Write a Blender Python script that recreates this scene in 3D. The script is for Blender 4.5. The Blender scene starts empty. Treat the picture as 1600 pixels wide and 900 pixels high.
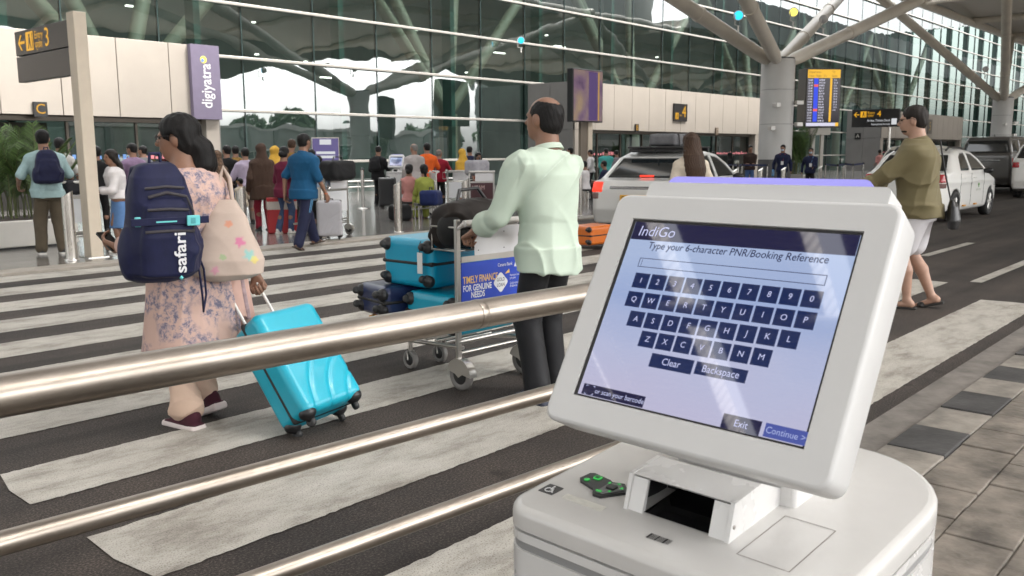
import bpy, math, random
import numpy as np
from mathutils import Vector, Matrix

random.seed(7)
SC = bpy.context.scene
COL = SC.collection

# ------------------------------------------------------------------ camera
FPX, CAM_H = 1385.0, 1.40
PITCH, ROLL, YAW = math.atan(210 / 1385.0), math.radians(0.3), math.radians(41.5)
_fw = np.array([math.cos(YAW) * math.cos(PITCH), math.sin(YAW) * math.cos(PITCH), -math.sin(PITCH)])
_r0 = np.array([math.sin(YAW), -math.cos(YAW), 0.0])
_u0 = np.cross(_r0, _fw)
_R = _r0 * math.cos(ROLL) - _u0 * math.sin(ROLL)
_U = np.cross(_R, _fw)
_C = np.array([0, 0, CAM_H])
cam_d = bpy.data.cameras.new('camera')
cam_d.sensor_width = 36.0
cam_d.lens = FPX / 1600 * 36.0
cam_d.clip_start, cam_d.clip_end = 0.05, 2000.0
cam_d.dof.use_dof = True
cam_d.dof.focus_distance = 2.4
cam_d.dof.aperture_fstop = 13.0
cam = bpy.data.objects.new('camera', cam_d)
COL.objects.link(cam)
cam.matrix_world = Matrix(((_R[0], _U[0], -_fw[0], 0), (_R[1], _U[1], -_fw[1], 0), (_R[2], _U[2], -_fw[2], CAM_H), (0, 0, 0, 1)))
SC.camera = cam

# ------------------------------------------------------------------ sky, sun, exposure
EXPO = 2.40
SUN_EL, SUN_AZ = math.radians(52), math.radians(-62)      # azimuth measured from +X towards +Y
world = bpy.data.worlds.new('World')
SC.world = world
world.use_nodes = True
_nt = world.node_tree
_bg = _nt.nodes['Background']
_sky = _nt.nodes.new('ShaderNodeTexSky')
_sky.sky_type = 'NISHITA'
_sky.sun_disc = False
_sky.sun_elevation = SUN_EL
_sky.sun_rotation = math.pi / 2 - SUN_AZ
_sky.air_density, _sky.dust_density, _sky.ozone_density = 1.4, 4.5, 0.6
_hs = _nt.nodes.new('ShaderNodeHueSaturation')
_hs.inputs['Saturation'].default_value = 0.10
_nt.links.new(_sky.outputs[0], _hs.inputs['Color'])
_nt.links.new(_hs.outputs[0], _bg.inputs['Color'])
_bg.inputs['Strength'].default_value = 0.15
sun_d = bpy.data.lights.new('sun', 'SUN')
sun_d.energy, sun_d.angle, sun_d.color = 0.9, math.radians(15), (1.0, 0.95, 0.88)
sun = bpy.data.objects.new('sun', sun_d)
COL.objects.link(sun)
_sd = Vector((math.cos(SUN_EL) * math.cos(SUN_AZ), math.cos(SUN_EL) * math.sin(SUN_AZ), math.sin(SUN_EL)))
sun.rotation_euler = _sd.to_track_quat('Z', 'Y').to_euler()
SC.view_settings.view_transform = 'Standard'
SC.view_settings.look = 'None'
SC.view_settings.exposure = EXPO
SC.view_settings.gamma = 1.0
SC.render.engine = 'CYCLES'
SC.cycles.use_denoising = True
SC.cycles.max_bounces = 7
SC.cycles.diffuse_bounces = 4
SC.cycles.glossy_bounces = 4
SC.cycles.transmission_bounces = 4
SC.cycles.caustics_reflective = False
SC.cycles.caustics_refractive = False
SC.cycles.sample_clamp_indirect = 6.0

# ------------------------------------------------------------------ layout helpers (photo measurements -> places on the ground)
def _ray(x, y): return _fw * FPX + _R * (x - 800) - _U * (y - 450)
def G(x, y, z=0.0):
    d = _ray(x, y); return _C + d * ((z - CAM_H) / d[2])
def GY(x, y, Y):
    d = _ray(x, y); return _C + d * (Y / d[1])
def GD(x, D, z=0.0):
    """ground point seen in column x at depth D along the view axis"""
    d = _ray(x, 240); p = _C + d * (D / FPX); return np.array([p[0], p[1], z])

# ------------------------------------------------------------------ objects
def tag(o, label=None, cat=None, group=None, kind=None):
    if label: o['label'] = label
    if cat: o['category'] = cat
    if group: o['group'] = group
    if kind: o['kind'] = kind
    return o
def thing(name, label, cat, loc=(0, 0, 0), rz=0.0, group=None):
    o = bpy.data.objects.new(name, None)
    o.empty_display_size = 0.2
    COL.objects.link(o)
    o.location = loc; o.rotation_euler = (0, 0, rz)
    return tag(o, label, cat, group)
def link_mesh(name, me, mat, parent=None):
    o = bpy.data.objects.new(name, me)
    if mat is not None: me.materials.append(mat)
    COL.objects.link(o)
    if parent is not None: o.parent = parent
    return o
def mesh_np(name, V, F, mat, parent=None, smooth=True):
    """V (n,3), F (m,4) quads or (m,3)"""
    me = bpy.data.meshes.new(name)
    V = np.asarray(V, np.float32); F = np.asarray(F, np.int32)
    n, k = F.shape
    me.vertices.add(len(V)); me.vertices.foreach_set('co', V.ravel())
    me.loops.add(n * k); me.loops.foreach_set('vertex_index', F.ravel())
    me.polygons.add(n); me.polygons.foreach_set('loop_start', np.arange(0, n * k, k, dtype=np.int32))
    me.polygons.foreach_set('use_smooth', np.full(n, smooth))
    me.update(calc_edges=True); me.validate()
    return link_mesh(name, me, mat, parent)
def copy_tree(o, parent=None):
    c = o.copy(); COL.objects.link(c)
    if parent is not None: c.parent = parent
    for ch in o.children: copy_tree(ch, c)
    return c

class MB:
    """collects simple shapes, then builds ONE mesh object"""
    def __init__(s): s.v, s.f, s.sm = [], [], []
    def add(s, V, F, smooth=False, mtx=None):
        b = len(s.v)
        for p in V:
            p = Vector(p)
            s.v.append(tuple(mtx @ p) if mtx is not None else tuple(p))
        for f in F:
            s.f.append(tuple(b + i for i in f)); s.sm.append(smooth)
        return s
    def box(s, x0, x1, y0, y1, z0, z1, mtx=None):
        V = [(x, y, z) for z in (z0, z1) for y in (y0, y1) for x in (x0, x1)]
        return s.add(V, [(0, 2, 3, 1), (4, 5, 7, 6), (0, 1, 5, 4), (2, 6, 7, 3), (0, 4, 6, 2), (1, 3, 7, 5)], False, mtx)
    def quad(s, a, b, c, d): return s.add([a, b, c, d], [(0, 1, 2, 3)])
    def tube(s, pts, r, seg=12, mtx=None, caps=True):
        pts = [Vector(p) for p in pts]
        rs = r if isinstance(r, (list, tuple)) else [r] * len(pts)
        V, F = [], []
        up = None
        for i, p in enumerate(pts):
            t = ((pts[i + 1] - p) if i < len(pts) - 1 else (p - pts[i - 1])).normalized()
            if 0 < i < len(pts) - 1: t = ((p - pts[i - 1]).normalized() + (pts[i + 1] - p).normalized()).normalized()
            if up is None:
                up = Vector((0, 0, 1)) if abs(t.z) < 0.9 else Vector((1, 0, 0))
            a = t.cross(up).normalized(); up = a.cross(t).normalized()
            for k in range(seg):
                q = 2 * math.pi * k / seg
                V.append(p + (a * math.cos(q) + up * math.sin(q)) * rs[i])
        for i in range(len(pts) - 1):
            for k in range(seg):
                F.append((i * seg + k, i * seg + (k + 1) % seg, (i + 1) * seg + (k + 1) % seg, (i + 1) * seg + k))
        s.add(V, F, True, mtx)
        if caps:
            s.add([V[k] for k in range(seg)], [tuple(range(seg))], False, mtx)
            s.add([V[-seg + k] for k in range(seg)], [tuple(reversed(range(seg)))], False, mtx)
        return s
    def lathe(s, prof, seg=24, mtx=None, smooth=True):
        """prof: (r, z) pairs, around z"""
        V = [(r * math.cos(2 * math.pi * k / seg), r * math.sin(2 * math.pi * k / seg), z) for r, z in prof for k in range(seg)]
        F = [(i * seg + k, i * seg + (k + 1) % seg, (i + 1) * seg + (k + 1) % seg, (i + 1) * seg + k) for i in range(len(prof) - 1) for k in range(seg)]
        s.add(V, F, smooth, mtx); L = (len(prof) - 1) * seg
        if prof[0][0] > 1e-4: s.add([V[k] for k in range(seg)], [tuple(reversed(range(seg)))], False, mtx)
        if prof[-1][0] > 1e-4: s.add([V[L + k] for k in range(seg)], [tuple(range(seg))], False, mtx)
        return s
    def prism(s, poly, z0, z1, mtx=None, smooth=False):
        n = len(poly)
        V = [(x, y, z0) for x, y in poly] + [(x, y, z1) for x, y in poly]
        s.add(V, [tuple(reversed(range(n))), tuple(range(n, 2 * n))], False, mtx)
        return s.add(V, [(i, (i + 1) % n, n + (i + 1) % n, n + i) for i in range(n)], smooth, mtx)
    def build(s, name, mat, parent=None, bevel=0.0, seg=2, auto=True):
        me = bpy.data.meshes.new(name)
        me.from_pydata(s.v, [], s.f)
        me.polygons.foreach_set('use_smooth', s.sm)
        me.update()
        o = link_mesh(name, me, mat, parent)
        if bevel:
            m = o.modifiers.new('bevel', 'BEVEL'); m.width = bevel; m.segments = seg; m.limit_method = 'ANGLE'; m.angle_limit = math.radians(40)
            m.harden_normals = False
        return o
def frame(o, x, y, z):
    """matrix with columns x,y,z at origin o"""
    return Matrix(((x[0], y[0], z[0], o[0]), (x[1], y[1], z[1], o[1]), (x[2], y[2], z[2], o[2]), (0, 0, 0, 1)))
def rrect(x0, x1, y0, y1, r, n=5):
    P = []
    for cx, cy, a0 in ((x1 - r, y1 - r, 0), (x0 + r, y1 - r, 90), (x0 + r, y0 + r, 180), (x1 - r, y0 + r, 270)):
        for k in range(n + 1):
            a = math.radians(a0 + 90 * k / n); P.append((cx + r * math.cos(a), cy + r * math.sin(a)))
    return P

def text_mesh(name, s, size, mat, parent=None, mtx=None, align='LEFT', shear=0.0, bold=0.0, extrude=0.0, spacing=1.0, xs=1.0):
    cu = bpy.data.curves.new(name, 'FONT')
    cu.body = s; cu.size = size; cu.align_x = align; cu.align_y = 'CENTER'; cu.shear = shear; cu.offset = bold * size
    cu.extrude = extrude; cu.resolution_u = 3; cu.space_character = spacing
    tmp = bpy.data.objects.new(name, cu); COL.objects.link(tmp)
    dg = bpy.context.evaluated_depsgraph_get()
    me = bpy.data.meshes.new_from_object(tmp.evaluated_get(dg))
    bpy.data.objects.remove(tmp); bpy.data.curves.remove(cu)
    me.name = name; me.materials.clear()
    m = (mtx or Matrix()) @ Matrix.Diagonal((xs, 1, 1, 1))
    me.transform(m)
    return link_mesh(name, me, mat, parent)

# ------------------------------------------------------------------ materials
def _new(name):
    m = bpy.data.materials.new(name); m.use_nodes = True
    nt = m.node_tree; return m, nt, nt.nodes['Principled BSDF']
def N(nt, kind, **kw):
    n = nt.nodes.new(kind)
    for k, v in kw.items():
        if k in n.inputs: n.inputs[k].default_value = v
        else: setattr(n, k, v)
    return n
def ramp(nt, fac, stops):
    r = nt.nodes.new('ShaderNodeValToRGB')
    e = r.color_ramp.elements
    while len(e) < len(stops): e.new(0.5)
    for i, (p, c) in enumerate(stops): e[i].position = p; e[i].color = (c[0], c[1], c[2], 1)
    nt.links.new(fac, r.inputs['Fac']); return r
def coords(nt, scale=(1, 1, 1), out='Object'):
    tc = nt.nodes.new('ShaderNodeTexCoord'); mp = nt.nodes.new('ShaderNodeMapping')
    mp.inputs['Scale'].default_value = scale
    nt.links.new(tc.outputs[out], mp.inputs['Vector']); return mp.outputs['Vector']
def add_bump(nt, b, height, strength=0.3, dist=0.01):
    bp = nt.nodes.new('ShaderNodeBump'); bp.inputs['Strength'].default_value = strength; bp.inputs['Distance'].default_value = dist
    nt.links.new(height, bp.inputs['Height']); nt.links.new(bp.outputs['Normal'], b.inputs['Normal']); return bp
_cache = {}
def M(name, c, rough=0.5, metal=0.0, var=0.0, vscale=6.0, bump=0.0, bscale=60.0, bdist=0.003, coat=0.0, spec=0.5, stretch=(1, 1, 1), rvar=0.0, sheen=0.0):
    if name in _cache: return _cache[name]
    m, nt, b = _new(name)
    b.inputs['Roughness'].default_value = rough; b.inputs['Metallic'].default_value = metal
    b.inputs['Coat Weight'].default_value = coat; b.inputs['Specular IOR Level'].default_value = spec
    b.inputs['Base Color'].default_value = (*c, 1)
    if sheen: b.inputs['Sheen Weight'].default_value = sheen
    v = coords(nt, stretch) if (var or bump or rvar) else None
    if var or rvar:
        n = N(nt, 'ShaderNodeTexNoise', Scale=vscale, Detail=4.0, Roughness=0.6); nt.links.new(v, n.inputs['Vector'])
        if var:
            r = ramp(nt, n.outputs['Fac'], [(0.3, [x * (1 - var) for x in c]), (0.7, [min(1, x * (1 + var)) for x in c])])
            nt.links.new(r.outputs['Color'], b.inputs['Base Color'])
        if rvar:
            mr = N(nt, 'ShaderNodeMapRange'); mr.inputs[1].default_value = 0.3; mr.inputs[2].default_value = 0.7
            mr.inputs[3].default_value = max(0.02, rough - rvar); mr.inputs[4].default_value = min(1, rough + rvar)
            nt.links.new(n.outputs['Fac'], mr.inputs[0]); nt.links.new(mr.outputs[0], b.inputs['Roughness'])
    if bump:
        n2 = N(nt, 'ShaderNodeTexNoise', Scale=bscale, Detail=3.0); nt.links.new(v, n2.inputs['Vector'])
        add_bump(nt, b, n2.outputs['Fac'], bump, bdist)
    _cache[name] = m; return m
def lum(name, c, level, rough=0.4, spec=0.5):
    """a surface that gives off light; level = brightness after exposure"""
    if name in _cache: return _cache[name]
    m, nt, b = _new(name)
    b.inputs['Base Color'].default_value = (*[x * 0.02 for x in c], 1); b.inputs['Roughness'].default_value = rough
    b.inputs['Specular IOR Level'].default_value = spec
    b.inputs['Emission Color'].default_value = (*c, 1); b.inputs['Emission Strength'].default_value = level / 2 ** EXPO
    _cache[name] = m; return m
def srgb(r, g, b):
    f = lambda v: (v / 255 / 12.92) if v / 255 <= 0.04045 else ((v / 255 + 0.055) / 1.055) ** 2.4
    return (f(r), f(g), f(b))

# ------------------------------------------------------------------ soft solids: signed distances polygonised with surface nets
def _f3(p): return np.asarray(p, np.float32)
def RC(a, b, ra, rb, k=0.0, sub=False): return dict(t='rc', a=_f3(a), b=_f3(b), ra=ra, rb=rb, k=k, sub=sub)
def EL(c, r, axes=None, k=0.0, sub=False):
    return dict(t='el', c=_f3(c), r=_f3(r), A=np.eye(3, dtype=np.float32) if axes is None else np.asarray(axes, np.float32), k=k, sub=sub)
def BX(c, h, rnd=0.0, axes=None, k=0.0, sub=False):
    return dict(t='bx', c=_f3(c), h=_f3(h), rnd=rnd, A=np.eye(3, dtype=np.float32) if axes is None else np.asarray(axes, np.float32), k=k, sub=sub)
def LF(rows, k=0.0, sub=False, pw=2.0, rnd=0.0):
    """rows: (z, cx, cy, rx, ry): stack of ellipses"""
    return dict(t='lf', rows=np.asarray(sorted(rows), np.float32), k=k, sub=sub, pw=pw, rnd=rnd)
def FN(fn, lo, hi, k=0.0, sub=False): return dict(t='fn', fn=fn, lo=_f3(lo), hi=_f3(hi), k=k, sub=sub)
def _bounds(p):
    if p['t'] == 'rc': 
        r = max(p['ra'], p['rb']); return np.minimum(p['a'], p['b']) - r, np.maximum(p['a'], p['b']) + r
    if p['t'] == 'el': 
        e = np.abs(p['A']) @ p['r']; return p['c'] - e, p['c'] + e
    if p['t'] == 'bx':
        e = np.abs(p['A']) @ p['h']; return p['c'] - e, p['c'] + e
    if p['t'] == 'lf':
        R = p['rows']; return _f3([(R[:, 1] - R[:, 3]).min(), (R[:, 2] - R[:, 4]).min(), R[0, 0]]), _f3([(R[:, 1] + R[:, 3]).max(), (R[:, 2] + R[:, 4]).max(), R[-1, 0]])
    return p['lo'], p['hi']
def _dist(p, X, Y, Z):
    t = p['t']
    if t == 'rc':
        a, b = p['a'], p['b']; d = b - a; L = float(d @ d) + 1e-12
        px, py, pz = X - a[0], Y - a[1], Z - a[2]
        h = np.clip((px * d[0] + py * d[1] + pz * d[2]) / L, 0, 1)
        return np.sqrt((px - h * d[0]) ** 2 + (py - h * d[1]) ** 2 + (pz - h * d[2]) ** 2) - (p['ra'] + (p['rb'] - p['ra']) * h)
    if t in ('el', 'bx'):
        A = p['A']; c = p['c']; px, py, pz = X - c[0], Y - c[1], Z - c[2]
        q = [px * A[0, i] + py * A[1, i] + pz * A[2, i] for i in range(3)]
        if t == 'el':
            r = p['r']; k0 = np.sqrt((q[0] / r[0]) ** 2 + (q[1] / r[1]) ** 2 + (q[2] / r[2]) ** 2)
            k1 = np.sqrt((q[0] / r[0] ** 2) ** 2 + (q[1] / r[1] ** 2) ** 2 + (q[2] / r[2] ** 2) ** 2) + 1e-9
            return np.where(k0 < 1e-3, -r.min(), k0 * (k0 - 1) / k1)
        h = p['h'] - p['rnd']
        w = [np.abs(q[i]) - h[i] for i in range(3)]
        return np.sqrt(sum(np.maximum(v, 0) ** 2 for v in w)) + np.minimum(np.maximum(np.maximum(w[0], w[1]), w[2]), 0) - p['rnd']
    if t == 'lf':
        R = p['rows']; z = Z
        cx, cy, rx, ry = [np.interp(z, R[:, 0], R[:, i]).astype(np.float32) for i in (1, 2, 3, 4)]
        e = p['pw']; 
        k0 = (np.abs((X - cx) / rx) ** e + np.abs((Y - cy) / ry) ** e) ** (1 / e)
        d = (k0 - 1) * np.minimum(rx, ry)
        dz = np.maximum(R[0, 0] - z, z - R[-1, 0])
        q = p['rnd']
        if q: 
            u, w = np.maximum(d + q, 0), np.maximum(dz + q, 0)
            return np.sqrt(u * u + w * w) + np.minimum(np.maximum(d + q, dz + q), 0) - q
        return np.maximum(d, dz)
    return p['fn'](X, Y, Z)
def soft(name, prims, res, mat, parent=None, disp=None, smooth=True):
    """one continuous mesh round the smooth union of prims"""
    lo = np.min([_bounds(p)[0] for p in prims if not p['sub']], 0) - 3 * res
    hi = np.max([_bounds(p)[1] for p in prims if not p['sub']], 0) + 3 * res
    n = np.ceil((hi - lo) / res).astype(int) + 1
    ax = [(lo[i] + res * np.arange(n[i])).astype(np.float32) for i in range(3)]
    D = np.full(n, 1e3, np.float32)
    for p in prims:
        a, b = _bounds(p); m = p['k'] + 2.5 * res + (0.02 if disp else 0)
        i0 = np.clip(np.floor((a - m - lo) / res).astype(int), 0, n - 1); i1 = np.clip(np.ceil((b + m - lo) / res).astype(int) + 1, 1, n)
        if np.any(i1 <= i0): continue
        sl = tuple(slice(i0[i], i1[i]) for i in range(3))
        X, Y, Z = np.meshgrid(*[ax[i][sl[i]] for i in range(3)], indexing='ij', sparse=True)
        d = np.broadcast_to(_dist(p, X, Y, Z), D[sl].shape).astype(np.float32); c = D[sl]; k = p['k']
        if p['sub']: d = -d
        if k > 0:
            h = np.maximum(k - np.abs(c - d), 0) / k
            D[sl] = (np.maximum(c, d) + h * h * k * 0.25) if p['sub'] else (np.minimum(c, d) - h * h * k * 0.25)
        else: D[sl] = np.maximum(c, d) if p['sub'] else np.minimum(c, d)
    if disp is not None:
        X, Y, Z = np.meshgrid(*ax, indexing='ij', sparse=True)
        near = D < 0.06
        D = np.where(near, D + disp(X, Y, Z).astype(np.float32), D)
    for i in range(3):
        s0 = [slice(None)] * 3; s0[i] = 0; D[tuple(s0)] = np.maximum(D[tuple(s0)], res); s0[i] = -1; D[tuple(s0)] = np.maximum(D[tuple(s0)], res)
    V, F = _nets(D, lo, res)
    return mesh_np(name, V, F, mat, parent, smooth)
def _nets(D, lo, res):
    S = D < 0
    n = D.shape
    cnt = np.zeros([k - 1 for k in n], np.int8)
    for dx in (0, 1):
        for dy in (0, 1):
            for dz in (0, 1):
                cnt += S[dx:n[0] - 1 + dx, dy:n[1] - 1 + dy, dz:n[2] - 1 + dz]
    act = (cnt > 0) & (cnt < 8)
    I = np.argwhere(act)
    idx = np.full(act.shape, -1, np.int32); idx[act] = np.arange(len(I))
    P = np.zeros((len(I), 3), np.float32); W = np.zeros(len(I), np.float32)
    corners = [(x, y, z) for x in (0, 1) for y in (0, 1) for z in (0, 1)]
    val = {c: D[I[:, 0] + c[0], I[:, 1] + c[1], I[:, 2] + c[2]] for c in corners}
    for a in corners:
        for k in range(3):
            if a[k]: continue
            b = list(a); b[k] = 1; b = tuple(b)
            va, vb = val[a], val[b]; mk = (va < 0) != (vb < 0)
            t = np.where(mk, va / np.where(mk, va - vb, 1), 0)
            q = np.tile(np.array(a, np.float32), (len(I), 1)); q[:, k] = t
            P += q * mk[:, None]; W += mk
    V = (I + P / np.maximum(W, 1)[:, None]) * res + lo
    Fs = []
    for k in range(3):
        s0 = [slice(None)] * 3; s1 = [slice(None)] * 3
        s0[k] = slice(0, -1); s1[k] = slice(1, None)
        for flip in (False, True):
            E = (S[tuple(s0)] & ~S[tuple(s1)]) if not flip else (~S[tuple(s0)] & S[tuple(s1)])
            e = np.argwhere(E)
            u, w = (k + 1) % 3, (k + 2) % 3
            ok = (e[:, u] > 0) & (e[:, w] > 0) & (e[:, u] < n[u] - 1) & (e[:, w] < n[w] - 1)
            e = e[ok]
            def at(du, dw):
                q = e.copy(); q[:, u] -= du; q[:, w] -= dw; return idx[q[:, 0], q[:, 1], q[:, 2]]
            q = [at(1, 1), at(0, 1), at(0, 0), at(1, 0)]
            if flip: q = q[::-1]
            Fs.append(np.stack(q, 1))
    return V, np.concatenate(Fs)
def poly_sd(P, X, Z):
    """signed distance to a polygon in 2-D"""
    P = np.asarray(P, np.float32); n = len(P)
    d = None; s = None
    for i in range(n):
        a = P[i]; b = P[i - 1]; e = b - a
        wx, wz = X - a[0], Z - a[1]
        t = np.clip((wx * e[0] + wz * e[1]) / (e @ e), 0, 1)
        q = (wx - e[0] * t) ** 2 + (wz - e[1] * t) ** 2
        c1, c2, c3 = Z >= a[1], Z < b[1], e[0] * wz > e[1] * wx
        fl = (c1 & c2 & c3) | (~c1 & ~c2 & ~c3)
        if d is None: d, s = q, np.where(fl, -1.0, 1.0)
        else: d = np.minimum(d, q); s = np.where(fl, -s, s)
    return s * np.sqrt(d)
def smax(a, b, k):
    h = np.maximum(k - np.abs(a - b), 0) / k
    return np.maximum(a, b) + h * h * k * 0.25
# ================================================================== ground
def asphalt():
    m, nt, b = _new('asphalt')
    v = coords(nt)
    f = N(nt, 'ShaderNodeTexNoise', Scale=105.0, Detail=4.0, Roughness=0.75); nt.links.new(v, f.inputs['Vector'])
    g = N(nt, 'ShaderNodeTexNoise', Scale=1.3, Detail=6.0, Roughness=0.65); nt.links.new(v, g.inputs['Vector'])
    vo = N(nt, 'ShaderNodeTexVoronoi', Scale=95.0); nt.links.new(v, vo.inputs['Vector'])
    r1 = ramp(nt, f.outputs['Fac'], [(0.30, (0.011, 0.009, 0.008)), (0.50, (0.036, 0.0295, 0.026)), (0.72, (0.145, 0.126, 0.11))])
    r2 = ramp(nt, g.outputs['Fac'], [(0.3, (0.62, 0.62, 0.64)), (0.66, (1.25, 1.2, 1.16))])
    mx = N(nt, 'ShaderNodeMix', data_type='RGBA', blend_type='MULTIPLY'); mx.inputs[0].default_value = 1
    nt.links.new(r1.outputs[0], mx.inputs[6]); nt.links.new(r2.outputs[0], mx.inputs[7])
    r3 = ramp(nt, vo.outputs['Distance'], [(0.0, (1.9, 1.8, 1.7)), (0.28, (1, 1, 1))])
    sp = N(nt, 'ShaderNodeTexNoise', Scale=9.0, Detail=2.0); nt.links.new(v, sp.inputs['Vector'])
    mr = N(nt, 'ShaderNodeMapRange'); mr.inputs[1].default_value = 0.55; mr.inputs[2].default_value = 0.75; nt.links.new(sp.outputs['Fac'], mr.inputs[0])
    mx2 = N(nt, 'ShaderNodeMix', data_type='RGBA', blend_type='MULTIPLY'); nt.links.new(mr.outputs[0], mx2.inputs[0])
    nt.links.new(mx.outputs[2], mx2.inputs[6]); nt.links.new(r3.outputs[0], mx2.inputs[7])
    # dark oil spots
    oil = N(nt, 'ShaderNodeTexNoise', Scale=2.6, Detail=3.0); nt.links.new(v, oil.inputs['Vector'])
    ro = ramp(nt, oil.outputs['Fac'], [(0.66, (1, 1, 1)), (0.72, (0.45, 0.43, 0.42))])
    mx3 = N(nt, 'ShaderNodeMix', data_type='RGBA', blend_type='MULTIPLY'); mx3.inputs[0].default_value = 1
    nt.links.new(mx2.outputs[2], mx3.inputs[6]); nt.links.new(ro.outputs[0], mx3.inputs[7])
    ty = N(nt, 'ShaderNodeTexNoise', Scale=1.0, Detail=3.0); nt.links.new(coords(nt, (.10, 2.6, 1)), ty.inputs['Vector'])
    rt = ramp(nt, ty.outputs['Fac'], [(.36, (.62, .61, .60)), (.50, (1, 1, 1)), (.66, (1.22, 1.2, 1.18))])
    mx4 = N(nt, 'ShaderNodeMix', data_type='RGBA', blend_type='MULTIPLY'); mx4.inputs[0].default_value = 1
    nt.links.new(mx3.outputs[2], mx4.inputs[6]); nt.links.new(rt.outputs[0], mx4.inputs[7])
    nt.links.new(mx4.outputs[2], b.inputs['Base Color'])
    b.inputs['Roughness'].default_value = 0.78; b.inputs['Specular IOR Level'].default_value = 0.35
    add_bump(nt, b, f.outputs['Fac'], 0.55, 0.006)
    return m
def road_paint():
    m, nt, b = _new('road_paint')
    v = coords(nt, (1, 2.2, 1)); v2 = coords(nt)
    n1 = N(nt, 'ShaderNodeTexNoise', Scale=2.2, Detail=9.0, Roughness=0.72); nt.links.new(v, n1.inputs['Vector'])
    n2 = N(nt, 'ShaderNodeTexNoise', Scale=150.0, Detail=2.0); nt.links.new(v2, n2.inputs['Vector'])
    r = ramp(nt, n1.outputs['Fac'], [(0.29, (0.15, 0.13, 0.11)), (0.40, (0.30, 0.275, 0.24)), (0.5, (0.42, 0.395, 0.35)), (0.68, (0.52, 0.495, 0.45))])
    r2 = ramp(nt, n2.outputs['Fac'], [(0.30, (0.30, 0.28, 0.26)), (0.46, (1, 1, 1))])
    mx = N(nt, 'ShaderNodeMix', data_type='RGBA', blend_type='MULTIPLY'); mx.inputs[0].default_value = 0.8
    nt.links.new(r.outputs[0], mx.inputs[6]); nt.links.new(r2.outputs[0], mx.inputs[7])
    # tyre scuffs and cracks
    n3 = N(nt, 'ShaderNodeTexNoise', Scale=3.7, Detail=10.0, Roughness=0.8); nt.links.new(coords(nt, (0.7, 3, 1)), n3.inputs['Vector'])
    r3 = ramp(nt, n3.outputs['Fac'], [(0.33, (0.32, 0.29, 0.25)), (0.40, (1, 1, 1))])
    mx2 = N(nt, 'ShaderNodeMix', data_type='RGBA', blend_type='MULTIPLY'); mx2.inputs[0].default_value = 0.75
    nt.links.new(mx.outputs[2], mx2.inputs[6]); nt.links.new(r3.outputs[0], mx2.inputs[7])
    nt.links.new(mx2.outputs[2], b.inputs['Base Color'])
    b.inputs['Roughness'].default_value = 0.62
    add_bump(nt, b, n2.outputs['Fac'], 0.4, 0.004)
    return m
def stone_tiles(name, c, sx, sy, rough, var, joint=0.006, off=0.5, jc=0.35):
    m, nt, b = _new(name)
    v = coords(nt)
    br = N(nt, 'ShaderNodeTexBrick'); nt.links.new(v, br.inputs['Vector'])
    br.inputs['Scale'].default_value = 1.0; br.inputs['Brick Width'].default_value = sx; br.inputs['Row Height'].default_value = sy
    br.inputs['Mortar Size'].default_value = joint; br.inputs['Mortar Smooth'].default_value = 0.1; br.offset = off
    br.inputs['Color1'].default_value = (*[x * (1 - var) for x in c], 1); br.inputs['Color2'].default_value = (*[x * (1 + var) for x in c], 1)
    br.inputs['Mortar'].default_value = (*[x * jc for x in c], 1)
    n = N(nt, 'ShaderNodeTexNoise', Scale=3.0, Detail=8.0, Roughness=0.7); nt.links.new(v, n.inputs['Vector'])
    r = ramp(nt, n.outputs['Fac'], [(0.3, (0.7, 0.7, 0.7)), (0.7, (1.2, 1.18, 1.15))])
    mx = N(nt, 'ShaderNodeMix', data_type='RGBA', blend_type='MULTIPLY'); mx.inputs[0].default_value = 1
    nt.links.new(br.outputs['Color'], mx.inputs[6]); nt.links.new(r.outputs[0], mx.inputs[7])
    nt.links.new(mx.outputs[2], b.inputs['Base Color'])
    mr = N(nt, 'ShaderNodeMapRange'); mr.inputs[3].default_value = rough * 0.7; mr.inputs[4].default_value = min(1, rough * 1.3)
    nt.links.new(n.outputs['Fac'], mr.inputs[0]); nt.links.new(mr.outputs[0], b.inputs['Roughness'])
    nn = N(nt, 'ShaderNodeMath', operation='MULTIPLY'); nt.links.new(br.outputs['Fac'], nn.inputs[0]); nn.inputs[1].default_value = -1
    add_bump(nt, b, nn.outputs[0], 0.5, 0.01)
    return m
MAT_PAINT = road_paint()
g = MB().box(-300, 500, -300, 300, -0.3, 0.0).build('road', asphalt()); tag(g, kind='structure')

# far plaza in front of the terminal, with its flush granite kerb
PZ = 0.03
pl = MB().box(-60, 200, 11.75, 60, -0.2, PZ).build('plaza_floor', stone_tiles('plaza_granite', (0.19, 0.182, 0.172), 1.2, 0.6, 0.16, 0.12, 0.004)); tag(pl, kind='structure')
kb = MB().box(-60, 200, 11.33, 11.747, -0.2, PZ + 0.004).build('plaza_kerb', M('kerb_stone', (0.30, 0.27, 0.23), 0.6, var=0.25, vscale=3, bump=0.3, bscale=40), bevel=0.006); tag(kb, kind='structure')
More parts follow.
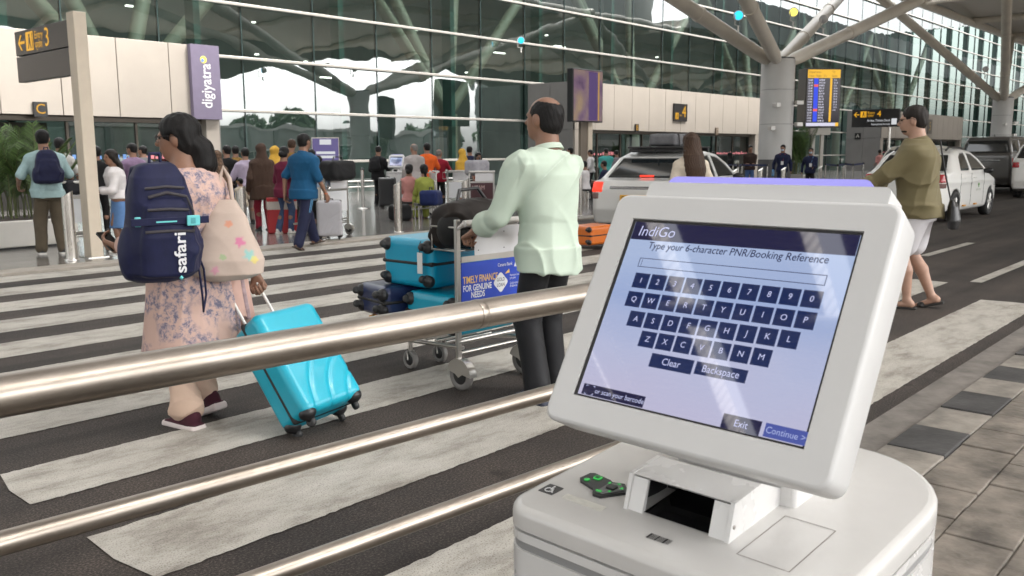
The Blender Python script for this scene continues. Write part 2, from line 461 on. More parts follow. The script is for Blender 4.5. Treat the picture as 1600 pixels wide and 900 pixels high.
# near pavement: kerb stones then pavers
rr = random.Random(3)
kerb_mb = (MB(), MB())
for k in range(-60, 130):
    x = 4.23 + 0.42 * k
    kerb_mb[k % 2].box(x, x + 0.412, 1.10, 1.36, -0.1, 0.022 + rr.uniform(-.005, .005))
for mb_, mt_ in ((kerb_mb[0], M('kerb_black', (0.045, 0.043, 0.042), 0.7, var=.45, vscale=5, bump=.4, bscale=30, bdist=.008)), (kerb_mb[1], M('kerb_pale', (0.20, 0.18, 0.155), 0.75, var=.45, vscale=4, bump=.5, bscale=30, bdist=.008))):
    o = mb_.build('pavement_kerb', mt_, bevel=0.006); tag(o, kind='structure')
pv = MB(); yy = 1.095
row = 0
while yy > -5:
    h = 0.235; xx = -8 + (0.16 if row % 2 else 0)
    while xx < 30:
        w = 0.32
        pv.box(xx, xx + w - 0.004, yy - h + 0.004, yy, -0.1, 0.016 + rr.uniform(-.005, .005)); xx += w
    yy -= h; row += 1
o = pv.build('pavement', M('paver_slate', (0.155, 0.134, 0.112), 0.7, var=0.55, vscale=5.1, bump=0.7, bscale=22, bdist=0.010), bevel=0.006); tag(o, kind='structure')
gr = MB().box(-60, 200, -30, 1.3, -0.1, 0.004).build('pavement_bed', M('joint_sand', (0.17, 0.155, 0.135), 0.9)); tag(gr, kind='structure')
# a strip of dusty concrete gutter along the kerb
o = MB().box(-60, 200, 1.365, 1.56, -0.1, 0.008).build('gutter_strip', M('gutter', (0.15, 0.135, 0.12), 0.8, var=0.4, vscale=4, bump=0.5, bscale=60)); tag(o, kind='structure')

# zebra crossing: seven wide bars along X with slightly ragged ends
def bar(x0, x1, y0, y1, seed):
    r = random.Random(seed); n = int((x1 - x0) / 0.025)
    V, F = [], []
    for i in range(n + 1):
        t = x0 + (x1 - x0) * i / n
        j0 = r.uniform(-.0045, .0045); j1 = r.uniform(-.0045, .0045)
        e = 0.03 if i in (0, n) else 0.0
        V += [(t + r.uniform(-e, e), y0 + j0, 0), (t + r.uniform(-e, e), (y0 + y1) / 2, 0), (t + r.uniform(-e, e), y1 + j1, 0)]
    for i in range(n):
        a = 3 * i
        F += [(a, a + 3, a + 4, a + 1), (a + 1, a + 4, a + 5, a + 2)]
    me = bpy.data.meshes.new('crossing_stripe'); me.from_pydata(V, [], F); me.update()
    o = link_mesh('crossing_stripe', me, MAT_PAINT); o.location.z = 0.004
    tag(o, kind='structure')
for i, (y0, y1, xe) in enumerate(((1.68, 2.17, 9.2), (2.74, 3.24, 10.2), (3.73, 4.20, 9.6), (4.74, 5.22, 10.4), (5.72, 6.22, 10.2), (6.69, 7.23, 10.4), (7.68, 8.26, 10.5), (8.71, 9.28, 10.6), (9.71, 10.29, 10.7), (10.75, 11.28, 10.9))):
    bar(1.31 + 0.03 * math.sin(i * 5), xe, y0, y1, i)
for x0, x1, y in ((12.6, 14.9, 3.72), (19.2, 21.5, 3.72), (26, 28.3, 3.72), (13.4, 15.7, 6.85), (20, 22.3, 6.85), (10.4, 26.0, 2.52)):
    o = MB().quad((x0, y - .06, .004), (x1, y - .06, .004), (x1, y + .06, .004), (x0, y + .06, .004)).build('lane_line', MAT_PAINT); tag(o, kind='structure')

# ================================================================== terminal building
FY = 26.0                        # glass plane
PY_ = 23.2                       # front plane of the entrance portals
def facade_glass():
    m = bpy.data.materials.new('green_reflective_glass'); m.use_nodes = True
    nt = m.node_tree; nt.nodes.clear()
    out = nt.nodes.new('ShaderNodeOutputMaterial')
    tr = N(nt, 'ShaderNodeBsdfTransparent'); tr.inputs[0].default_value = (0.44, 0.53, 0.50, 1)
    gl = N(nt, 'ShaderNodeBsdfGlossy'); gl.inputs['Color'].default_value = (0.88, 0.92, 0.93, 1); gl.inputs['Roughness'].default_value = 0.015
    v = coords(nt, (1, 1, 1))
    n = N(nt, 'ShaderNodeTexNoise', Scale=0.55, Detail=1.5); nt.links.new(v, n.inputs['Vector'])
    bp = nt.nodes.new('ShaderNodeBump'); bp.inputs['Strength'].default_value = 0.06; bp.inputs['Distance'].default_value = 0.22
    nt.links.new(n.outputs['Fac'], bp.inputs['Height']); nt.links.new(bp.outputs['Normal'], gl.inputs['Normal'])
    mx = nt.nodes.new('ShaderNodeMixShader'); mx.inputs[0].default_value = 0.28
    nt.links.new(tr.outputs[0], mx.inputs[1]); nt.links.new(gl.outputs[0], mx.inputs[2]); nt.links.new(mx.outputs[0], out.inputs['Surface'])
    return m
M_GLASS = facade_glass()
M_TRANSOM = M('transom_alu', (0.36, 0.34, 0.31), 0.4, metal=0.4, var=0.08)
M_MULL = M('mullion_dark', (0.03, 0.05, 0.047), 0.3, metal=0.3)
M_FIN = M('glass_fin', (0.10, 0.19, 0.17), 0.2)
FX0, FX1, FZ = -22.0, 125.0, 17.0
term = thing('terminal_building', 'terminal behind the plaza with a tall green reflective glass wall', 'building', (40, FY, 0))
def tb(mb, name, mat, **k):
    o = mb.build(name, mat, None, **k); o.parent = term; o.matrix_parent_inverse = Matrix.Translation((-40, -FY, 0)); return o
mx0 = 19.1 - 2.8 * 14
gw = MB()
k = 0
while mx0 + 2.8 * k < FX1:
    x0 = mx0 + 2.8 * k
    gw.quad((x0 + .012, FY, 0), (x0 + 2.788, FY, 0), (x0 + 2.788, FY, FZ), (x0 + .012, FY, FZ)); k += 1
tb(gw, 'glass_wall', M_GLASS)
for i in range(10):
    z = 1.16 + 1.66 * i
    tb(MB().box(mx0, FX1, FY - 0.16, FY - 0.02, z - 0.045, z + 0.045), 'transom', M_TRANSOM, bevel=0.012)
for i in range(k):
    x0 = mx0 + 2.8 * i
    tb(MB().box(x0 - 0.02, x0 + 0.02, FY - 0.018, FY + 0.10, 0, FZ), 'mullion', M_MULL)
    if i % 2 == 0:
        tb(MB().box(x0 + 1.30, x0 + 1.52, FY + 0.25, FY + 0.75, 0, FZ), 'glass_fin', M_FIN)
M_IN = M('interior_wall', (0.20, 0.225, 0.215), 0.7, var=0.5, vscale=0.15)
tb(MB().box(FX0, FX1, 40, 40.3, 0, FZ), 'interior_wall', M_IN)
tb(MB().box(FX0, FX1, FY + .2, 40, 0.0, 0.035), 'interior_floor', M('interior_floor', (0.32, 0.32, 0.31), 0.25))
tb(MB().box(FX0, FX1, FY + .05, 40, FZ, FZ + .4), 'ceiling', M('interior_ceiling', (0.35, 0.36, 0.35), 0.8))
M_PIPE_IN = M('interior_pipe', (0.40, 0.38, 0.31), 0.5)
for j, xb in enumerate((14, 29, 44, 59, 74, 89)):
    for dx, dy in ((-5.5, 0), (5.5, 0), (-2, 3), (2.5, 3)):
        tb(MB().tube([(xb, 29.5, 3.2), (xb + dx * 1.5, 29.5 + dy, 12.5)], 0.26, 10), 'interior_brace', M_PIPE_IN)
    tb(MB().tube([(xb, 29.5, 0), (xb, 29.5, 3.2)], 0.42, 14), 'interior_column', M_PIPE_IN)
M_LAMP = lum('interior_lamp', (1.0, 0.97, 0.86), 7.0)
rl = random.Random(11)
for i in range(26):
    x = rl.uniform(16, 70); z = rl.choice((4.6, 5.0, 5.6, 6.0, 7.4, 8.2)); y = rl.uniform(31, 38)
    w = rl.choice((0.12, 0.12, 0.5, 0.9))
    tb(MB().box(x, x + w, y, y + 0.16, z, z + 0.06), 'ceiling_light', M_LAMP)

# ---- entrance portals: beige panelled boxes standing out from the glass
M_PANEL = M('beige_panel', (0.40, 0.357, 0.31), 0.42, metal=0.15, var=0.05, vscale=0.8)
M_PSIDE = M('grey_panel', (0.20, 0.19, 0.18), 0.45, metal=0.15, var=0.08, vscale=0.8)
M_DARK = M('dark_gap', (0.02, 0.02, 0.02), 0.7)
M_FRAME = M('bronze_frame', (0.10, 0.085, 0.07), 0.4, metal=0.5)
def door_glass():
    m = bpy.data.materials.new('door_glass'); m.use_nodes = True
    nt = m.node_tree; nt.nodes.clear(); out = nt.nodes.new('ShaderNodeOutputMaterial')
    tr = N(nt, 'ShaderNodeBsdfTransparent'); tr.inputs[0].default_value = (0.55, 0.66, 0.63, 1)
    gl = N(nt, 'ShaderNodeBsdfGlossy'); gl.inputs['Roughness'].default_value = 0.01
    mx = nt.nodes.new('ShaderNodeMixShader'); mx.inputs[0].default_value = 0.22
    nt.links.new(tr.outputs[0], mx.inputs[1]); nt.links.new(gl.outputs[0], mx.inputs[2]); nt.links.new(mx.outputs[0], out.inputs['Surface'])
    return m
M_DOORG = door_glass()
M_STICK = M('pink_manifestation', (0.75, 0.25, 0.28), 0.6)
def portal(x0, x1, label, deco=False):
    W = x1 - x0; zb, zt = 2.40, 4.40; D = FY - PY_ - 0.2
    t = thing('entrance_portal', label, 'entrance', (x0, PY_, PZ))
    zb -= PZ; zt -= PZ
    p = MB(); n = round(W / 1.41)
    for i in range(n):
        a, b = W * i / n, W * (i + 1) / n
        p.box(a + .010, b - .010, 0, 0.06, zb, zt)
    p.build('fascia_panel', M_PANEL, t, bevel=0.006)
    MB().box(0.03, W - .03, 0.055, D, zb + .02, zt - .02).build('fascia_core', M_DARK, t)
    for i in range(2):
        a, b = 0.08 + (D - .1) * i / 2, 0.08 + (D - .1) * (i + 1) / 2
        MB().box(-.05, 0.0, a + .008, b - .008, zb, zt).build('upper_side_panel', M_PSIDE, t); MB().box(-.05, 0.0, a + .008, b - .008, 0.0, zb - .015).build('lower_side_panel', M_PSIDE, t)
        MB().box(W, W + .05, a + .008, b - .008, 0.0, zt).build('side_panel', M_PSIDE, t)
    for xa in (0.02, W - 0.42):
        MB().box(xa, xa + 0.40, 0.02, 0.42, 0.0, zb - .004).build('pillar', M_PANEL, t, bevel=0.006)
    MB().box(0.42, W - .42, 0.25, 0.75, zb - 0.13, zb - .004).build('door_header', M_FRAME, t)
    nb = max(3, round((W - .84) / 1.9)); bw = (W - .84) / nb
    for i in range(nb + 1):
        xm = 0.42 + bw * i
        if 0 < i < nb: MB().box(xm - .03, xm + .03, 0.45, 0.55, 0, zb - .135).build('door_post', M_FRAME, t)
    for i in range(nb):
        if i % 4 == 2: continue          # open doorway
        a = 0.42 + bw * i + .035; b = 0.42 + bw * (i + 1) - .035
        d = MB().box(a, b, 0.49, 0.51, 0.02, zb - .14).build('glass_door', M_DOORG, t)
        st = MB(); q = a + .05
        while q < b - .1:
            st.box(q, q + .09, 0.482, 0.486, 1.28, 1.28 + rl.uniform(.06, .15)); q += rl.uniform(.12, .2)
        st.build('door_sticker', M_STICK if not deco else M('blue_sticker', (0.12, 0.25, 0.55), 0.6) if i % 2 else M_STICK, d)
    for i in range(nb):
        if i % 4 != 2: continue
        a = 0.42 + bw * i
        MB().box(a + .04, a + bw - .04, 1.6, 1.64, 0, zb - .14).build('inner_door', M('inner_door', (0.055, 0.05, 0.045), 0.5), t)
    return t
portal(-3.4, 13.72, 'wide beige panelled entrance box at the left end of the glass wall', True)
portal(30.3, 47.4, 'wide beige panelled entrance box beside the round column, showing its grey flank')
portal(67.0, 87.4, 'distant beige panelled entrance box behind the man in the olive shirt')

# ================================================================== roof and its tree columns
RZ = 10.0
def soffit():
    m, nt, b = _new('ribbed_soffit')
    b.inputs['Base Color'].default_value = (0.74, 0.71, 0.66, 1); b.inputs['Roughness'].default_value = 0.55
    v = coords(nt)
    w = N(nt, 'ShaderNodeTexWave', Scale=1.6, bands_direction='X'); nt.links.new(v, w.inputs['Vector'])
    add_bump(nt, b, w.outputs['Fac'], 0.8, 0.05)
    return m
M_SOFF = soffit()
M_STEEL_P = M('cream_pipe', (0.70, 0.65, 0.57), 0.42, var=0.10, vscale=1.2, rvar=0.08)
roof = thing('canopy_roof', 'high ribbed canopy roof carried over the road by branching pipe columns', 'roof', (40, 0, RZ))
def rf(mb, name, mat, **k):
    o = mb.build(name, mat, None, **k); o.parent = roof; o.matrix_parent_inverse = Matrix.Translation((-40, 0, -RZ)); return o
R0, R1 = -13.0, 18.2
xs = [30.5 + 15.9 + 10.6 * i for i in range(-9, 22)]
panels = []
for xa in xs[:-1]:
    if xa >= 14: panels.append((xa, xa + 10.6 - 0.06))
for i, (xa, xb) in enumerate(panels):
    ny = 12
    V, F = [], []
    for j in range(ny + 1):
        y = R0 + ((15.2 if xa < 52 else R1) - R0) * j / ny
        for u in (0, .25, .5, .75, 1):
            x = xa + (xb - xa) * u
            z = RZ + 0.30 + 0.35 * math.sin(math.pi * u) + 0.5 * math.cos(2 * math.pi * (x - 56) / 38) * max(0, (-(y) - 2) / 18)
            V.append((x, y, z))
    top = [(x, y, z + 0.5) for x, y, z in V]
    nV = len(V)
    for j in range(ny):
        for u in range(4):
            a = j * 5 + u
            F.append((a, a + 1, a + 6, a + 5)); F.append((nV + a, nV + a + 5, nV + a + 6, nV + a + 1))
    for j in range(ny):
        for u, fl in ((0, 0), (4, 1)):
            a = j * 5 + u; f = (a, a + 5, nV + a + 5, nV + a); F.append(f if fl else f[::-1])
    for u in range(4):
        F.append((u + 1, u, nV + u, nV + u + 1)); a = ny * 5 + u; F.append((a, a + 1, nV + a + 1, nV + a))
    mb = MB(); mb.add(V + top, F, False)
    rf(mb, 'roof_panel', M_SOFF)
for j in range(10):                      # towards the left the roof is made of strips along the road with skylight slots between
    y0 = R0 + 2.75 * j; y1 = y0 + 2.15
    V = [(x_, y, RZ + .30 + .12 * math.sin(math.pi * u) + dz_) for dz_ in (0, .4) for x_ in (xs[0], 14.0) for u, y in ((0, y0), (.5, (y0 + y1) / 2), (1, y1))]
    mb = MB().add(V, [(0, 3, 4, 1), (1, 4, 5, 2), (6, 7, 10, 9), (7, 8, 11, 10), (0, 6, 9, 3), (2, 5, 11, 8), (0, 1, 7, 6), (1, 2, 8, 7), (3, 9, 10, 4), (4, 10, 11, 5)])
    rf(mb, 'roof_strip', M_SOFF)
M_SKY_SHIELD = M('sky_shield_grey', (.42, .43, .42), .7)  # added wall, stops the upper glass from mirroring open sky
rf(MB().box(14, 56.9, 15.26, 15.56, RZ + .25, RZ + 3.2), 'sky_shield_wall', M_SKY_SHIELD)
rf(MB().box(56.9, 215, R1 + .06, R1 + .36, RZ + .25, RZ + 3.2), 'sky_shield_wall', M_SKY_SHIELD)
# arched fringe added on the road-side edge to outline the mirrored sky
val = MB(); n = 380
for i in range(n):
    xa = -60 + 330 * i / n; xb = xa + 330 / n
    f = lambda x: RZ + 0.2 - 3.4 * (1 - abs(math.cos(math.pi * (x - 56) / 38)) ** 0.8) 
    V = [(xa, R0 - .1, f(xa)), (xb, R0 - .1, f(xb)), (xb, R0 - .1, RZ + .9), (xa, R0 - .1, RZ + .9), (xa, R0 + .1, f(xa)), (xb, R0 + .1, f(xb)), (xb, R0 + .1, RZ + .9), (xa, R0 + .1, RZ + .9)]
    val.add(V, [(0, 1, 2, 3), (5, 4, 7, 6), (1, 0, 4, 5), (3, 2, 6, 7)])
rf(val, 'added_valance', M('added_valance_grey', (0.22, 0.21, 0.2), 0.6))
for xa in xs:
    rf(MB().tube([(xa - .4, R0, RZ + .1), (xa - .4, R1, RZ + .1)], 0.2, 10), 'edge_beam', M_STEEL_P)
rf(MB().tube([(-50, 11, RZ), (260, 11, RZ)], 0.22, 10), 'long_beam', M_STEEL_P)
rf(MB().tube([(-50, 17.7, RZ), (260, 17.7, RZ)], 0.24, 10), 'long_beam', M_STEEL_P)

M_COLUMN = M('column_cladding', (0.58, 0.57, 0.555), 0.45, metal=0.0, var=0.05, vscale=0.9)
M_FLOODB = M('floodlight_body', (0.62, 0.60, 0.57), 0.4, metal=0.3)
def column(cx, label, cy=14.3):
    t = thing('branching_column', label, 'column', (cx, cy, PZ), 0, 'branching columns carrying the canopy roof')
    z0, z1 = 0.0, 4.62
    for a, b in ((0.0, 1.10), (1.112, 2.35), (2.362, 3.55), (3.562, 4.62)):
        MB().lathe([(0.585, a), (0.585, b)], 48).build('cladding_ring' if a else 'base_ring', M_COLUMN if a else M('column_base', (0.12, 0.12, 0.12), 0.4), t)
    MB().lathe([(0.56, 0), (0.56, 4.66), (0.3, 4.7)], 32).build('core', M_DARK, t)
    for k in range(12):
        pass
    for sx, sy in ((1, 1), (1, -1), (-1, 1), (-1, -1)):
        a = Vector((sx * .30, sy * .12, 4.5)); b = Vector((sx * 15.9, sy * 3.4, RZ - PZ + .05))
        d = b - a
        br = MB().tube([a, a + d * .02, a + d * .04, a + d * .97, b], [0.10, 0.20, 0.235, 0.235, 0.15], 16).build('branch', M_STEEL_P, t)
        cl = MB()
        for f in (.24, .55, .8):
            q = a + d * f; cl.tube([q - d.normalized() * .06, q + d.normalized() * .06], 0.262, 16)
        cl.build('clamp', M_STEEL_P, br)
    for k, (ang, z) in enumerate(((205, 3.0), (285, 3.1), (300, 2.35), (195, 2.2))):
        q = math.radians(ang); u = Vector((math.cos(q), math.sin(q), 0))
        c = u * .78 + Vector((0, 0, z))
        MB().box(-.13, .13, -.08, .08, -.07, .07, mtx=Matrix.Translation(c) @ Matrix.Rotation(q + .6, 4, 'Z')).tube([u * .56 + Vector((0, 0, z)), c], .025, 8).build('spotlight', M_FLOODB, t, bevel=.012)
    return t
column(30.5, 'nearer round pale column with four cream pipe branches, beside the flight board')
column(62.3, 'far round pale column with pipe branches at the right edge')
column(-1.3, 'round column with pipe branches behind the left of the view, seen only mirrored')

def floodlight(name, px, py, Y, glow, label, on):
    p = GY(px, py, Y)
    t = thing(name, label, 'light', p, 0, None)
    look = (Vector((0, 0, CAM_H)) - Vector(p)).normalized()
    q = look.to_track_quat('Z', 'Y').to_matrix().to_4x4()
    MB().lathe([(0.08, -.24), (0.13, -.18), (0.155, 0.0), (0.155, .02)], 20, mtx=q).build('housing', M_FLOODB, t)
    if on: MB().lathe([(0.13, .022), (0.09, .04), (0.0, .05)], 20, mtx=q).build('lens', glow, t)
    else: MB().lathe([(0.13, .022), (0.09, .04), (0.0, .05)], 20, mtx=q).build('lens', M('clear_lens', (.5, .5, .5), .15), t)
    MB().tube([(-.22, 0, 0), (-.22, 0, -.3), (.22, 0, -.3), (.22, 0, 0)], .018, 8).tube([(0, 0, -.3), (0, 0, -.5)], .03, 8).build('bracket', M_FLOODB, t)
floodlight('floodlight', 1154, 24, 13.2, lum('blue_beam', (0.03, 0.62, 1.0), 1.6), 'floodlight glowing bright cyan blue beside a roof pipe', True)
floodlight('floodlight', 1240, 19, 13.2, lum('yellow_beam', (1.0, 0.88, 0.15), 1.7), 'floodlight glowing yellow between the column branches', True)
floodlight('floodlight', 814, 63, 25.2, lum('blue_beam', (0, 0, 0), 1), 'small blue lit floodlight fixed to the glass wall over the balding man', True)
floodlight('floodlight', 1287, 30, 13.0, None, 'unlit white floodlight on the long right hand branch of the nearer column', False)
floodlight('floodlight', 1540, 108, 13.0, None, 'unlit floodlight where pipes meet above the far column', False)

# ================================================================== across the road behind the camera (seen mirrored in the glass)
M_FARB = M('far_concrete', (0.16, 0.17, 0.16), 0.7, var=0.2, vscale=.3)
bl = thing('added_far_block', 'long dark block added across the road behind the viewer to darken the mirrored glass', 'building', (130, -48, 0))  # added block, keeps bright sky out of the right part of the reflection
MB().box(-17, 260, -8, 8, 0, 22).build('wall', M_FARB, bl)
for i in range(5):
    MB().box(-17.05, 260.05, 8.0, 8.3, 2.5 + 4 * i, 3.6 + 4 * i).build('parapet', M('far_parapet', (.30, .29, .27), .7), bl)
def leaf_mat(name, c):
    m, nt, b = _new(name)
    oi = nt.nodes.new('ShaderNodeObjectInfo'); gm = nt.nodes.new('ShaderNodeNewGeometry')
    r = ramp(nt, gm.outputs['Random Per Island'], [(0.0, [x * .5 for x in c]), (1.0, [x * 1.5 for x in c])])
    nt.links.new(r.outputs[0], b.inputs['Base Color']); b.inputs['Roughness'].default_value = 0.5
    return m
M_LEAF = leaf_mat('leaf_green', (0.045, 0.085, 0.03))
M_BARK = M('bark', (0.10, 0.075, 0.05), 0.9)
def far_tree(x, y, h, seed, label):
    r = random.Random(seed)
    t = thing('tree', label, 'tree', (x, y, 0), 0, 'trees across the road behind the viewer')
    MB().tube([(0, 0, 0), (0.1, 0, h * .35), (0, .1, h * .6)], [.22, .16, .08], 8).build('trunk', M_BARK, t)
    V, F = [], []
    for i in range(700):
        u = Vector((r.gauss(0, 1), r.gauss(0, 1), r.gauss(0, 1))).normalized() * r.uniform(.5, 1) ** .6
        c = Vector((u.x * h * .42, u.y * h * .42, h * .64 + u.z * h * .36))
        a = Vector((r.gauss(0, 1), r.gauss(0, 1), r.gauss(0, 1))).normalized() * .45; b_ = a.cross(Vector((r.gauss(0, 1), r.gauss(0, 1), r.gauss(0, 1)))).normalized() * .3
        k = len(V); V += [c - a, c + b_, c + a, c - b_]; F.append((k, k + 1, k + 2, k + 3))
    me = bpy.data.meshes.new('crown'); me.from_pydata(V, [], F); me.update(); link_mesh('crown', me, M_LEAF, t)
MB().box(-8, 8, -.3, .3, 0, 1) if False else None
wl = thing('added_far_wall', 'long grey wall added across the road behind the viewer to darken the mirrored view', 'wall', (60, -40, 0))  # added wall, covers the bright gap under the trees in the reflection
MB().box(-110, 30, -.4, .4, 0, 4.2).build('wall', M('far_wall_grey', (.23, .235, .22), .8, var=.3, vscale=.25), wl)
MB().box(-110, 30, -.6, .6, 4.2, 4.6).build('coping', M('far_wall_cap', (.34, .33, .31), .7), wl)
for i in range(24): MB().box(-108 + 5.8 * i, -107.5 + 5.8 * i, .4, .7, 0, 4.19).build('rib', M('far_wall_rib', (.12, .13, .12), .8), wl)
wg = thing('added_end_block', 'dark block added out of view past the far end of the forecourt to darken the mirrored glass', 'building', (205, -20, 0))  # added block outside the view, hides bright sky from grazing reflections
MB().box(-8, 8, -60, 45.8, 0, 26).build('wall', M('end_block_dark', (.05, .07, .065), .3), wg)
for i in range(5): MB().box(-8.3, -8.0, -60, 45.8, 3 + 4 * i, 3.5 + 4 * i).build('band', M('far_parapet', (0, 0, 0)), wg)
for i in range(14):
    far_tree(24 + i * 6.2 + rl.uniform(-2, 2), -46 + rl.uniform(-4, 4), rl.uniform(4.5, 7.5), i, 'bushy roadside tree across the road, mirrored low in the glass')
# ================================================================== steel handrail
def brushed():
    m, nt, b = _new('brushed_steel')
    b.inputs['Base Color'].default_value = (0.60, 0.545, 0.49, 1); b.inputs['Metallic'].default_value = 1
    v = coords(nt, (1.0, 60, 60))
    n = N(nt, 'ShaderNodeTexNoise', Scale=3.0, Detail=4.0, Roughness=0.6); nt.links.new(v, n.inputs['Vector'])
    mr = N(nt, 'ShaderNodeMapRange'); mr.inputs[3].default_value = 0.28; mr.inputs[4].default_value = 0.42
    nt.links.new(n.outputs['Fac'], mr.inputs[0]); nt.links.new(mr.outputs[0], b.inputs['Roughness'])
    n2 = N(nt, 'ShaderNodeTexNoise', Scale=4.0, Detail=6.0, Roughness=0.7); nt.links.new(coords(nt, (1, 4, 4)), n2.inputs['Vector'])
    r = ramp(nt, n2.outputs['Fac'], [(0.35, (0.27, 0.235, 0.20)), (0.6, (0.38, 0.335, 0.29))])
    nt.links.new(r.outputs[0], b.inputs['Base Color'])
    return m
M_RAIL = brushed()
M_CHROME = M('bright_steel', (0.62, 0.60, 0.57), 0.22, metal=1.0, var=0.06, rvar=0.05)
t = thing('handrail', 'three bar brushed steel handrail crossing the near edge of the crossing', 'handrail', (1.0, 1.56, 0))
def rail(x0, x1, z, r):
    f = lambda x: 1.64 - 0.078 * (x - 0.52) - 1.56
    L = [x0 + (x1 - x0) * i / 12 for i in range(13)]
    MB().tube([(x - 1.0, f(x), z) for x in L], r, 28).build('rail', M_RAIL, t)
rail(-2.5, 2.62, 0.992, 0.0375); rail(-2.5, 2.6, 0.731, 0.0222); rail(-2.5, 2.6, 0.495, 0.0225)
for x in (-2.4, 2.45):
    y = 1.64 - 0.078 * (x - 0.52) - 1.56
    MB().tube([(x - 1, y, 0), (x - 1, y, .954)], 0.026, 16).lathe([(0.07, 0), (0.07, .012), (0.03, .02)], 20, mtx=Matrix.Translation((x - 1, y, 0.004))).build('post', M_RAIL, t)
MB().lathe([(0.0378, -.012), (0.0385, -.01), (0.0385, .01), (0.0378, .012)], 24, mtx=Matrix.Translation((0.62, 1.64 - .078 * 1.1 - 1.56, .992)) @ Matrix.Rotation(math.pi / 2, 4, 'Y')).build('joint_sleeve', M_RAIL, t)

# ================================================================== self service kiosk in the foreground
# local frame: X = to the right along the screen, Y = away from the user (back), Z up
KW = math.radians(-92.72)
kx = Vector((math.cos(KW), math.sin(KW), 0)); ky = Vector((-math.sin(KW), math.cos(KW), 0))
KO = Vector((1.083, 0.722, 0))              # below the screen's top-left corner
kiosk = thing('self_service_kiosk', 'white self service kiosk with a tilted touch screen and keyboard page, in the foreground', 'kiosk', KO, KW)
def glossy_white(name, c, rough, bump=0.0):
    return M(name, c, rough, var=0.03, vscale=9, coat=0.15, rvar=0.02)
M_KW = glossy_white('kiosk_white', (0.63, 0.622, 0.612), 0.28)
M_KT = glossy_white('kiosk_top', (0.56, 0.548, 0.532), 0.24)
M_KG = M('kiosk_gap', (0.05, 0.05, 0.05), 0.6)
M_KGREY = M('kiosk_grey_strip', (0.27, 0.27, 0.27), 0.35)
M_BLACK = M('satin_black', (0.012, 0.012, 0.013), 0.35)
M_BLACKG = M('gloss_black', (0.006, 0.006, 0.007), 0.06)
# --- body: rounded plan, with a lid that slopes up to the back
x0, x1, y0, y1 = -0.074, 0.403, -0.205, 0.262
def plan(inset=0.0, n=8):
    P = []
    for cx, cy, r, a0 in ((x1, y1, .16, 0), (x0, y1, .16, 90), (x0, y0, .045, 180), (x1, y0, .045, 270)):
        sx = -1 if cx == x1 else 1; sy = -1 if cy == y1 else 1
        ccx, ccy = cx + sx * r, cy + sy * r
        for k in range(n + 1):
            a = math.radians(a0 + 90 * k / n); P.append((ccx + (r - inset) * math.cos(a), ccy + (r - inset) * math.sin(a)))
    return P
zt = lambda y: 0.915 + 0.088 * (y + 0.19)
def slab(name, inset, dz_lo, dz_hi, mat, parent, rnd=0.0, flat_lo=None):
    V, F = [], []
    rings = []
    if flat_lo is not None: rings.append((inset, None))
    else: rings.append((inset, dz_lo))
    if rnd:
        for k in range(5):
            a = math.pi / 2 * k / 4; rings.append((inset + rnd * (1 - math.cos(a)), dz_hi - rnd + rnd * math.sin(a)))
    else: rings.append((inset, dz_hi))
    n = 0
    for ins, dz in rings:
        P = plan(ins); n = len(P)
        for (px, py) in P: V.append((px, py, flat_lo if dz is None else zt(py) + dz))
    for i in range(len(rings) - 1):
        for k in range(n): F.append((i * n + k, i * n + (k + 1) % n, (i + 1) * n + (k + 1) % n, (i + 1) * n + k))
    mb = MB(); mb.add(V, F, True); b = len(rings) - 1
    mb.add([V[b * n + k] for k in range(n)], [tuple(range(n))], False)
    mb.add([V[k] for k in range(n)], [tuple(reversed(range(n)))], False)
    return mb.build(name, mat, parent)
lid = slab('lid', 0.0, -0.030, 0.0, M_KT, kiosk, 0.012)
slab('lid_gap', 0.006, -0.034, -0.0305, M_KG, kiosk)
slab('collar', 0.001, -0.047, -0.0345, M_KW, kiosk)
slab('accent_strip', 0.004, -0.060, -0.0475, M_KGREY, kiosk)
body = slab('body', 0.001, 0, -0.0605, M_KW, kiosk, 0.0, flat_lo=0.03)
slab('plinth', 0.02, 0, -0.9, M_BLACK, kiosk, 0.0, flat_lo=0.0) if False else None
MB().prism(plan(0.02), 0.016, 0.03).build('plinth', M_BLACK, kiosk)
# service door in the right side and its handle slot
MB().box(x1 - .001, x1 + .0015, -0.12, 0.10, 0.10, 0.83).build('service_door', M_KW, kiosk, bevel=0.001)
hs = MB(); hs.prism(rrect(-.012, .012, -.05, .05, .011), 0, .003, mtx=frame((x1 + .0016, 0.075, 0.79), (0, 1, 0), (0, 0, 1), (1, 0, 0)))
hs.build('door_handle', M_BLACK, kiosk)
MB().prism(rrect(-.0095, .0095, -.047, .047, .009), 0, .006, mtx=frame((x1 + .0022, 0.079, 0.787), (0, 1, 0), (0, 0, 1), (1, 0, 0))).build('handle_flap', M_KW, kiosk, bevel=.001)

def top_frame(x, y, dz=0.0):
    """frame lying on the sloping lid"""
    return frame((x, y, zt(y) + dz), (1, 0, 0), (0, math.cos(.088), math.sin(.088)), (0, -math.sin(.088), math.cos(.088)))
def Ktop(px, py):
    """photo point -> (x, y) on the lid plane in the kiosk frame"""
    d = Vector(_ray(px, py)); o = Vector((0, 0, CAM_H)) - KO
    L = Vector((d.dot(kx), d.dot(ky), d.z)); O = Vector((o.dot(kx), o.dot(ky), o.z))
    t = (0.915 + .088 * (O.y + .19) - O.z) / (L.z - .088 * L.y)
    return O.x + L.x * t, O.y + L.y * t
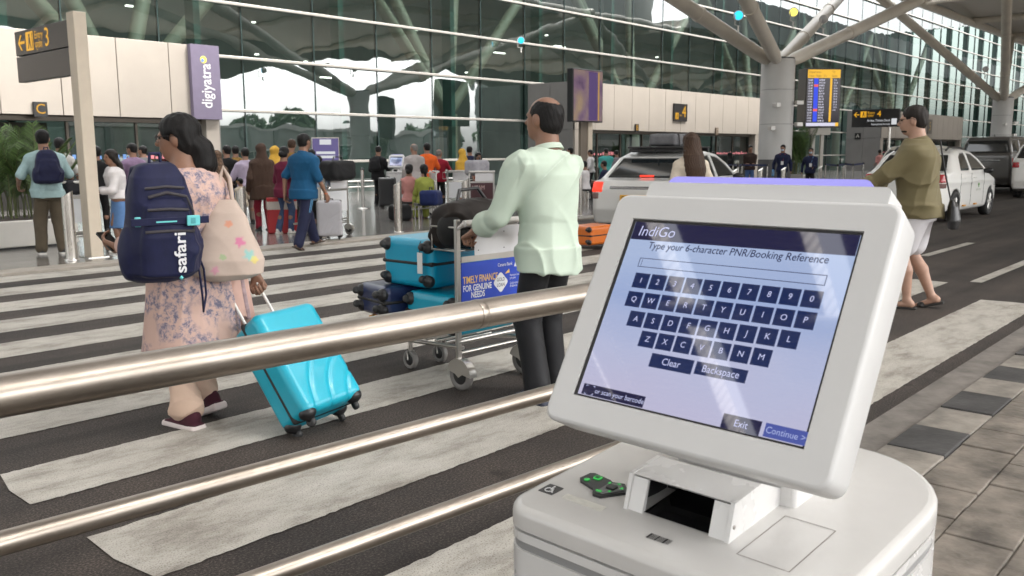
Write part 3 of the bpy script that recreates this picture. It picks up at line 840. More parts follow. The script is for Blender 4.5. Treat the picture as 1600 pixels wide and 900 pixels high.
# inspection hatch: a fine groove in the lid
a_, b_, c_ = Ktop(1150, 866), Ktop(1220, 806), Ktop(1305, 830)
hx0, hy0, hx1, hy1 = a_[0], a_[1], c_[0], c_[1]
gm = MB()
gw_ = .0012
for (p, q, r, s) in ((hx0, hx1, hy0, hy0 + gw_), (hx0, hx1, hy1, hy1 + gw_), (hx0, hx0 + gw_, hy0, hy1), (hx1, hx1 + gw_, hy0, hy1 + gw_)):
    gm.add([(p, r, zt(r) + .0004), (q, r, zt(r) + .0004), (q, s, zt(s) + .0004), (p, s, zt(s) + .0004)], [(0, 1, 2, 3)])
gm.build('hatch_groove', M('groove', (0.22, 0.2, 0.18), .6), lid)
# access symbol sticker
ax_, ay_ = Ktop(861, 765)
st = MB().prism(rrect(-.0135, .0135, -.0135, .0135, .002), 0, .0006, mtx=top_frame(ax_, ay_)).build('access_sticker', M_BLACK, lid)
M_STW = M('sticker_white', (.7, .7, .7), .5)
wc = MB()
tf = top_frame(ax_, ay_, .0009)
def arc(cx, cy, r, a0, a1, n=12): return [(cx + r * math.cos(math.radians(a0 + (a1 - a0) * i / n)), cy + r * math.sin(math.radians(a0 + (a1 - a0) * i / n)), 0) for i in range(n + 1)]
wc.tube(arc(-.001, -.003, .006, 110, 390), .0008, 6, mtx=tf)
wc.tube([(-.0005, .0055, 0), (-.0005, -.0005, 0), (.005, -.001, 0), (.0075, -.0075, 0), (.0095, -.007, 0)], .0009, 6, mtx=tf)
wc.tube([(0, .0025, 0), (.004, .0025, 0)], .0008, 6, mtx=tf).lathe([(0.0017, -.0004), (.0017, .0004)], 12, mtx=tf @ Matrix.Translation((-.0005, .0085, 0)))
wc.build('access_symbol', M_STW, st)
# clear worn label, barcode
lx, ly = Ktop(912, 785)
MB().prism(rrect(-.036, .036, -.0075, .0075, .003), 0, .0004, mtx=top_frame(lx, ly)).build('clear_label', M('clear_label', (0.60, 0.585, 0.53), .35, var=.12, vscale=90), lid)
bx_, by_ = Ktop(1031, 843)
bc = MB(); q = -.0175; rb = random.Random(5)
for w in (4, 1, 1, 1, 1, 3, 1, 1, 1, 1, 4, 1, 1, 1):
    w_ = w * .00085; bc.add([(q, -.0065, 0), (q + w_, -.0065, 0), (q + w_, .0065, 0), (q, .0065, 0)], [(0, 1, 2, 3)], mtx=top_frame(bx_, by_, .0006)); q += w_ + .0011
bc.build('barcode_label', M_BLACK, lid)
# assistive keypad with green lit keys
kx_, ky_ = Ktop(936, 760)
K = top_frame(kx_, ky_)
kp = MB().prism([(-.034, .022), (-.028, .026), (.006, .020), (.012, .016), (.030, .022), (.050, .004), (.026, -.030), (.012, -.030), (.002, -.016), (-.030, -.006), (-.036, .000)], 0, .004, mtx=K).build('keypad', M_BLACK, lid, bevel=.0012)
M_GRN = lum('green_key', (0.06, 0.85, 0.14), 0.55)
gk = MB().prism(rrect(-.019, -.007, .0085, .0195, .003), .0042, .0055, mtx=K).build('key', M_GRN, kp)
MB().prism(rrect(-.0165, -.0095, .011, .017, .001), .0056, .0060, mtx=K).build('key_symbol', M('dark_green', (.01, .06, .015), .5), gk)
MB().lathe([(.0035, .0042), (.0048, .0048), (.0035, .0052)], 12, mtx=K @ Matrix.Translation((-.0225, .0005, 0))).build('round_key', M_GRN, kp)
nk = MB().prism([(.012, .010), (.028, .016), (.043, .003), (.025, -.024), (.014, -.024)], .0042, .0056, mtx=K).build('navigation_pad', M('keypad_grey', (.16, .16, .16), .5), kp, bevel=.001)
MB().prism(rrect(-.007, .007, -.006, .006, .002), .0058, .0085, mtx=K @ Matrix.Translation((.026, -.003, 0))).build('centre_key', M_BLACK, nk, bevel=.001)
for (u, v, w, h) in ((.0165, -.021, .009, .004), (.0135, .008, .003, .005), (.027, .0125, .004, .003), (.0385, .0035, .003, .005), (.030, -.014, .004, .003)):
    MB().box(u - w / 2, u + w / 2, v - h / 2, v + h / 2, .0058, .0066, mtx=K).build('arrow_light', M_GRN, nk)

# --- document reader housing
def Kplane_y(px, py, y):
    d = Vector(_ray(px, py)); o = Vector((0, 0, CAM_H)) - KO
    L = Vector((d.dot(kx), d.dot(ky), d.z)); O = Vector((o.dot(kx), o.dot(ky), o.z)); t = (y - O.y) / L.y
    return O.x + L.x * t, O.z + L.z * t
def Kplane_x(px, py, x):
    d = Vector(_ray(px, py)); o = Vector((0, 0, CAM_H)) - KO
    L = Vector((d.dot(kx), d.dot(ky), d.z)); O = Vector((o.dot(kx), o.dot(ky), o.z)); t = (x - O.x) / L.x
    return O.y + L.y * t, O.z + L.z * t
hl, hr = Ktop(971, 796), Ktop(1138, 850)
RX0, RX1 = hl[0], hr[0]
q1 = Kplane_x(1149, 787, RX1); q2 = Kplane_x(1190, 756, RX1); q3 = Kplane_x(1237, 767, RX1); q0 = (hr[1], zt(hr[1]))
prof = [q0, q1, q2, (q3[0], max(q3[1], zt(q3[0]) + .002)), (q3[0], zt(q3[0]) - .004), (q0[0], q0[1] - .004)]
READER = dict(RX0=RX0, RX1=RX1, prof=prof)
prof2 = [(q1[0] + .010, q1[1] - .014)]
pm = frame((0, 0, 0), (0, 1, 0), (0, 0, 1), (1, 0, 0))
for xa in (RX0, RX1 - .006):
    MB().prism(prof, xa, xa + .006, mtx=pm).build('reader_cheek', M_KW, kiosk, bevel=.001)
# hood spanning between the cheeks
hood = [(q1[0] + .001, q1[1] - .001), (q2[0], q2[1] - .001), (q3[0], q3[1]), (q3[0], q3[1] - .006), (q2[0] + .002, q2[1] - .007), (q1[0] + .006, q1[1] - .005)]
hd = MB().prism(hood, RX0 + .0062, RX1 - .0062, mtx=pm).build('reader_hood', M_KW, kiosk, bevel=.0008)
for (xa, xb) in ((RX0 + .0063, RX0 + .030), (RX1 - .030, RX1 - .0063)):
    MB().prism([(q0[0] + .002, q0[1] + .0005), (q1[0] + .002, q1[1] - .004), (q1[0] + .0055, q1[1] - .006), (q0[0] + .009, q0[1] + .0005)], xa, xb, mtx=pm).build('reader_front', M_KW, kiosk)
gl = MB(); yb = q2[0] + .01
gl.add([(RX0 + .03, q0[0] + .006, zt(q0[0]) + .002), (RX1 - .03, q0[0] + .006, zt(q0[0]) + .002), (RX1 - .03, yb, zt(yb) + .004), (RX0 + .03, yb, zt(yb) + .004)], [(0, 1, 2, 3)])
rg = gl.build('reader_glass', M_BLACKG, kiosk)
MB().box(RX0 + .012, RX1 - .012, yb, yb + .004, zt(yb), q2[1] - .008).build('reader_back', M_BLACK, kiosk)
MB().box(RX0 + .0075, RX0 + .0105, q0[0] + .012, yb, zt(q0[0]) + .006, q1[1] - .020).build('reader_lining', M_BLACK, kiosk)
MB().box(RX1 - .0105, RX1 - .0075, q0[0] + .012, yb, zt(q0[0]) + .006, q1[1] - .020).build('reader_lining', M_BLACK, kiosk)
ic = MB(); ym = (q0[0] + yb) / 2 - .012; IZ = zt(ym) + .0035
T = frame((0, 0, IZ), (1, 0, 0), (0, math.cos(.088), math.sin(.088)), (0, -math.sin(.088), math.cos(.088)))
xm = RX0 + (RX1 - RX0) * .45
ic.tube([(xm - .022, ym - .018, 0), (xm + .012, ym - .018, 0), (xm + .012, ym + .004, 0), (xm - .022, ym + .004, 0), (xm - .022, ym - .018, 0)], .0004, 4, mtx=T)
ic.tube([(xm - .018, ym + .006, 0), (xm + .010, ym + .006, 0), (xm + .010, ym + .022, 0), (xm - .018, ym + .022, 0), (xm - .018, ym + .006, 0)], .0004, 4, mtx=T)
ic.tube([(p[0], p[1], 0) for p in arc(xm - .004, ym + .014, .005, 0, 360)], .0005, 4, mtx=T)
ic.tube([(xm + .022, ym - .02, 0), (xm + .022, ym + .03, 0)], .0004, 4, mtx=T)
ic.tube([(p[0], p[1], 0) for p in arc(xm + .034, ym - .010, .005, 0, 360)], .0004, 4, mtx=T).tube([(xm + .040, ym - .012, 0), (xm + .052, ym - .006, 0), (xm + .052, ym + .008, 0), (xm + .040, ym + .004, 0), (xm + .04, ym - .012, 0)], .0004, 4, mtx=T)
ic.build('reader_icon', M('icon_grey', (.14, .14, .14), .5), rg)
for (yy_, zz_) in ((q0[0] + .012, q0[1] + .018), (q3[0] - .028, q3[1] - .014)):
    MB().lathe([(.0028, 0), (.0028, .0010), (.0010, .0012)], 12, mtx=frame((RX1 + .0001, yy_, zz_), (0, 1, 0), (0, 0, 1), (1, 0, 0))).build('screw', M('screw', (.35, .32, .3), .3, metal=1), kiosk)

# --- monitor
mw = Vector((1, 0, 0)); TILT = math.radians(29.4)
mh = Vector((0, -math.sin(TILT), -math.cos(TILT)))            # down the screen
mn = Vector((0, -math.cos(TILT), math.sin(TILT)))             # towards the user
MO = Vector((0, 0, 1.3055))
mon_e = bpy.data.objects.new('monitor', None)
def MF(u, v, off=0.0):
    o = MO + mw * u + mh * v + mn * off
    return frame(o, mw, -mh, mn)
SW, SH = 0.338, 0.270
# shell: front frame with an opening, tapering to the back
def ring(ins, off, r, n=6):
    return [((MO + mw * a + mh * b + mn * off)) for a, b in rrect(-.0405 + ins, .3785 - ins, -.0405 + ins, .3125 - ins, r, n)]
def shell():
    V, F = [], []
    rows = [(.006, .0002, .014), (.0025, -.0012, .017), (.0006, -.004, .0185), (0.0, -.008, .019), (0.002, -.055, .019), (.008, -.066, .016), (.016, -.070, .012)]
    inner = [(MO + mw * a + mh * b + mn * .0002) for a, b in rrect(-.001, SW + .001, -.001, SH + .001, .0005, 6)]
    n = len(inner); V += inner
    for ins, off, r in rows: V += ring(ins, off, r)
    V += [(MO + mw * a + mh * b + mn * -.002) for a, b in rrect(-.0005, SW + .0005, -.0005, SH + .0005, .0005, 6)]
    L = len(rows)
    for i in range(L):
        for k in range(n): F.append((i * n + k, (i + 1) * n + k, (i + 1) * n + (k + 1) % n, i * n + (k + 1) % n))
    F.append(tuple(L * n + k for k in range(n)))
    e = (L + 1) * n
    for k in range(n): F.append((k, (k + 1) % n, e + (k + 1) % n, e + k))
    me = bpy.data.meshes.new('monitor'); me.from_pydata([tuple(v) for v in V], [], F); me.update()
    for i, p in enumerate(me.polygons): p.use_smooth = (n <= i < L * n)
    return link_mesh('monitor', me, M('monitor_white', (0.60, 0.598, 0.595), 0.42, var=.02, vscale=6), kiosk)
bpy.data.objects.remove(mon_e)
monitor = shell()
# light bar along the top, white tray under it
M_LBAR = lum('violet_light', (0.43, 0.40, 1.0), 0.92, rough=0.3)
tray = MB().prism(rrect(-.006, .350, -.030, .028, .008), -.060, -.018, mtx=MF(0, -.0415)).build('light_tray', M('monitor_white', (0, 0, 0)), kiosk, bevel=.003)
MB().prism(rrect(.022, .325, -.008, .030, .014), -.056, -.022, mtx=MF(0, -.0515)).build('light_bar', M_LBAR, kiosk, bevel=.004)
# back column that carries the monitor
MB().prism([(x, y) for x, y in rrect(.085, .255, .045, .20, .03)], .93, 1.06).build('monitor_neck', M_KW, kiosk, bevel=.004)
MB().prism([(x, y) for x, y in rrect(.075, .262, .012, .11, .008)], .93, 1.04).build('neck_tray', M_KW, kiosk, bevel=.002)
MB().box(.080, .172, .0085, .0125, .996, 1.004).build('receipt_slot', M('slot_cream', (.5, .47, .38), .5), kiosk)

# --- the screen page
def screen_mat(name, stops, level):
    m, nt, b = _new(name)
    b.inputs['Base Color'].default_value = (.004, .004, .006, 1); b.inputs['Roughness'].default_value = .03; b.inputs['Specular IOR Level'].default_value = 1.0
    g_ = coords(nt, (1, 1, 1), 'Generated'); sp = nt.nodes.new('ShaderNodeSeparateXYZ'); nt.links.new(g_, sp.inputs[0])
    n = N(nt, 'ShaderNodeTexNoise', Scale=2.0, Detail=1.0); nt.links.new(g_, n.inputs['Vector'])
    ad = N(nt, 'ShaderNodeMath', operation='MULTIPLY_ADD'); nt.links.new(n.outputs['Fac'], ad.inputs[0]); ad.inputs[1].default_value = .35; nt.links.new(sp.outputs['Z'], ad.inputs[2])
    r = ramp(nt, ad.outputs[0], stops); nt.links.new(r.outputs[0], b.inputs['Emission Color'])
    b.inputs['Emission Strength'].default_value = level / 2 ** EXPO
    return m
M_PAGE = screen_mat('screen_page', [(0.15, srgb(200, 197, 226)), (0.5, srgb(192, 198, 230)), (0.75, srgb(166, 184, 226)), (1.1, srgb(178, 196, 232))], 0.84)
M_NAVY = lum('screen_navy', srgb(26, 27, 64), 1.0, rough=.03, spec=1.0)
M_KEY = lum('screen_key', srgb(24, 40, 84), 1.0, rough=.03, spec=1.0)
M_KEYG = lum('screen_key_pale', srgb(76, 88, 160), 1.0, rough=.05)
M_TXTD = lum('screen_text_dark', srgb(20, 24, 66), 1.0, rough=.05)
M_TXTW = lum('screen_text_white', srgb(200, 204, 240), 1.0, rough=.05)
def plate(name, u0, u1, v0, v1, off, mat, parent):
    V = [MO + mw * u + mh * v + mn * off for u, v in ((u0, v1), (u1, v1), (u1, v0), (u0, v0))]
    mb = MB(); mb.add(V, [(0, 1, 2, 3)]); return mb.build(name, mat, parent)
screen = plate('screen', 0, SW, 0, SH, -.0016, M_BLACK, kiosk)
plate('page', .006, SW - .002, .004, SH - .002, -.0013, M_PAGE, screen)
plate('title_bar', .0065, SW - .0025, .004, .0315, -.0010, M_NAVY, screen)
def scr_text(s, u, v, size, mat, align='LEFT', shear=0.0, bold=0.0, xs=1.0, name='screen_text'):
    return text_mesh(name, s, size, mat, screen, MF(u, v, -.0005), align, shear, bold, 0, 1.0, xs)
scr_text('IndiGo', .0165, .0185, .0225, M_TXTW, shear=.12, bold=-.004)
# pixel-measured page layout (u to the right, v down, metres)
def Kscr(px, py):
    d = Vector(_ray(px, py)); o = Vector((0, 0, CAM_H)) - KO
    L = Vector((d.dot(kx), d.dot(ky), d.z)); O = Vector((o.dot(kx), o.dot(ky), o.z))
    t = (MO - O).dot(mn) / L.dot(mn); q = O + L * t - MO
    return q.dot(mw), q.dot(mh)
u, v = Kscr(1020, 384); u2, v2 = Kscr(1285, 405)
scr_text('Type your 6-character PNR/Booking Reference', (u + u2) / 2, (v + v2) / 2, .0148, M_TXTD, 'CENTER', .1, .004, xs=.93)
u, v = Kscr(1000, 402); u2, v2 = Kscr(1288, 446)
fr = .0009
for a in ((u, u2, v, v + fr), (u, u2, v2 - fr, v2), (u, u + fr, v, v2), (u2 - fr, u2, v, v2)):
    plate('entry_box', *a, -.0010, M_TXTD, screen)
plate('text_cursor', u + .0045, u + .0052, v + .002, v2 - .002, -.0010, M_TXTD, screen)
rows = (('1234567890', (1001, 438), (1268, 467)), ('QWERTYUIOP', (990, 467), (1258, 500)), ('ASDFGHJKL', (993, 498), (1232, 530)), ('ZXCVBNM', (1011, 530), (1189, 558)))
for s, a, b in rows:
    ua, va = Kscr(*a); ub, vb = Kscr(*b)
    for i, ch in enumerate(s):
        f = i / (len(s) - 1); uu, vv = ua + (ub - ua) * f, va + (vb - va) * f
        plate('key', uu - .0124, uu + .0124, vv - .0112, vv + .0112, -.0009, M_KEY, screen)
        scr_text(ch, uu, vv, .0112, M_TXTW, 'CENTER', .08)
def button(s, a, b, mat, size, name='button', tm=None, dx=0.0):
    u, v = Kscr(*a); u2, v2 = Kscr(*b)
    plate(name, u, u2, v, v2, -.0009, mat, screen); scr_text(s, (u + u2) / 2 + dx, (v + v2) / 2, size, tm or M_TXTW, 'CENTER', .04, 0.0, .95)
button('Clear', (1019, 551), (1078, 585), M_KEY, .0135)
button('Backspace', (1089, 564), (1163, 599), M_KEY, .0135)
button('or scan your barcode', (913, 598), (1003, 637), M_NAVY, .0098, dx=.0105)
button('Exit', (1131, 645), (1184, 682), M_NAVY, .0125)
button('Continue >', (1197, 660), (1258, 697), M_KEYG, .0112, tm=lum('screen_text_faint', srgb(170, 180, 225), 1.0, rough=.05))
u, v = Kscr(921, 609)
for a in ((-1, -1), (1, -1), (-1, 1), (1, 1)):
    cx, cy = u + a[0] * .0058, v + a[1] * .0062
    plate('scan_corner', cx - .0016, cx + .0016, cy - .0004, cy + .0004, -.0006, M_TXTW, screen)
    plate('scan_corner', cx + a[0] * .0012 - .0004, cx + a[0] * .0012 + .0004, cy - a[1] * .002, cy, -.0005, M_TXTW, screen)
# ================================================================== people
def _ik(a, c, l1, l2, pole):
    a, c, pole = map(np.array, (a, c, pole)); d = c - a; L = np.linalg.norm(d)
    if L > (l1 + l2) * .999: c = a + d / L * (l1 + l2) * .999; d = c - a; L = np.linalg.norm(d)
    x = (l1 * l1 - l2 * l2 + L * L) / (2 * L); hgt = math.sqrt(max(l1 * l1 - x * x, 0)); u = d / L
    p = pole - u * (pole @ u); p = p / (np.linalg.norm(p) + 1e-9)
    return a + u * x + p * hgt, c
def _rot(turn=0, nod=0, tilt=0):
    t, n, r = map(math.radians, (turn, nod, tilt))
    Rz = np.array([[math.cos(t), -math.sin(t), 0], [math.sin(t), math.cos(t), 0], [0, 0, 1]])
    Rx = np.array([[1, 0, 0], [0, math.cos(n), -math.sin(n)], [0, math.sin(n), math.cos(n)]])
    Ry = np.array([[math.cos(r), 0, math.sin(r)], [0, 1, 0], [-math.sin(r), 0, math.cos(r)]])
    return Rz @ Rx @ Ry
def hand_prims(w, d, palm, side, h, curl=.6, fine=True, k=.004):
    """w wrist, d towards the fingers, palm = palm normal, side = +1/-1 thumb side"""
    d = np.array(d, float); d /= np.linalg.norm(d); p = np.array(palm, float); p -= d * (p @ d); p /= np.linalg.norm(p)
    lat = np.cross(d, p) * side; s = .108 * h; out = []
    r0 = .0054 * h
    for i in range(4):
        o = (i - 1.5) * .0108 * h
        base = w + d * s * (.50 - .02 * abs(i - 1.2)) + lat * o * -1
        out.append(RC(w + d * .012 * h + lat * o * -.6, base, .0085 * h, .0072 * h, k=.008 * h))
        q = base; ln = (.95, 1.08, 1.0, .8)[i] * s; a = 0
        for sg, fr in ((0, .26), (1, .17), (2, .13)):
            a += curl * (1.15, 1.35, .9)[sg] * (1 + .05 * i)
            v = d * math.cos(a) + p * math.sin(a)
            n = q + v * ln * fr; out.append(RC(q, n, r0 * (1 - .08 * sg), r0 * (.92 - .1 * sg), k=k * .4)); q = n
    b = w + d * .022 * h + lat * .014 * h
    m = b + (d * .55 + lat * .65 + p * .35) * .026 * h; e = m + (d * .75 + lat * (.1 - .3 * curl) + p * .5 * curl) * .026 * h
    out += [RC(w + d * .008 * h, b, .009 * h, .009 * h, k=.008 * h), RC(b, m, .0082 * h, .0066 * h, k=.006 * h), RC(m, e, .0066 * h, .0052 * h, k=.002)]
    return out
SKIN = dict(a=(0.33, 0.185, 0.125), b=(0.24, 0.125, 0.08), c=(0.16, 0.08, 0.05), d=(0.42, 0.25, 0.18))
def skin(k): return M('skin_' + k, SKIN[k], 0.48, var=0.10, vscale=14, bump=.12, bscale=120)
HAIRC = dict(black=(0.008, 0.007, 0.007), brown=(0.045, 0.024, 0.014), grey=(0.16, 0.15, 0.14), dark=(0.016, 0.012, 0.010))
def hair_mat(c):
    if 'hair_' + c in _cache: return _cache['hair_' + c]
    m, nt, b = _new('hair_' + c)
    b.inputs['Roughness'].default_value = .5; b.inputs['Specular IOR Level'].default_value = .22; b.inputs['Base Color'].default_value = (*HAIRC[c], 1)
    n = N(nt, 'ShaderNodeTexNoise', Scale=60.0, Detail=5.0); nt.links.new(coords(nt, (6, 6, .6)), n.inputs['Vector'])
    r = ramp(nt, n.outputs['Fac'], [(.35, [x * .6 for x in HAIRC[c]]), (.65, [x * 1.4 for x in HAIRC[c]])]); nt.links.new(r.outputs[0], b.inputs['Base Color'])
    add_bump(nt, b, n.outputs['Fac'], .5, .004); _cache['hair_' + c] = m; return m
def cloth(name, c, rough=.85, var=.10, vscale=9, weave=.25): return M('cloth_' + name, c, rough, var=var, vscale=vscale, bump=weave, bscale=240, bdist=.002, sheen=.04, spec=.25)
def folds(h, amp, seed, mode='shirt'):
    r = random.Random(seed); W = [(r.choice((-1, 1)) * r.uniform(.5, 1.2), r.uniform(-.8, .8), r.uniform(.25, 1.0), r.uniform(0, 6.3), r.uniform(9, 24)) for _ in range(5)]
    if mode == 'drop': W = [(a * 1.7, b * 1.7, c, p, fr * 1.4) for a, b, c, p, fr in W]
    def f(X, Y, Z):
        o = 0
        for a, b, c, p, fr in W:
            if mode == 'drop': c = c * .10
            wz = fr * (a * X + b * Y + c * Z) + p + 1.2 * np.sin(7 * Z - 5 * X + p) + .8 * np.sin(11 * Y + 6 * Z)
            g = .5 + .5 * np.sin(6.5 * Z + 4 * X * b + 2 * p)
            o = o - (1 - np.abs(np.sin(wz * .5))) ** 3 * .55 * g - .22 * g * np.sin(wz * .5 + 1.1) + .02
        return (o * amp).astype(np.float32)
    return f
PROTO = {}
def person(label, pos, face, h=1.68, top=None, bottom=None, hair=None, shoes=None, sk='b', pose=None, res=.016, group=None, headwear=None, extras=None, female=False, build=1.0, collar=False):
    P = dict(lean=0.0, turn=0, nod=0, tilt=0, pz=.53, lw=None, rw=None, la=None, ra=None, lpole=(-.4, -1, -.3), rpole=(.4, -1, -.3), lkp=(0, 1, 0), rkp=(0, 1, 0), lh=None, rh=None, curl=.55, lfp=0, rfp=0, twist=0)
    P.update(pose or {})
    t = thing('person', label, 'person', pos, math.radians(face - 90), group)
    fine = res < .009
    pz = P['pz']; dz = pz - .53; lean = P['lean']
    S = lambda x, y, z: np.array([x, y + lean * (z - .53) / .3, z + dz]) * h
    sw = (.100 if female else .112) * build
    cb = math.cos(math.radians(P['twist'])); sb = math.sin(math.radians(P['twist']))
    shL = S(-sw * .91 * cb, -sw * sb - .004, .770); shR = S(sw * .91 * cb, sw * sb - .004, .770)
    hipL, hipR = S(-.050, 0, .515), S(.050, 0, .515)
    v = lambda q: np.array(q, float) * h
    wL = v(P['lw']) if P['lw'] else S(-sw - .045, .035, .475); wR = v(P['rw']) if P['rw'] else S(sw + .045, .035, .475)
    aL = v(P['la']) if P['la'] else v((-.056, -.01, .046)); aR = v(P['ra']) if P['ra'] else v((.056, .01, .046))
    eL, wL = _ik(shL, wL, .172 * h, .150 * h, P['lpole']); eR, wR = _ik(shR, wR, .172 * h, .150 * h, P['rpole'])
    kL, aL = _ik(hipL, aL, .245 * h, .235 * h, P['lkp']); kR, aR = _ik(hipR, aR, .245 * h, .235 * h, P['rkp'])
    nb = S(0, -.008, .825); hh = .140 * h
    A = _rot(P['turn'], P['nod'], P['tilt'])
    hc = S(0, .012, .928) + A @ np.array([0, .0, 0]) * hh
    H = lambda x, y, z: hc + A @ np.array([x, y, z]) * hh
    def E(x, y, z, rx, ry, rz, k=.0, sub=False, pitch=0): 
        B = A if not pitch else A @ _rot(0, pitch)
        return EL(H(x, y, z), np.array([rx, ry, rz]) * hh, B, k * hh, sub)
    # ---- skin: one continuous body
    b = [E(0, -.07, .13, .335, .415, .37), E(0, .09, -.10, .265, .32, .37, .12), E(0, .20, -.36, .15, .15, .12, .1)]
    b += [RC(H(0, .36, .04), H(0, .455, -.09), .035 * hh, .062 * hh, k=.06 * hh), E(0, .33, .09, .2, .07, .045, .07), E(-.335, -.04, -.03, .045, .1, .145, .03), E(.335, -.04, -.03, .045, .1, .145, .03)]
    b += [E(0, .375, -.235, .10, .05, .035, .04), E(-.13, .345, .03, .07, .05, .035, .02, True), E(.13, .345, .03, .07, .05, .035, .02, True)]
    b += [RC(H(0, -.10, -.22), nb, .036 * h, .040 * h, k=.02 * h)]
    tk = .02 * h
    wr_, hr_ = (.070, .090) if female else (.080, .086)
    def torso(e, z0, rows_extra=None, k=tk, neck=True, zmul=1.0):
        R = [(.47, .0, hr_ + .004, .066), (.52, 0, hr_ + .006, .068), (.60, .004, wr_, .058), (.68, .006, wr_ + .012, .066), (.75, .002, sw * .93, .070), (.785, -.004, sw * .95, .058), (.806, -.006, sw * .80, .050), (.822, -.006, sw * .54, .043), (.836, -.006, .042, .038)]
        R = [q for q in R if q[0] > z0]
        z0x, z0y = np.interp(z0, [.3, .47, .52], [hr_ + .02, hr_ + .004, hr_ + .006]), .067
        R = [(z0, 0, z0x, z0y)] + R
        out = []
        for z, cy, rx, ry in R:
            c = S(0, cy, z); out.append((c[2], c[0], c[1], (rx * build + e) * h, (ry * (1 + (build - 1) * 1.6) + e) * h))
        return LF(out, k=k, pw=2.3, rnd=.006 * h)
    b += [torso(-.006, .50)]
    for sgn, s_, e_, w_, hd in ((-1, shL, eL, wL, P['lh']), (1, shR, eR, wR, P['rh'])):
        b += [RC(s_, e_, .026 * h, .0225 * h, k=tk), RC(e_, w_, .0225 * h, .0145 * h, k=.008 * h)]
        if hd: d_, pl = hd
        else:
            d_ = (w_ - e_); d_ = d_ / np.linalg.norm(d_) * .7 + np.array([0, .1, -.6]); pl = (-sgn, .25, 0)
        cr = P['curl'] if not isinstance(P['curl'], tuple) else P['curl'][0 if sgn < 0 else 1]
        # thumb goes to the front / inside of the hand
        dd = np.array(d_, float); pp = np.array(pl, float); lat = np.cross(dd, pp)
        b += hand_prims(w_, dd, pp, 1 if (P.get('thumb', None) or (lat @ np.array([0, 1, .35]) > 0)) else -1, h, cr, fine)
    for s_, k_, a_, fp in ((hipL, kL, aL, P['lfp']), (hipR, kR, aR, P['rfp'])):
        b += [RC(s_, k_, .046 * h, .031 * h, k=tk), RC(k_, k_ * .62 + a_ * .38 + np.array([0, -.010 * h, 0]), .029 * h, .031 * h, k=.01 * h), RC(k_ * .62 + a_ * .38 + np.array([0, -.010 * h, 0]), a_, .031 * h, .019 * h, k=.01 * h)]
        B = _rot(0, fp)
        f0 = a_ + B @ np.array([0, -.018, -.022]) * h; f1 = a_ + B @ np.array([0, .082, -.034]) * h
        b += [RC(f0, f1, .018 * h, .011 * h, k=.012 * h), RC(a_, f0, .019 * h, .018 * h, k=.01 * h)]
    soft('body', b, res, skin(sk), t)
    # ---- face details where they can be seen
    eb = MB()
    for sx in (-1, 1):
        m_ = Matrix.Translation(Vector(H(sx * .13, .325, .03)))
        eb.lathe([(0, -.022 * hh * 1.6), (.045 * hh, -.012 * hh * 1.6), (.055 * hh, 0), (.045 * hh, .012 * hh * 1.6), (0, .022 * hh * 1.6)], 10, mtx=m_)
    eb.build('eye', M('eye_dark', (.02, .015, .012), .15), t)
    # ---- clothes
    if bottom:
        kind = bottom['kind']; ls = bottom.get('loose', 1.0); mt = bottom['mat']; e = .004
        R = []
        zc = bottom.get('waist', .60)
        for z, rx, ry in ((.44, hr_ - .012, .054), (.48, hr_ - .004, .060), (.53, hr_ - .001, .062), (.58, wr_ + .000, .055), (zc, wr_ - .002, .053)):
            c = S(0, 0, z); R.append((c[2], c[0], c[1], (rx * build + e) * h, (ry * (1 + (build - 1) * 1.6) + e) * h))
        q = [LF(R, rnd=.006 * h)] if kind != 'skirt' else []
        if kind == 'skirt':
            zh = bottom['hem']; fl = bottom.get('flare', 1.5)
            Q = []
            for f in (0, .25, .5, .75, 1):
                z = zc + (zh - zc) * f; c = S(0, 0, z); w = (hr_ if f > .15 else wr_) * (1 + (fl - 1) * f); d_ = .066 * (1 + (fl - 1) * f * 1.2)
                Q.append((z * h + dz * h * (1 - f), c[0] * (1 - f), c[1] * (1 - f), w * h, d_ * h))
            q = [LF(Q, rnd=.005 * h)]
        elif kind == 'shorts':
            for s_, k_ in ((hipL, kL), (hipR, kR)):
                m_ = s_ + (k_ - s_) * bottom.get('len', .8); q.append(RC(s_, m_, .058 * h * ls, .050 * h * ls, k=.02 * h))
        else:
            end = bottom.get('end', 1.0)
            for s_, k_, a_ in ((hipL * np.array([.86, 1, 1]), kL, aL), (hipR * np.array([.86, 1, 1]), kR, aR)):
                a2 = k_ + (a_ - k_) * end; r0, r1, r2 = .0485 * (1 + (ls - 1) * .4), .042 * ls, .034 * ls * bottom.get('cuff', 1.0)
                q += [RC(s_, k_, r0 * h, r1 * h, k=.02 * h), RC(k_, a2, r1 * h, r2 * h, k=.01 * h)]
        fd = folds(h, bottom.get('fold', .010) * h / 1.7, 3, 'drop' if kind == 'skirt' else 'shirt'); zm = (.47 + dz) * h
        soft(bottom.get('name', 'trousers'), q, res, mt, t, lambda X, Y, Z: fd(X, Y, Z) * np.clip((zm - Z) / (.10 * h), 0, 1))
    if top:
        sl = top.get('sleeve', .5); hem = top.get('hem', .47); e = top.get('ease', .008); fl = top.get('flare', 1.0); mt = top['mat']
        q = [torso(e, max(hem, .5))]
        if hem < .5:
            R = []
            for f in (0, .35, .7, 1):
                z = .52 + (hem - .52) * f; c = S(0, 0, z) if hem > .35 else np.array([0, lean * (z - .53) / .3 * (1 - f) * h, (z + dz * (1 - f)) * h])
                R.append((c[2], c[0], c[1], ((hr_ + .006) * build + e + .007) * (1 + (fl - 1) * f) * h, ((.068) * (1 + (build - 1) * 1.6) + e + .008) * (1 + (fl - 1) * f * 1.25) * h))
            q.append(LF(R, k=.01 * h, pw=2.3, rnd=.004 * h))
        q[0]['k'] = 0
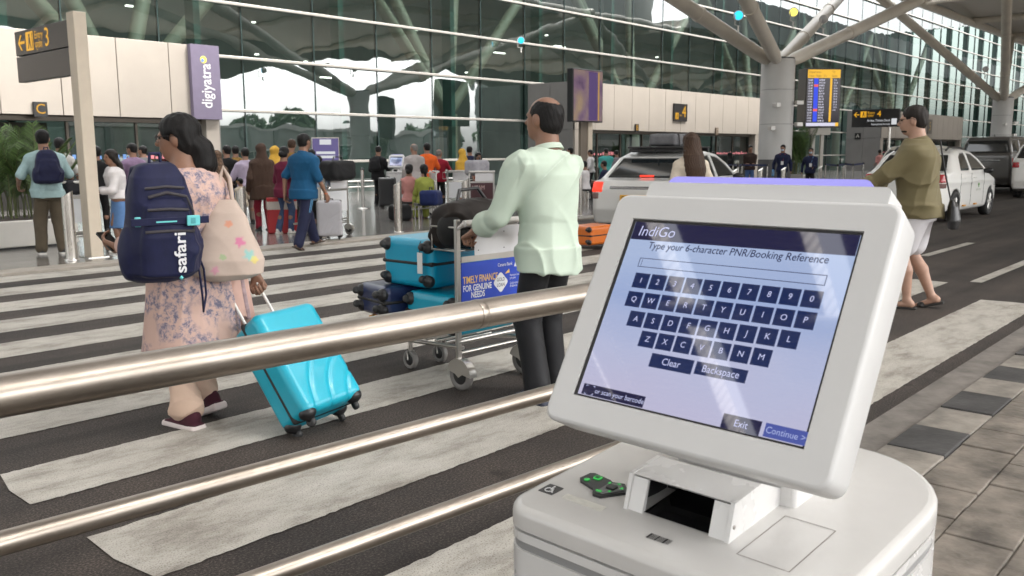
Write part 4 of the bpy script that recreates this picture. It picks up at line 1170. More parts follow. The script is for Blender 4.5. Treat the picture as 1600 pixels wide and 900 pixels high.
        for s_, e_, w_ in ((shL, eL, wL), (shR, eR, wR)):
            r0, r1, r2 = .0275 + e * .5, .0260 + e * .55, .0205 + e * .6
            if sl <= .5:
                q.append(RC(s_, s_ + (e_ - s_) * min(1, sl * 2), r0 * h, (r1 + .003) * h, k=.022 * h))
            else:
                q += [RC(s_, e_, r0 * h, r1 * h, k=.022 * h), RC(e_, e_ + (w_ - e_) * (sl - .5) * 2, r1 * h, (r1 + (r2 - r1) * (sl - .5) * 2) * h, k=.008 * h)]
                if top.get('cuff'):
                    c1 = e_ + (w_ - e_) * (sl - .5) * 2; u = (w_ - e_) / np.linalg.norm(w_ - e_)
                    q.append(RC(c1 - u * .028 * h, c1, (r2 + .010) * h, (r2 + .011) * h))
        so = soft(top.get('name', 'shirt'), q, res, mt, t, folds(h, top.get('fold', .014) * h / 1.7, top.get('seed', 1), 'drop' if hem < .4 else 'shirt'))
        if collar:
            C = MB(); n = 20
            prof = [(.039, .0), (.041, .012), (.040, .024), (.046, .022), (.053, .004)]
            ring_ = []
            for r_, z_ in prof:
                ring_.append((r_ * h, z_ * h))
            C.lathe(ring_, n, mtx=Matrix.Translation(Vector(S(0, -.008, .822))) @ Matrix.Rotation(math.radians(-14), 4, 'X'))
            C.build('collar', mt, so)
    if shoes:
        for s_, a_, fp in ((-1, aL, P['lfp']), (1, aR, P['rfp'])):
            B = _rot(0, fp); mt = shoes['mat']
            c = a_ + B @ np.array([0, .030, -.024]) * h
            if shoes['kind'] == 'sandal':
                so = soft('shoe', [BX(a_ + B @ np.array([0, .032, -.043]) * h, np.array([.026, .082, .006]) * h, .005 * h, B), RC(a_ + B @ np.array([-.024, .055, -.036]) * h, a_ + B @ np.array([.024, .055, -.036]) * h, .009 * h, .009 * h, k=.01), EL(a_ + B @ np.array([0, .055, -.030]) * h, np.array([.024, .020, .012]) * h, B)], min(res, .010), mt, t)
            else:
                so = soft('shoe', [RC(a_ + B @ np.array([0, -.016, -.020]) * h, a_ + B @ np.array([0, .072, -.034]) * h, .025 * h, .018 * h), EL(a_ + B @ np.array([0, -.012, -.006]) * h, np.array([.025, .032, .028]) * h, B, k=.01 * h), BX(a_ + B @ np.array([0, .028, -.040]) * h, np.array([.026, .078, .012]) * h, .01 * h, B, k=.008 * h)], min(res, .010), mt, t)
                if shoes.get('sole'):
                    soft('sole', [BX(a_ + B @ np.array([0, .030, -.0435]) * h, np.array([.0285, .082, .0135]) * h, .011 * h, B)], min(res, .006), shoes['sole'], so)
    # ---- hair and head coverings
    hk = hair or 'short'
    hcol = 'black'
    if ':' in hk: hk, hcol = hk.split(':')
    hm = hair_mat(hcol)
    hd = None
    if hk in ('short', 'thin', 'long', 'bun', 'pony', 'braid'):
        q = [E(0, -.085, .165, .375, .435, .375), E(0, -.20, -.08, .325, .27, .30, .1)]
        q += [E(0, .36, -.08, .30, .30, .33, .03, True), E(0, .12, -.48, .60, .46, .26, .03, True)]
        if hk != 'short' and hk != 'thin': q = [E(0, -.085, .175, .405, .465, .41), E(0, -.20, -.10, .36, .30, .38, .1), E(0, .38, -.10, .29, .30, .38, .03, True)]
        q += [E(-.36, .02, -.06, .09, .12, .16, .02, True), E(.36, .02, -.06, .09, .12, .16, .02, True)] if hk in ('short', 'thin', 'bun', 'pony', 'braid') else []
        if hk == 'thin': q += [E(0, -.02, .44, .25, .40, .22, .05, True), E(0, .25, .28, .42, .30, .25, .05, True)]
        if hk == 'long':
            a0 = H(0, -.22, .0); ln = P.get('hairlen', .30) * h
            q += [LF([(a0[2] - ln, a0[0] + .02 * h, a0[1] - .072 * h, .056 * h, .018 * h), (a0[2] - ln * .5, a0[0] + .01 * h, a0[1] - .066 * h, .078 * h, .028 * h), (a0[2] - ln * .25, a0[0], a0[1] - .045 * h, .076 * h, .034 * h), (a0[2] - .0 * h, a0[0], a0[1], .058 * h, .040 * h), (a0[2] + .03 * h, a0[0], a0[1] + .01 * h, .045 * h, .045 * h)], k=.03 * h)]
        if hk == 'bun': q += [E(-.05, -.48, -.22, .25, .22, .25, .08)]
        if hk == 'pony': q += [E(0, -.46, -.16, .20, .18, .18, .08), RC(H(.04, -.50, -.28), H(.10, -.48, -.62), .27 * hh, .31 * hh, k=.10 * hh), RC(H(.10, -.48, -.62), H(.16, -.42, -.92), .28 * hh, .17 * hh, k=.08 * hh)]
        if hk == 'braid': q += [E(0, -.45, -.15, .16, .15, .18, .06)] + [RC(H(.05 * i, -.42 - .02 * i, -.3 - .28 * i), H(.05 * (i + 1), -.44 - .02 * i, -.5 - .28 * i), .13 * hh, .10 * hh, k=.03 * hh) for i in range(7)]
        def hn(X, Y, Z): return (.0014 * (np.sin(230 * X + 60 * Y + 3 * np.sin(30 * Z)) + np.sin(190 * Y - 30 * Z + 50 * X))).astype(np.float32)
        hd = soft('hair', q, res * .8 if not fine else res, hm, t, hn)
    elif hk == 'balding':
        q = [E(0, -.09, .13, .352, .432, .386), E(0, -.22, -.12, .32, .265, .28, .1), E(0, .38, -.06, .36, .32, .42, .03, True), E(0, .12, -.50, .60, .46, .26, .03, True), E(0, -.14, .52, .25, .34, .30, .05, True), E(0, .24, .42, .30, .22, .22, .05, True), E(-.36, .02, -.06, .09, .12, .16, .02, True), E(.36, .02, -.06, .09, .12, .16, .02, True)]
        hd = soft('hair', q, res * .9, hm, t, lambda X, Y, Z: (.0015 * np.sin(210 * X + 90 * Z) * np.sin(190 * Y)).astype(np.float32))
    if headwear:
        q = [E(0, -.07, .12, .40, .47, .42), E(0, .36, -.04, .25, .24, .36, .03, True)]
        a0 = H(0, -.1, -.35)
        lowz = headwear.get('to', .62)
        c1, c2 = S(0, -.01, .78), S(0, -.015, lowz)
        q += [LF([(c2[2], c2[0], c2[1], (sw + .035) * h, .085 * h), (c1[2], c1[0], c1[1], (sw + .035) * h, .082 * h), (c1[2] + .045 * h, c1[0], c1[1], .075 * h, .068 * h), (a0[2] + .02 * h, a0[0], a0[1], .05 * h, .056 * h), (H(0, 0, .2)[2], *H(0, -.07, .12)[:2], .05 * h, .06 * h)], k=.03 * h)]
        q += [E(0, .38, -.06, .24, .26, .36, .03, True)]
        soft('headscarf', q, res, headwear['mat'], t, folds(h, .010 * h / 1.7, 5, 'drop'))
    J = dict(t=t, h=h, shL=shL, shR=shR, eL=eL, eR=eR, wL=wL, wR=wR, aL=aL, aR=aR, kL=kL, kR=kR, H=H, S=S, A=A, hh=hh, hc=hc)
    if extras: extras(J)
    return J
def glasses(J, rim=True):
    H, hh = J['H'], J['hh']; g = MB()
    for sx in (-1, 1):
        c = H(sx * .15, .43, .02)
        pts = [H(sx * .15 + .115 * math.cos(a), .43 - .03 * abs(math.cos(a)), .02 + .085 * math.sin(a)) for a in [2 * math.pi * i / 14 for i in range(15)]]
        g.tube(pts, .008 * hh, 6)
        g.tube([H(sx * .27, .41, .05), H(sx * .37, .2, .06), H(sx * .375, -.05, .05), H(sx * .36, -.12, -.02)], .010 * hh, 6)
    g.tube([H(-.04, .45, .04), H(.04, .45, .04)], .012 * hh, 6)
    return g.build('glasses', M('glasses_frame', (.012, .011, .011), .3), J['t'])
def to_world(J, p):
    return J['t'].matrix_basis @ Vector(p) if False else (Matrix.Translation(J['t'].location) @ Matrix.Rotation(J['t'].rotation_euler.z, 4, 'Z')) @ Vector(p)

M_JEANS = cloth('denim', (0.045, 0.07, 0.14), .8, .25, 12)
M_BLKT = cloth('black', (0.010, 0.010, 0.011), .8)
M_NVY = cloth('navy', (0.014, 0.018, 0.05), .8)
M_SHB = M('shoe_black', (.015, .015, .016), .5)
M_SHW = M('shoe_white', (.62, .60, .57), .6)
M_SANDAL = M('sandal_brown', (.05, .03, .02), .6)
TR = lambda m, **k: dict(kind='trousers', mat=m, **k)
TP = lambda m, **k: dict(mat=m, **k)
SHOE = lambda m=None, **k: dict(kind='shoe', mat=m or M_SHB, **k)
SAND = dict(kind='sandal', mat=M_SANDAL)

# ---------------------------------------------------------------- woman with the rucksack, nearest on the crossing
def floral(name):
    m, nt, b = _new(name)
    v = coords(nt)
    d = N(nt, 'ShaderNodeTexNoise', Scale=9.0, Detail=5.0); nt.links.new(v, d.inputs['Vector'])
    mx = N(nt, 'ShaderNodeMix', data_type='RGBA'); mx.inputs[0].default_value = .06; nt.links.new(v, mx.inputs[6]); nt.links.new(d.outputs['Color'], mx.inputs[7])
    n1 = N(nt, 'ShaderNodeTexNoise', Scale=34.0, Detail=6.0, Roughness=.75); nt.links.new(mx.outputs[2], n1.inputs['Vector'])
    r1 = ramp(nt, n1.outputs['Fac'], [(.40, (.16, .15, .21)), (.47, (.36, .29, .32)), (.53, (.58, .40, .34))])
    n2 = N(nt, 'ShaderNodeTexNoise', Scale=5.0, Detail=2.0); nt.links.new(v, n2.inputs['Vector'])
    r2 = ramp(nt, n2.outputs['Fac'], [(.42, (0, 0, 0)), (.52, (1, 1, 1))])
    m2 = N(nt, 'ShaderNodeMix', data_type='RGBA'); nt.links.new(r2.outputs[0], m2.inputs[0]); m2.inputs[6].default_value = (.58, .40, .34, 1); nt.links.new(r1.outputs[0], m2.inputs[7])
    nt.links.new(m2.outputs[2], b.inputs['Base Color']); b.inputs['Roughness'].default_value = .85; b.inputs['Specular IOR Level'].default_value = .2
    w = N(nt, 'ShaderNodeTexNoise', Scale=220.0); nt.links.new(v, w.inputs['Vector']); add_bump(nt, b, w.outputs['Fac'], .2, .002)
    return m
M_FLORAL = floral('floral_pink_cloth')
M_PINK = cloth('pale_pink', (0.58, 0.37, 0.31), .8, .06)
M_BEIGE = cloth('beige', (0.62, 0.45, 0.35), .8, .05)
M_MAROON = cloth('maroon_knit', (0.055, 0.012, 0.022), .75)
WF, WR = G(297, 668), G(324, 648)
wp = (np.array(WF) + np.array(WR)) / 2
WYAW = 100.0
def dupatta(J):
    h, S = J['h'], J['S']
    q = []
    c = lambda x, y, z: S(x, y, z)
    def row(x, y, z, rx, ry): p = c(x, y, z); return (p[2], p[0], p[1], rx * h, ry * h)
    q.append(LF([row(.175, -.055, .28, .034, .030), row(.150, -.062, .40, .036, .032), row(.118, -.068, .55, .034, .032), row(.092, -.066, .70, .030, .034), row(.078, -.040, .79, .030, .040), row(.072, -.01, .835, .024, .034)]))
    q.append(LF([row(.120, -.085, .34, .030, .016), row(.09, -.088, .52, .028, .016), row(.065, -.083, .70, .026, .018), row(.05, -.060, .80, .026, .024)], k=.02))
    soft('scarf', q, .006, M_PINK, J['t'], folds(h, .010, 9, 'drop'))
    soft('scarf_border', [LF([row(.146, -.094, .33, .010, .008), row(.118, -.098, .50, .010, .009), row(.092, -.097, .66, .010, .008), row(.075, -.082, .76, .010, .008)])], .005, cloth('mauve_band', (.42, .30, .31), .8, .35, 20), J['t'], folds(h, .004, 4, 'drop'))
    glasses(J)
    MB().tube([J['H'](.2, -.33, .05), J['H'](-.02, -.47, .02), J['H'](-.24, -.33, .0)], .018 * J['hh'], 8).build('hair_clip', M_BLACK, J['t'])
rl_ = Matrix.Rotation(-math.radians(WYAW - 90), 3, 'Z')
la_ = rl_ @ Vector(np.array(WF) - wp); ra_ = rl_ @ Vector(np.array(WR) - wp)
WH = 1.60
woman = person('woman in a pale pink floral tunic walking over the crossing with a suitcase', wp, WYAW, WH,
    top=TP(M_FLORAL, sleeve=.86, hem=.21, ease=.016, flare=1.20, fold=.020, name='tunic', seed=4), bottom=TR(M_BEIGE, loose=1.10, cuff=1.15, end=.86, fold=.028),
    hair='pony', shoes=SHOE(M_MAROON, sole=M('pale_sole', (.66, .58, .56), .6)), sk='b', res=.0065, female=True, build=1.18, extras=dupatta,
    pose=dict(turn=36, nod=-4, lean=.008, la=(la_.x / WH, la_.y / WH, .047), ra=(ra_.x / WH, ra_.y / WH - .01, .066), rfp=-22, lfp=0,
              lw=(-.165, .12, .585), lpole=(-.5, -1, -.4), lh=((-.25, .9, .25), (.75, .1, .65)), rw=(.215, -.075, .455), rpole=(.6, -.6, .1), rh=((.25, -.2, -.85), (-.75, -.5, 0)), curl=(.5, 1.0)))
W2 = lambda p: to_world(woman, p)
phone_p = W2(woman['wL'] + np.array([.0, .075, .035]))
tp = thing('mobile_phone', 'black mobile phone held in the left hand of the woman with the rucksack', 'phone', phone_p, math.radians(WYAW - 90))
MB().prism(rrect(-.036, .036, -.075, .075, .009), -.004, .004, mtx=Matrix.Rotation(math.radians(35), 4, 'X')).build('case', M_BLACK, tp, bevel=.002)
MB().prism(rrect(-.033, .033, -.072, .072, .008), .0041, .0046, mtx=Matrix.Rotation(math.radians(35), 4, 'X')).build('display', M_BLACKG, tp)

# rucksack hanging from her left shoulder
M_BAG = cloth('bag_navy', (0.010, 0.012, 0.045), .62, .18, 16, .4)
M_BAGD = cloth('bag_zip', (0.05, 0.045, 0.05), .6)
M_AQUA = M('aqua_plastic', (.16, .60, .62), .4)
def rucksack(name, label, loc, rz, s=1.0, res=.007, tilt=0, detail=True, mat=None):
    """local: X right as seen from behind, Y forward (towards the wearer), Z up; base at the bottom"""
    mat = mat or M_BAG
    t = thing(name, label, 'rucksack', loc, rz)
    t.rotation_euler = (math.radians(tilt), 0, rz)
    q = [LF([(0, 0, -.02, .150 * s, .085 * s), (.04 * s, 0, -.03, .180 * s, .105 * s), (.16 * s, 0, -.03, .185 * s, .110 * s), (.34 * s, 0, -.02, .165 * s, .095 * s), (.44 * s, 0, 0, .135 * s, .075 * s), (.50 * s, 0, .02, .085 * s, .045 * s)], pw=3.0, rnd=.02 * s)]
    q += [LF([(.03 * s, 0, -.115 * s, .135 * s, .045 * s), (.20 * s, 0, -.12 * s, .140 * s, .05 * s), (.33 * s, 0, -.10 * s, .12 * s, .04 * s), (.37 * s, 0, -.09 * s, .08 * s, .02 * s)], k=.01 * s, pw=3.0, rnd=.015 * s)]
    q += [EL((-.178 * s, -.02, .12 * s), (.035 * s, .06 * s, .11 * s), k=.02 * s), EL((.178 * s, -.02, .12 * s), (.035 * s, .06 * s, .11 * s), k=.02 * s)]
    soft('bag_body', q, res, mat, t, folds(1.7 * s, .013 * s, 8))
    mb = MB().tube([(-.03 * s, .03, .49 * s), (-.025 * s, .035, .535 * s), (.025 * s, .035, .535 * s), (.03 * s, .03, .49 * s)], .009 * s, 8); mb.build('grab_handle', mat, t)
    for sx in (-1, 1):
        MB().tube([(sx * .07 * s, .06 * s, .47 * s), (sx * .085 * s, .12 * s, .46 * s), (sx * .10 * s, .16 * s, .36 * s), (sx * .12 * s, .12 * s, .16 * s), (sx * .15 * s, .05 * s, .06 * s)], .017 * s, 8).build('shoulder_strap', mat, t)
    if not detail: return t
    yf = -.168 * s
    for z, w, r_ in ((.315, .105, 0), (.225, .125, 0)):
        MB().tube([(-w * s, yf + .012 - (.0 if z < .3 else -.015), z * s), (0, yf - .004 + (.016 if z > .3 else 0), z * s + .004), (w * s, yf + .012 + (.015 if z > .3 else 0), z * s - .004)], .0065 * s, 8).build('zip', M_BAGD, t)
    MB().tube([(-.10 * s, -.10 * s, .40 * s), (0, -.125 * s, .41 * s), (.10 * s, -.10 * s, .40 * s)], .006 * s, 8).build('zip', M_BAGD, t)
    MB().tube([(.128 * s, yf + .03, .20 * s), (.13 * s, yf + .03, .30 * s), (.105 * s, yf + .05, .365 * s), (.0, -.125 * s, .385 * s), (-.09 * s, yf + .055, .365 * s)], .007 * s, 8).build('zip', M_BAGD, t)
    MB().box(-.20 * s, .20 * s, yf - .004, yf + .004, .255 * s, .285 * s).build('webbing', mat, t, bevel=.002)
    MB().box(-.075 * s, .03 * s, yf - .006, yf - .0045, .266 * s, .272 * s).build('reflective_strip', M_AQUA, t)
    bk = MB().box(.08 * s, .148 * s, yf - .016, yf - .0045, .248 * s, .292 * s).build('buckle', M_AQUA, t, bevel=.004)
    MB().box(.098 * s, .122 * s, yf - .018, yf - .0165, .258 * s, .282 * s).build('buckle_clip', M('aqua_dark', (.08, .36, .38), .4), bk)
    MB().box(-.175 * s, -.145 * s, yf + .01, yf + .024, .25 * s, .29 * s).build('buckle', M_AQUA, t, bevel=.004)
    text_mesh('lettering', 'safari', .085 * s, M('print_white', (.72, .72, .74), .6), t, frame((.045 * s, yf - .0065, .045 * s), (0, 0, 1), (-1, 0, 0), (0, -1, 0)), bold=.018, extrude=.0008)
    MB().lathe([(0, -.001), (.012 * s, 0), (0, .001)], 4, mtx=frame((.045 * s, yf - .004, .024 * s), (1, 0, 0), (0, 0, 1), (0, -1, 0))).build('emblem', M_AQUA, t)
    MB().tube([(.16 * s, -.01, .12 * s), (.19 * s, -.05, .02 * s), (.20 * s, -.06, -.10 * s), (.215 * s, -.03, -.17 * s), (.245 * s, 0, -.10 * s), (.235 * s, 0, .02 * s), (.20 * s, .0, .10 * s)], .006 * s, 6).build('loose_strap', mat, t)
    return t
rucksack('rucksack', 'navy rucksack with aqua buckles and white lettering on the woman in pink', W2(woman['S'](-.192, -.110, .515)), math.radians(WYAW - 90 - 20), 1.02, .006, tilt=5).scale = (.86, 1, 1.07)
# cloth tote bag hanging by her right side
M_TOTE = cloth('tote_cream', (0.50, 0.40, 0.34), .8, .05)
tote = thing('tote_bag', 'cream cloth tote bag with pink and aqua flowers beside the woman in pink', 'bag', Vector(_C + _ray(358, 436) * (4.50 / FPX)), math.radians(236))
soft('bag_body', [LF([(0, .01, 0, .055, .10), (.03, .01, 0, .085, .17), (.10, .005, 0, .085, .175), (.22, -.03, 0, .06, .13), (.33, -.08, 0, .035, .09), (.40, -.115, 0, .018, .055)], pw=2.4, rnd=.01)], .006, M_TOTE, tote, folds(1.7, .009, 12))
MB().tube([(-.11, .03, .39), (-.16, .02, .50), (-.18, -.01, .56), (-.165, -.03, .50), (-.115, -.035, .39)], .011, 8).build('handle', M_TOTE, tote)
def print_flowers(m, spots):
    """flowers printed on the cloth: soft five-petal patches by position on the bag"""
    nt = m.node_tree; bs = nt.nodes['Principled BSDF']; src = bs.inputs['Base Color'].links[0].from_socket
    tc = nt.nodes.new('ShaderNodeTexCoord'); sp = nt.nodes.new('ShaderNodeSeparateXYZ'); nt.links.new(tc.outputs['Object'], sp.inputs[0])
    n = N(nt, 'ShaderNodeTexNoise', Scale=38.0, Detail=3.0); nt.links.new(tc.outputs['Object'], n.inputs['Vector'])
    def mth(op, a, b=None):
        k = N(nt, 'ShaderNodeMath', operation=op)
        for i, q in enumerate((a, b)):
            if q is None: continue
            if isinstance(q, (int, float)): k.inputs[i].default_value = q
            else: nt.links.new(q, k.inputs[i])
        return k.outputs[0]
    for y, z, r, c in spots:
        dy, dz = mth('SUBTRACT', sp.outputs['Y'], y), mth('SUBTRACT', sp.outputs['Z'], z)
        d = mth('SQRT', mth('ADD', mth('MULTIPLY', dy, dy), mth('MULTIPLY', dz, dz)))
        pet = mth('MULTIPLY', mth('SINE', mth('MULTIPLY', mth('ARCTAN2', dz, dy), 5.0)), r * .12)
        e = mth('SUBTRACT', mth('ADD', mth('ADD', d, pet), mth('MULTIPLY', n.outputs['Fac'], r * 1.2)), r * .6)
        rp = ramp(nt, mth('DIVIDE', e, r), [(.55, (1, 1, 1)), (1.0, (0, 0, 0))])
        mx = N(nt, 'ShaderNodeMix', data_type='RGBA'); nt.links.new(mth('MULTIPLY', rp.outputs[0], .6), mx.inputs[0]); nt.links.new(src, mx.inputs[6]); mx.inputs[7].default_value = (*c, 1); src = mx.outputs[2]
    nt.links.new(src, bs.inputs['Base Color'])
print_flowers(M_TOTE, ((.06, .19, .030, (.60, .05, .28)), (.105, .125, .030, (.10, .52, .52)), (.13, .105, .022, (.70, .60, .08)), (.01, .28, .022, (.70, .22, .10)), (-.06, .06, .026, (.60, .20, .35)), (-.02, .12, .018, (.25, .45, .20))))

# ---------------------------------------------------------------- man in the mint shirt pushing a trolley
M_MINT = cloth('mint', (0.53, 0.62, 0.52), .75, .04, 5)
M_BLKTR = cloth('black_trousers', (0.010, 0.010, 0.012), .55, .1)
TX, TY0 = 3.94, 3.66                      # trolley: middle of the rear axle
man = person('balding man in a mint green shirt and black trousers pushing a loaded luggage trolley', (3.84, 3.12, 0), 80, 1.71,
    top=TP(M_MINT, sleeve=.80, hem=.44, ease=.018, fold=.036, seed=21, cuff=True), bottom=TR(M_BLKTR, loose=1.12, fold=.006, cuff=1.15), hair='balding', collar=True,
    shoes=SHOE(M('shoe_navy', (.02, .025, .045), .6)), sk='b', res=.0065, build=.97,
    pose=dict(turn=14, nod=3, lean=.012, lw=(-.150, .205, .562), rw=(.13, .235, .565), lpole=(-.45, -1, -.5), rpole=(.45, -1, -.5), lh=((-.05, .8, -.35), (.25, -.2, -.95)), rh=((.05, .8, -.35), (-.25, -.2, -.95)), curl=1.0,
              la=(-.055, -.01, .047), ra=(.06, .04, .047)))

# ---------------------------------------------------------------- man in the olive shirt, far side of the kiosk
M_OLIVE = cloth('olive', (0.165, 0.138, 0.072), .7, .07, 6)
M_WSHORT = cloth('white_shorts', (0.60, 0.58, 0.60), .8, .04)
of = G(1428, 481)
def olive_x(J):
    glasses(J)
    H, hh = J['H'], J['hh']
    soft('beard', [EL(H(0, .13, -.33), np.array([.205, .245, .15]) * hh, J['A']), EL(H(0, .33, -.24), np.array([.09, .12, .05]) * hh, J['A'], sub=True), EL(H(0, .2, -.12), np.array([.5, .5, .14]) * hh, J['A'], k=.02, sub=True)], .006, hair_mat('dark'), J['t'])
olive = person('man in an olive long sleeved shirt and white shorts with glasses, walking on the road', of, 100, 1.80,
    top=TP(M_OLIVE, sleeve=.82, hem=.455, ease=.014, fold=.030, seed=31, cuff=True), bottom=dict(kind='shorts', mat=M_WSHORT, name='shorts', len=.82, loose=1.2, fold=.008), hair='short:dark', collar=True,
    shoes=dict(kind='sandal', mat=M('slipper_black', (.02, .018, .016), .6)), sk='d', res=.008, build=1.10, extras=olive_x,
    pose=dict(turn=4, nod=-4, lean=.035, lw=(-.13, .30, .57), rw=(.13, .30, .565), lpole=(-.4, -.8, -.7), rpole=(.4, -.8, -.7), curl=.8, la=(-.045, .03, .047), ra=(.05, -.07, .060), rfp=-16, rkp=(0, 1, .2)))
ob = thing('shoulder_bag', 'small black bag hanging behind the white shorts of the man in olive', 'bag', to_world(olive, olive['S'](.02, -.135, .40)), math.radians(10))
soft('bag_body', [LF([(0, 0, 0, .09, .045), (.08, 0, 0, .10, .06), (.20, 0, .01, .075, .045), (.26, 0, .02, .03, .02)], rnd=.01)], .008, M('black_leather', (.012, .012, .013), .35, bump=.2, bscale=60), ob)
MB().tube([(0, .03, .24), (-.05, .10, .55), (-.10, .14, .78)], .007, 6).build('strap', M_BLACK, ob)
# ================================================================== luggage and trolleys
def suitcase(label, c, W=.42, Dp=.26, L=.60, mtx=None, handle=0.0, res=.008, group=None, band=(.012, .012, .012), ridges=True, strap=None):
    """local: X width, Y depth (front = -Y), Z up from the wheels; origin under the shell"""
    t = thing('suitcase', label, 'suitcase', (0, 0, 0), 0, group)
    t.matrix_world = mtx
    q = [BX((0, 0, L / 2), (W / 2, Dp / 2, L / 2), .045)]
    def rid(X, Y, Z):
        o = np.zeros(np.broadcast(X, Y, Z).shape, np.float32)
        for k in (0.30, 0.46, 0.62):
            d = np.sqrt((X - .25 * W - W * .5) ** 2 + (Z + .02) ** 2) - k * (L + .1)
            o = o + .006 * np.exp(-(d / .010) ** 2)
        o = o - .004 * np.exp(-((np.abs(X) - W * .36) / .02) ** 2) * 0
        return np.where(np.abs(Y) > Dp / 2 - .06, o, 0)
    mt = M('shell_%02d%02d%02d' % tuple(int(v * 99) for v in c), c, .33, var=.05, vscale=4, bump=.05, bscale=400, coat=.1)
    soft('shell', q, res, mt, t, rid if ridges else None)
    soft('zip_band', [BX((0, .0, L / 2), (W / 2 + .004, .014, L / 2 + .004), .013), BX((0, 0, L / 2), (W / 2 - .03, .1, L / 2 - .03), .02, sub=True)], min(res, .007), M('zip_black', band, .6), t)
    for sx in (-1, 1):
        for sy in (-1, 1):
            x, y = sx * (W / 2 - .05), sy * (Dp / 2 - .055)
            w = soft('wheel_housing', [EL((x * 1.04, y * 1.06, .014), (.046, .044, .036)), RC((x, y, .0), (x, y + .012, -.028), .022, .015, k=.012)], .007, M('wheel_plastic', (.014, .014, .015), .4), t)
            m = Matrix.Translation((x, y + .010, -.032)) @ Matrix.Rotation(math.pi / 2, 4, 'Y') @ Matrix.Rotation(.3 * sx, 4, 'X')
            MB().lathe([(0, -.013), (.013, -.013), (.023, -.011), (.025, 0), (.023, .011), (.013, .013), (0, .013)], 18, mtx=m).build('wheel', M('wheel_rubber', (.03, .03, .03), .55), w)
    if handle:
        hd = MB()
        for sx in (-1, 1): hd.tube([(sx * .10, Dp / 2 - .035, L - .01), (sx * .10, Dp / 2 - .035, L + handle)], .0085, 10)
        hb = hd.build('handle_rods', M('white_alu', (.72, .71, .69), .35, metal=.3), t)
        MB().tube([(-.115, Dp / 2 - .035, L + handle), (.115, Dp / 2 - .035, L + handle)], .014, 12).build('grip', M_BLACK, hb)
    MB().tube([(-.07, -.0, L - .005), (-.06, 0, L + .022), (.06, 0, L + .022), (.07, 0, L - .005)], .010, 8).build('carry_handle', M_BLACK, t)
    if strap:
        MB().tube([(W * .1, -Dp / 2 - .012, .05), (W * .16, -Dp / 2 - .016, .10), (W * .08, -Dp / 2 - .016, .14), (W * .02, -Dp / 2 - .012, .09), (W * .1, -Dp / 2 - .014, .03), (W * .02, -Dp / 2 - .012, -.0)], .014, 8).build('strap', M('strap_orange', strap, .5), t)
    return t
CY = (0.012, 0.37, 0.50)
# the one she pulls, leaning on two wheels
th = math.radians(37)
ax_z = Vector((-.10, math.sin(th), math.cos(th))).normalized(); ax_x = Vector((1, .06, 0)); ax_x = (ax_x - ax_z * ax_x.dot(ax_z)).normalized(); ax_y = ax_z.cross(ax_x)
so_ = Vector((2.655, 3.655, .0)) + ax_y * -.075 + ax_z * .058
suitcase('bright cyan suitcase rolling on two wheels behind the woman in pink', CY, .40, .25, .58, frame(so_, ax_x, ax_y, ax_z), handle=.36, res=.0065, group=None)

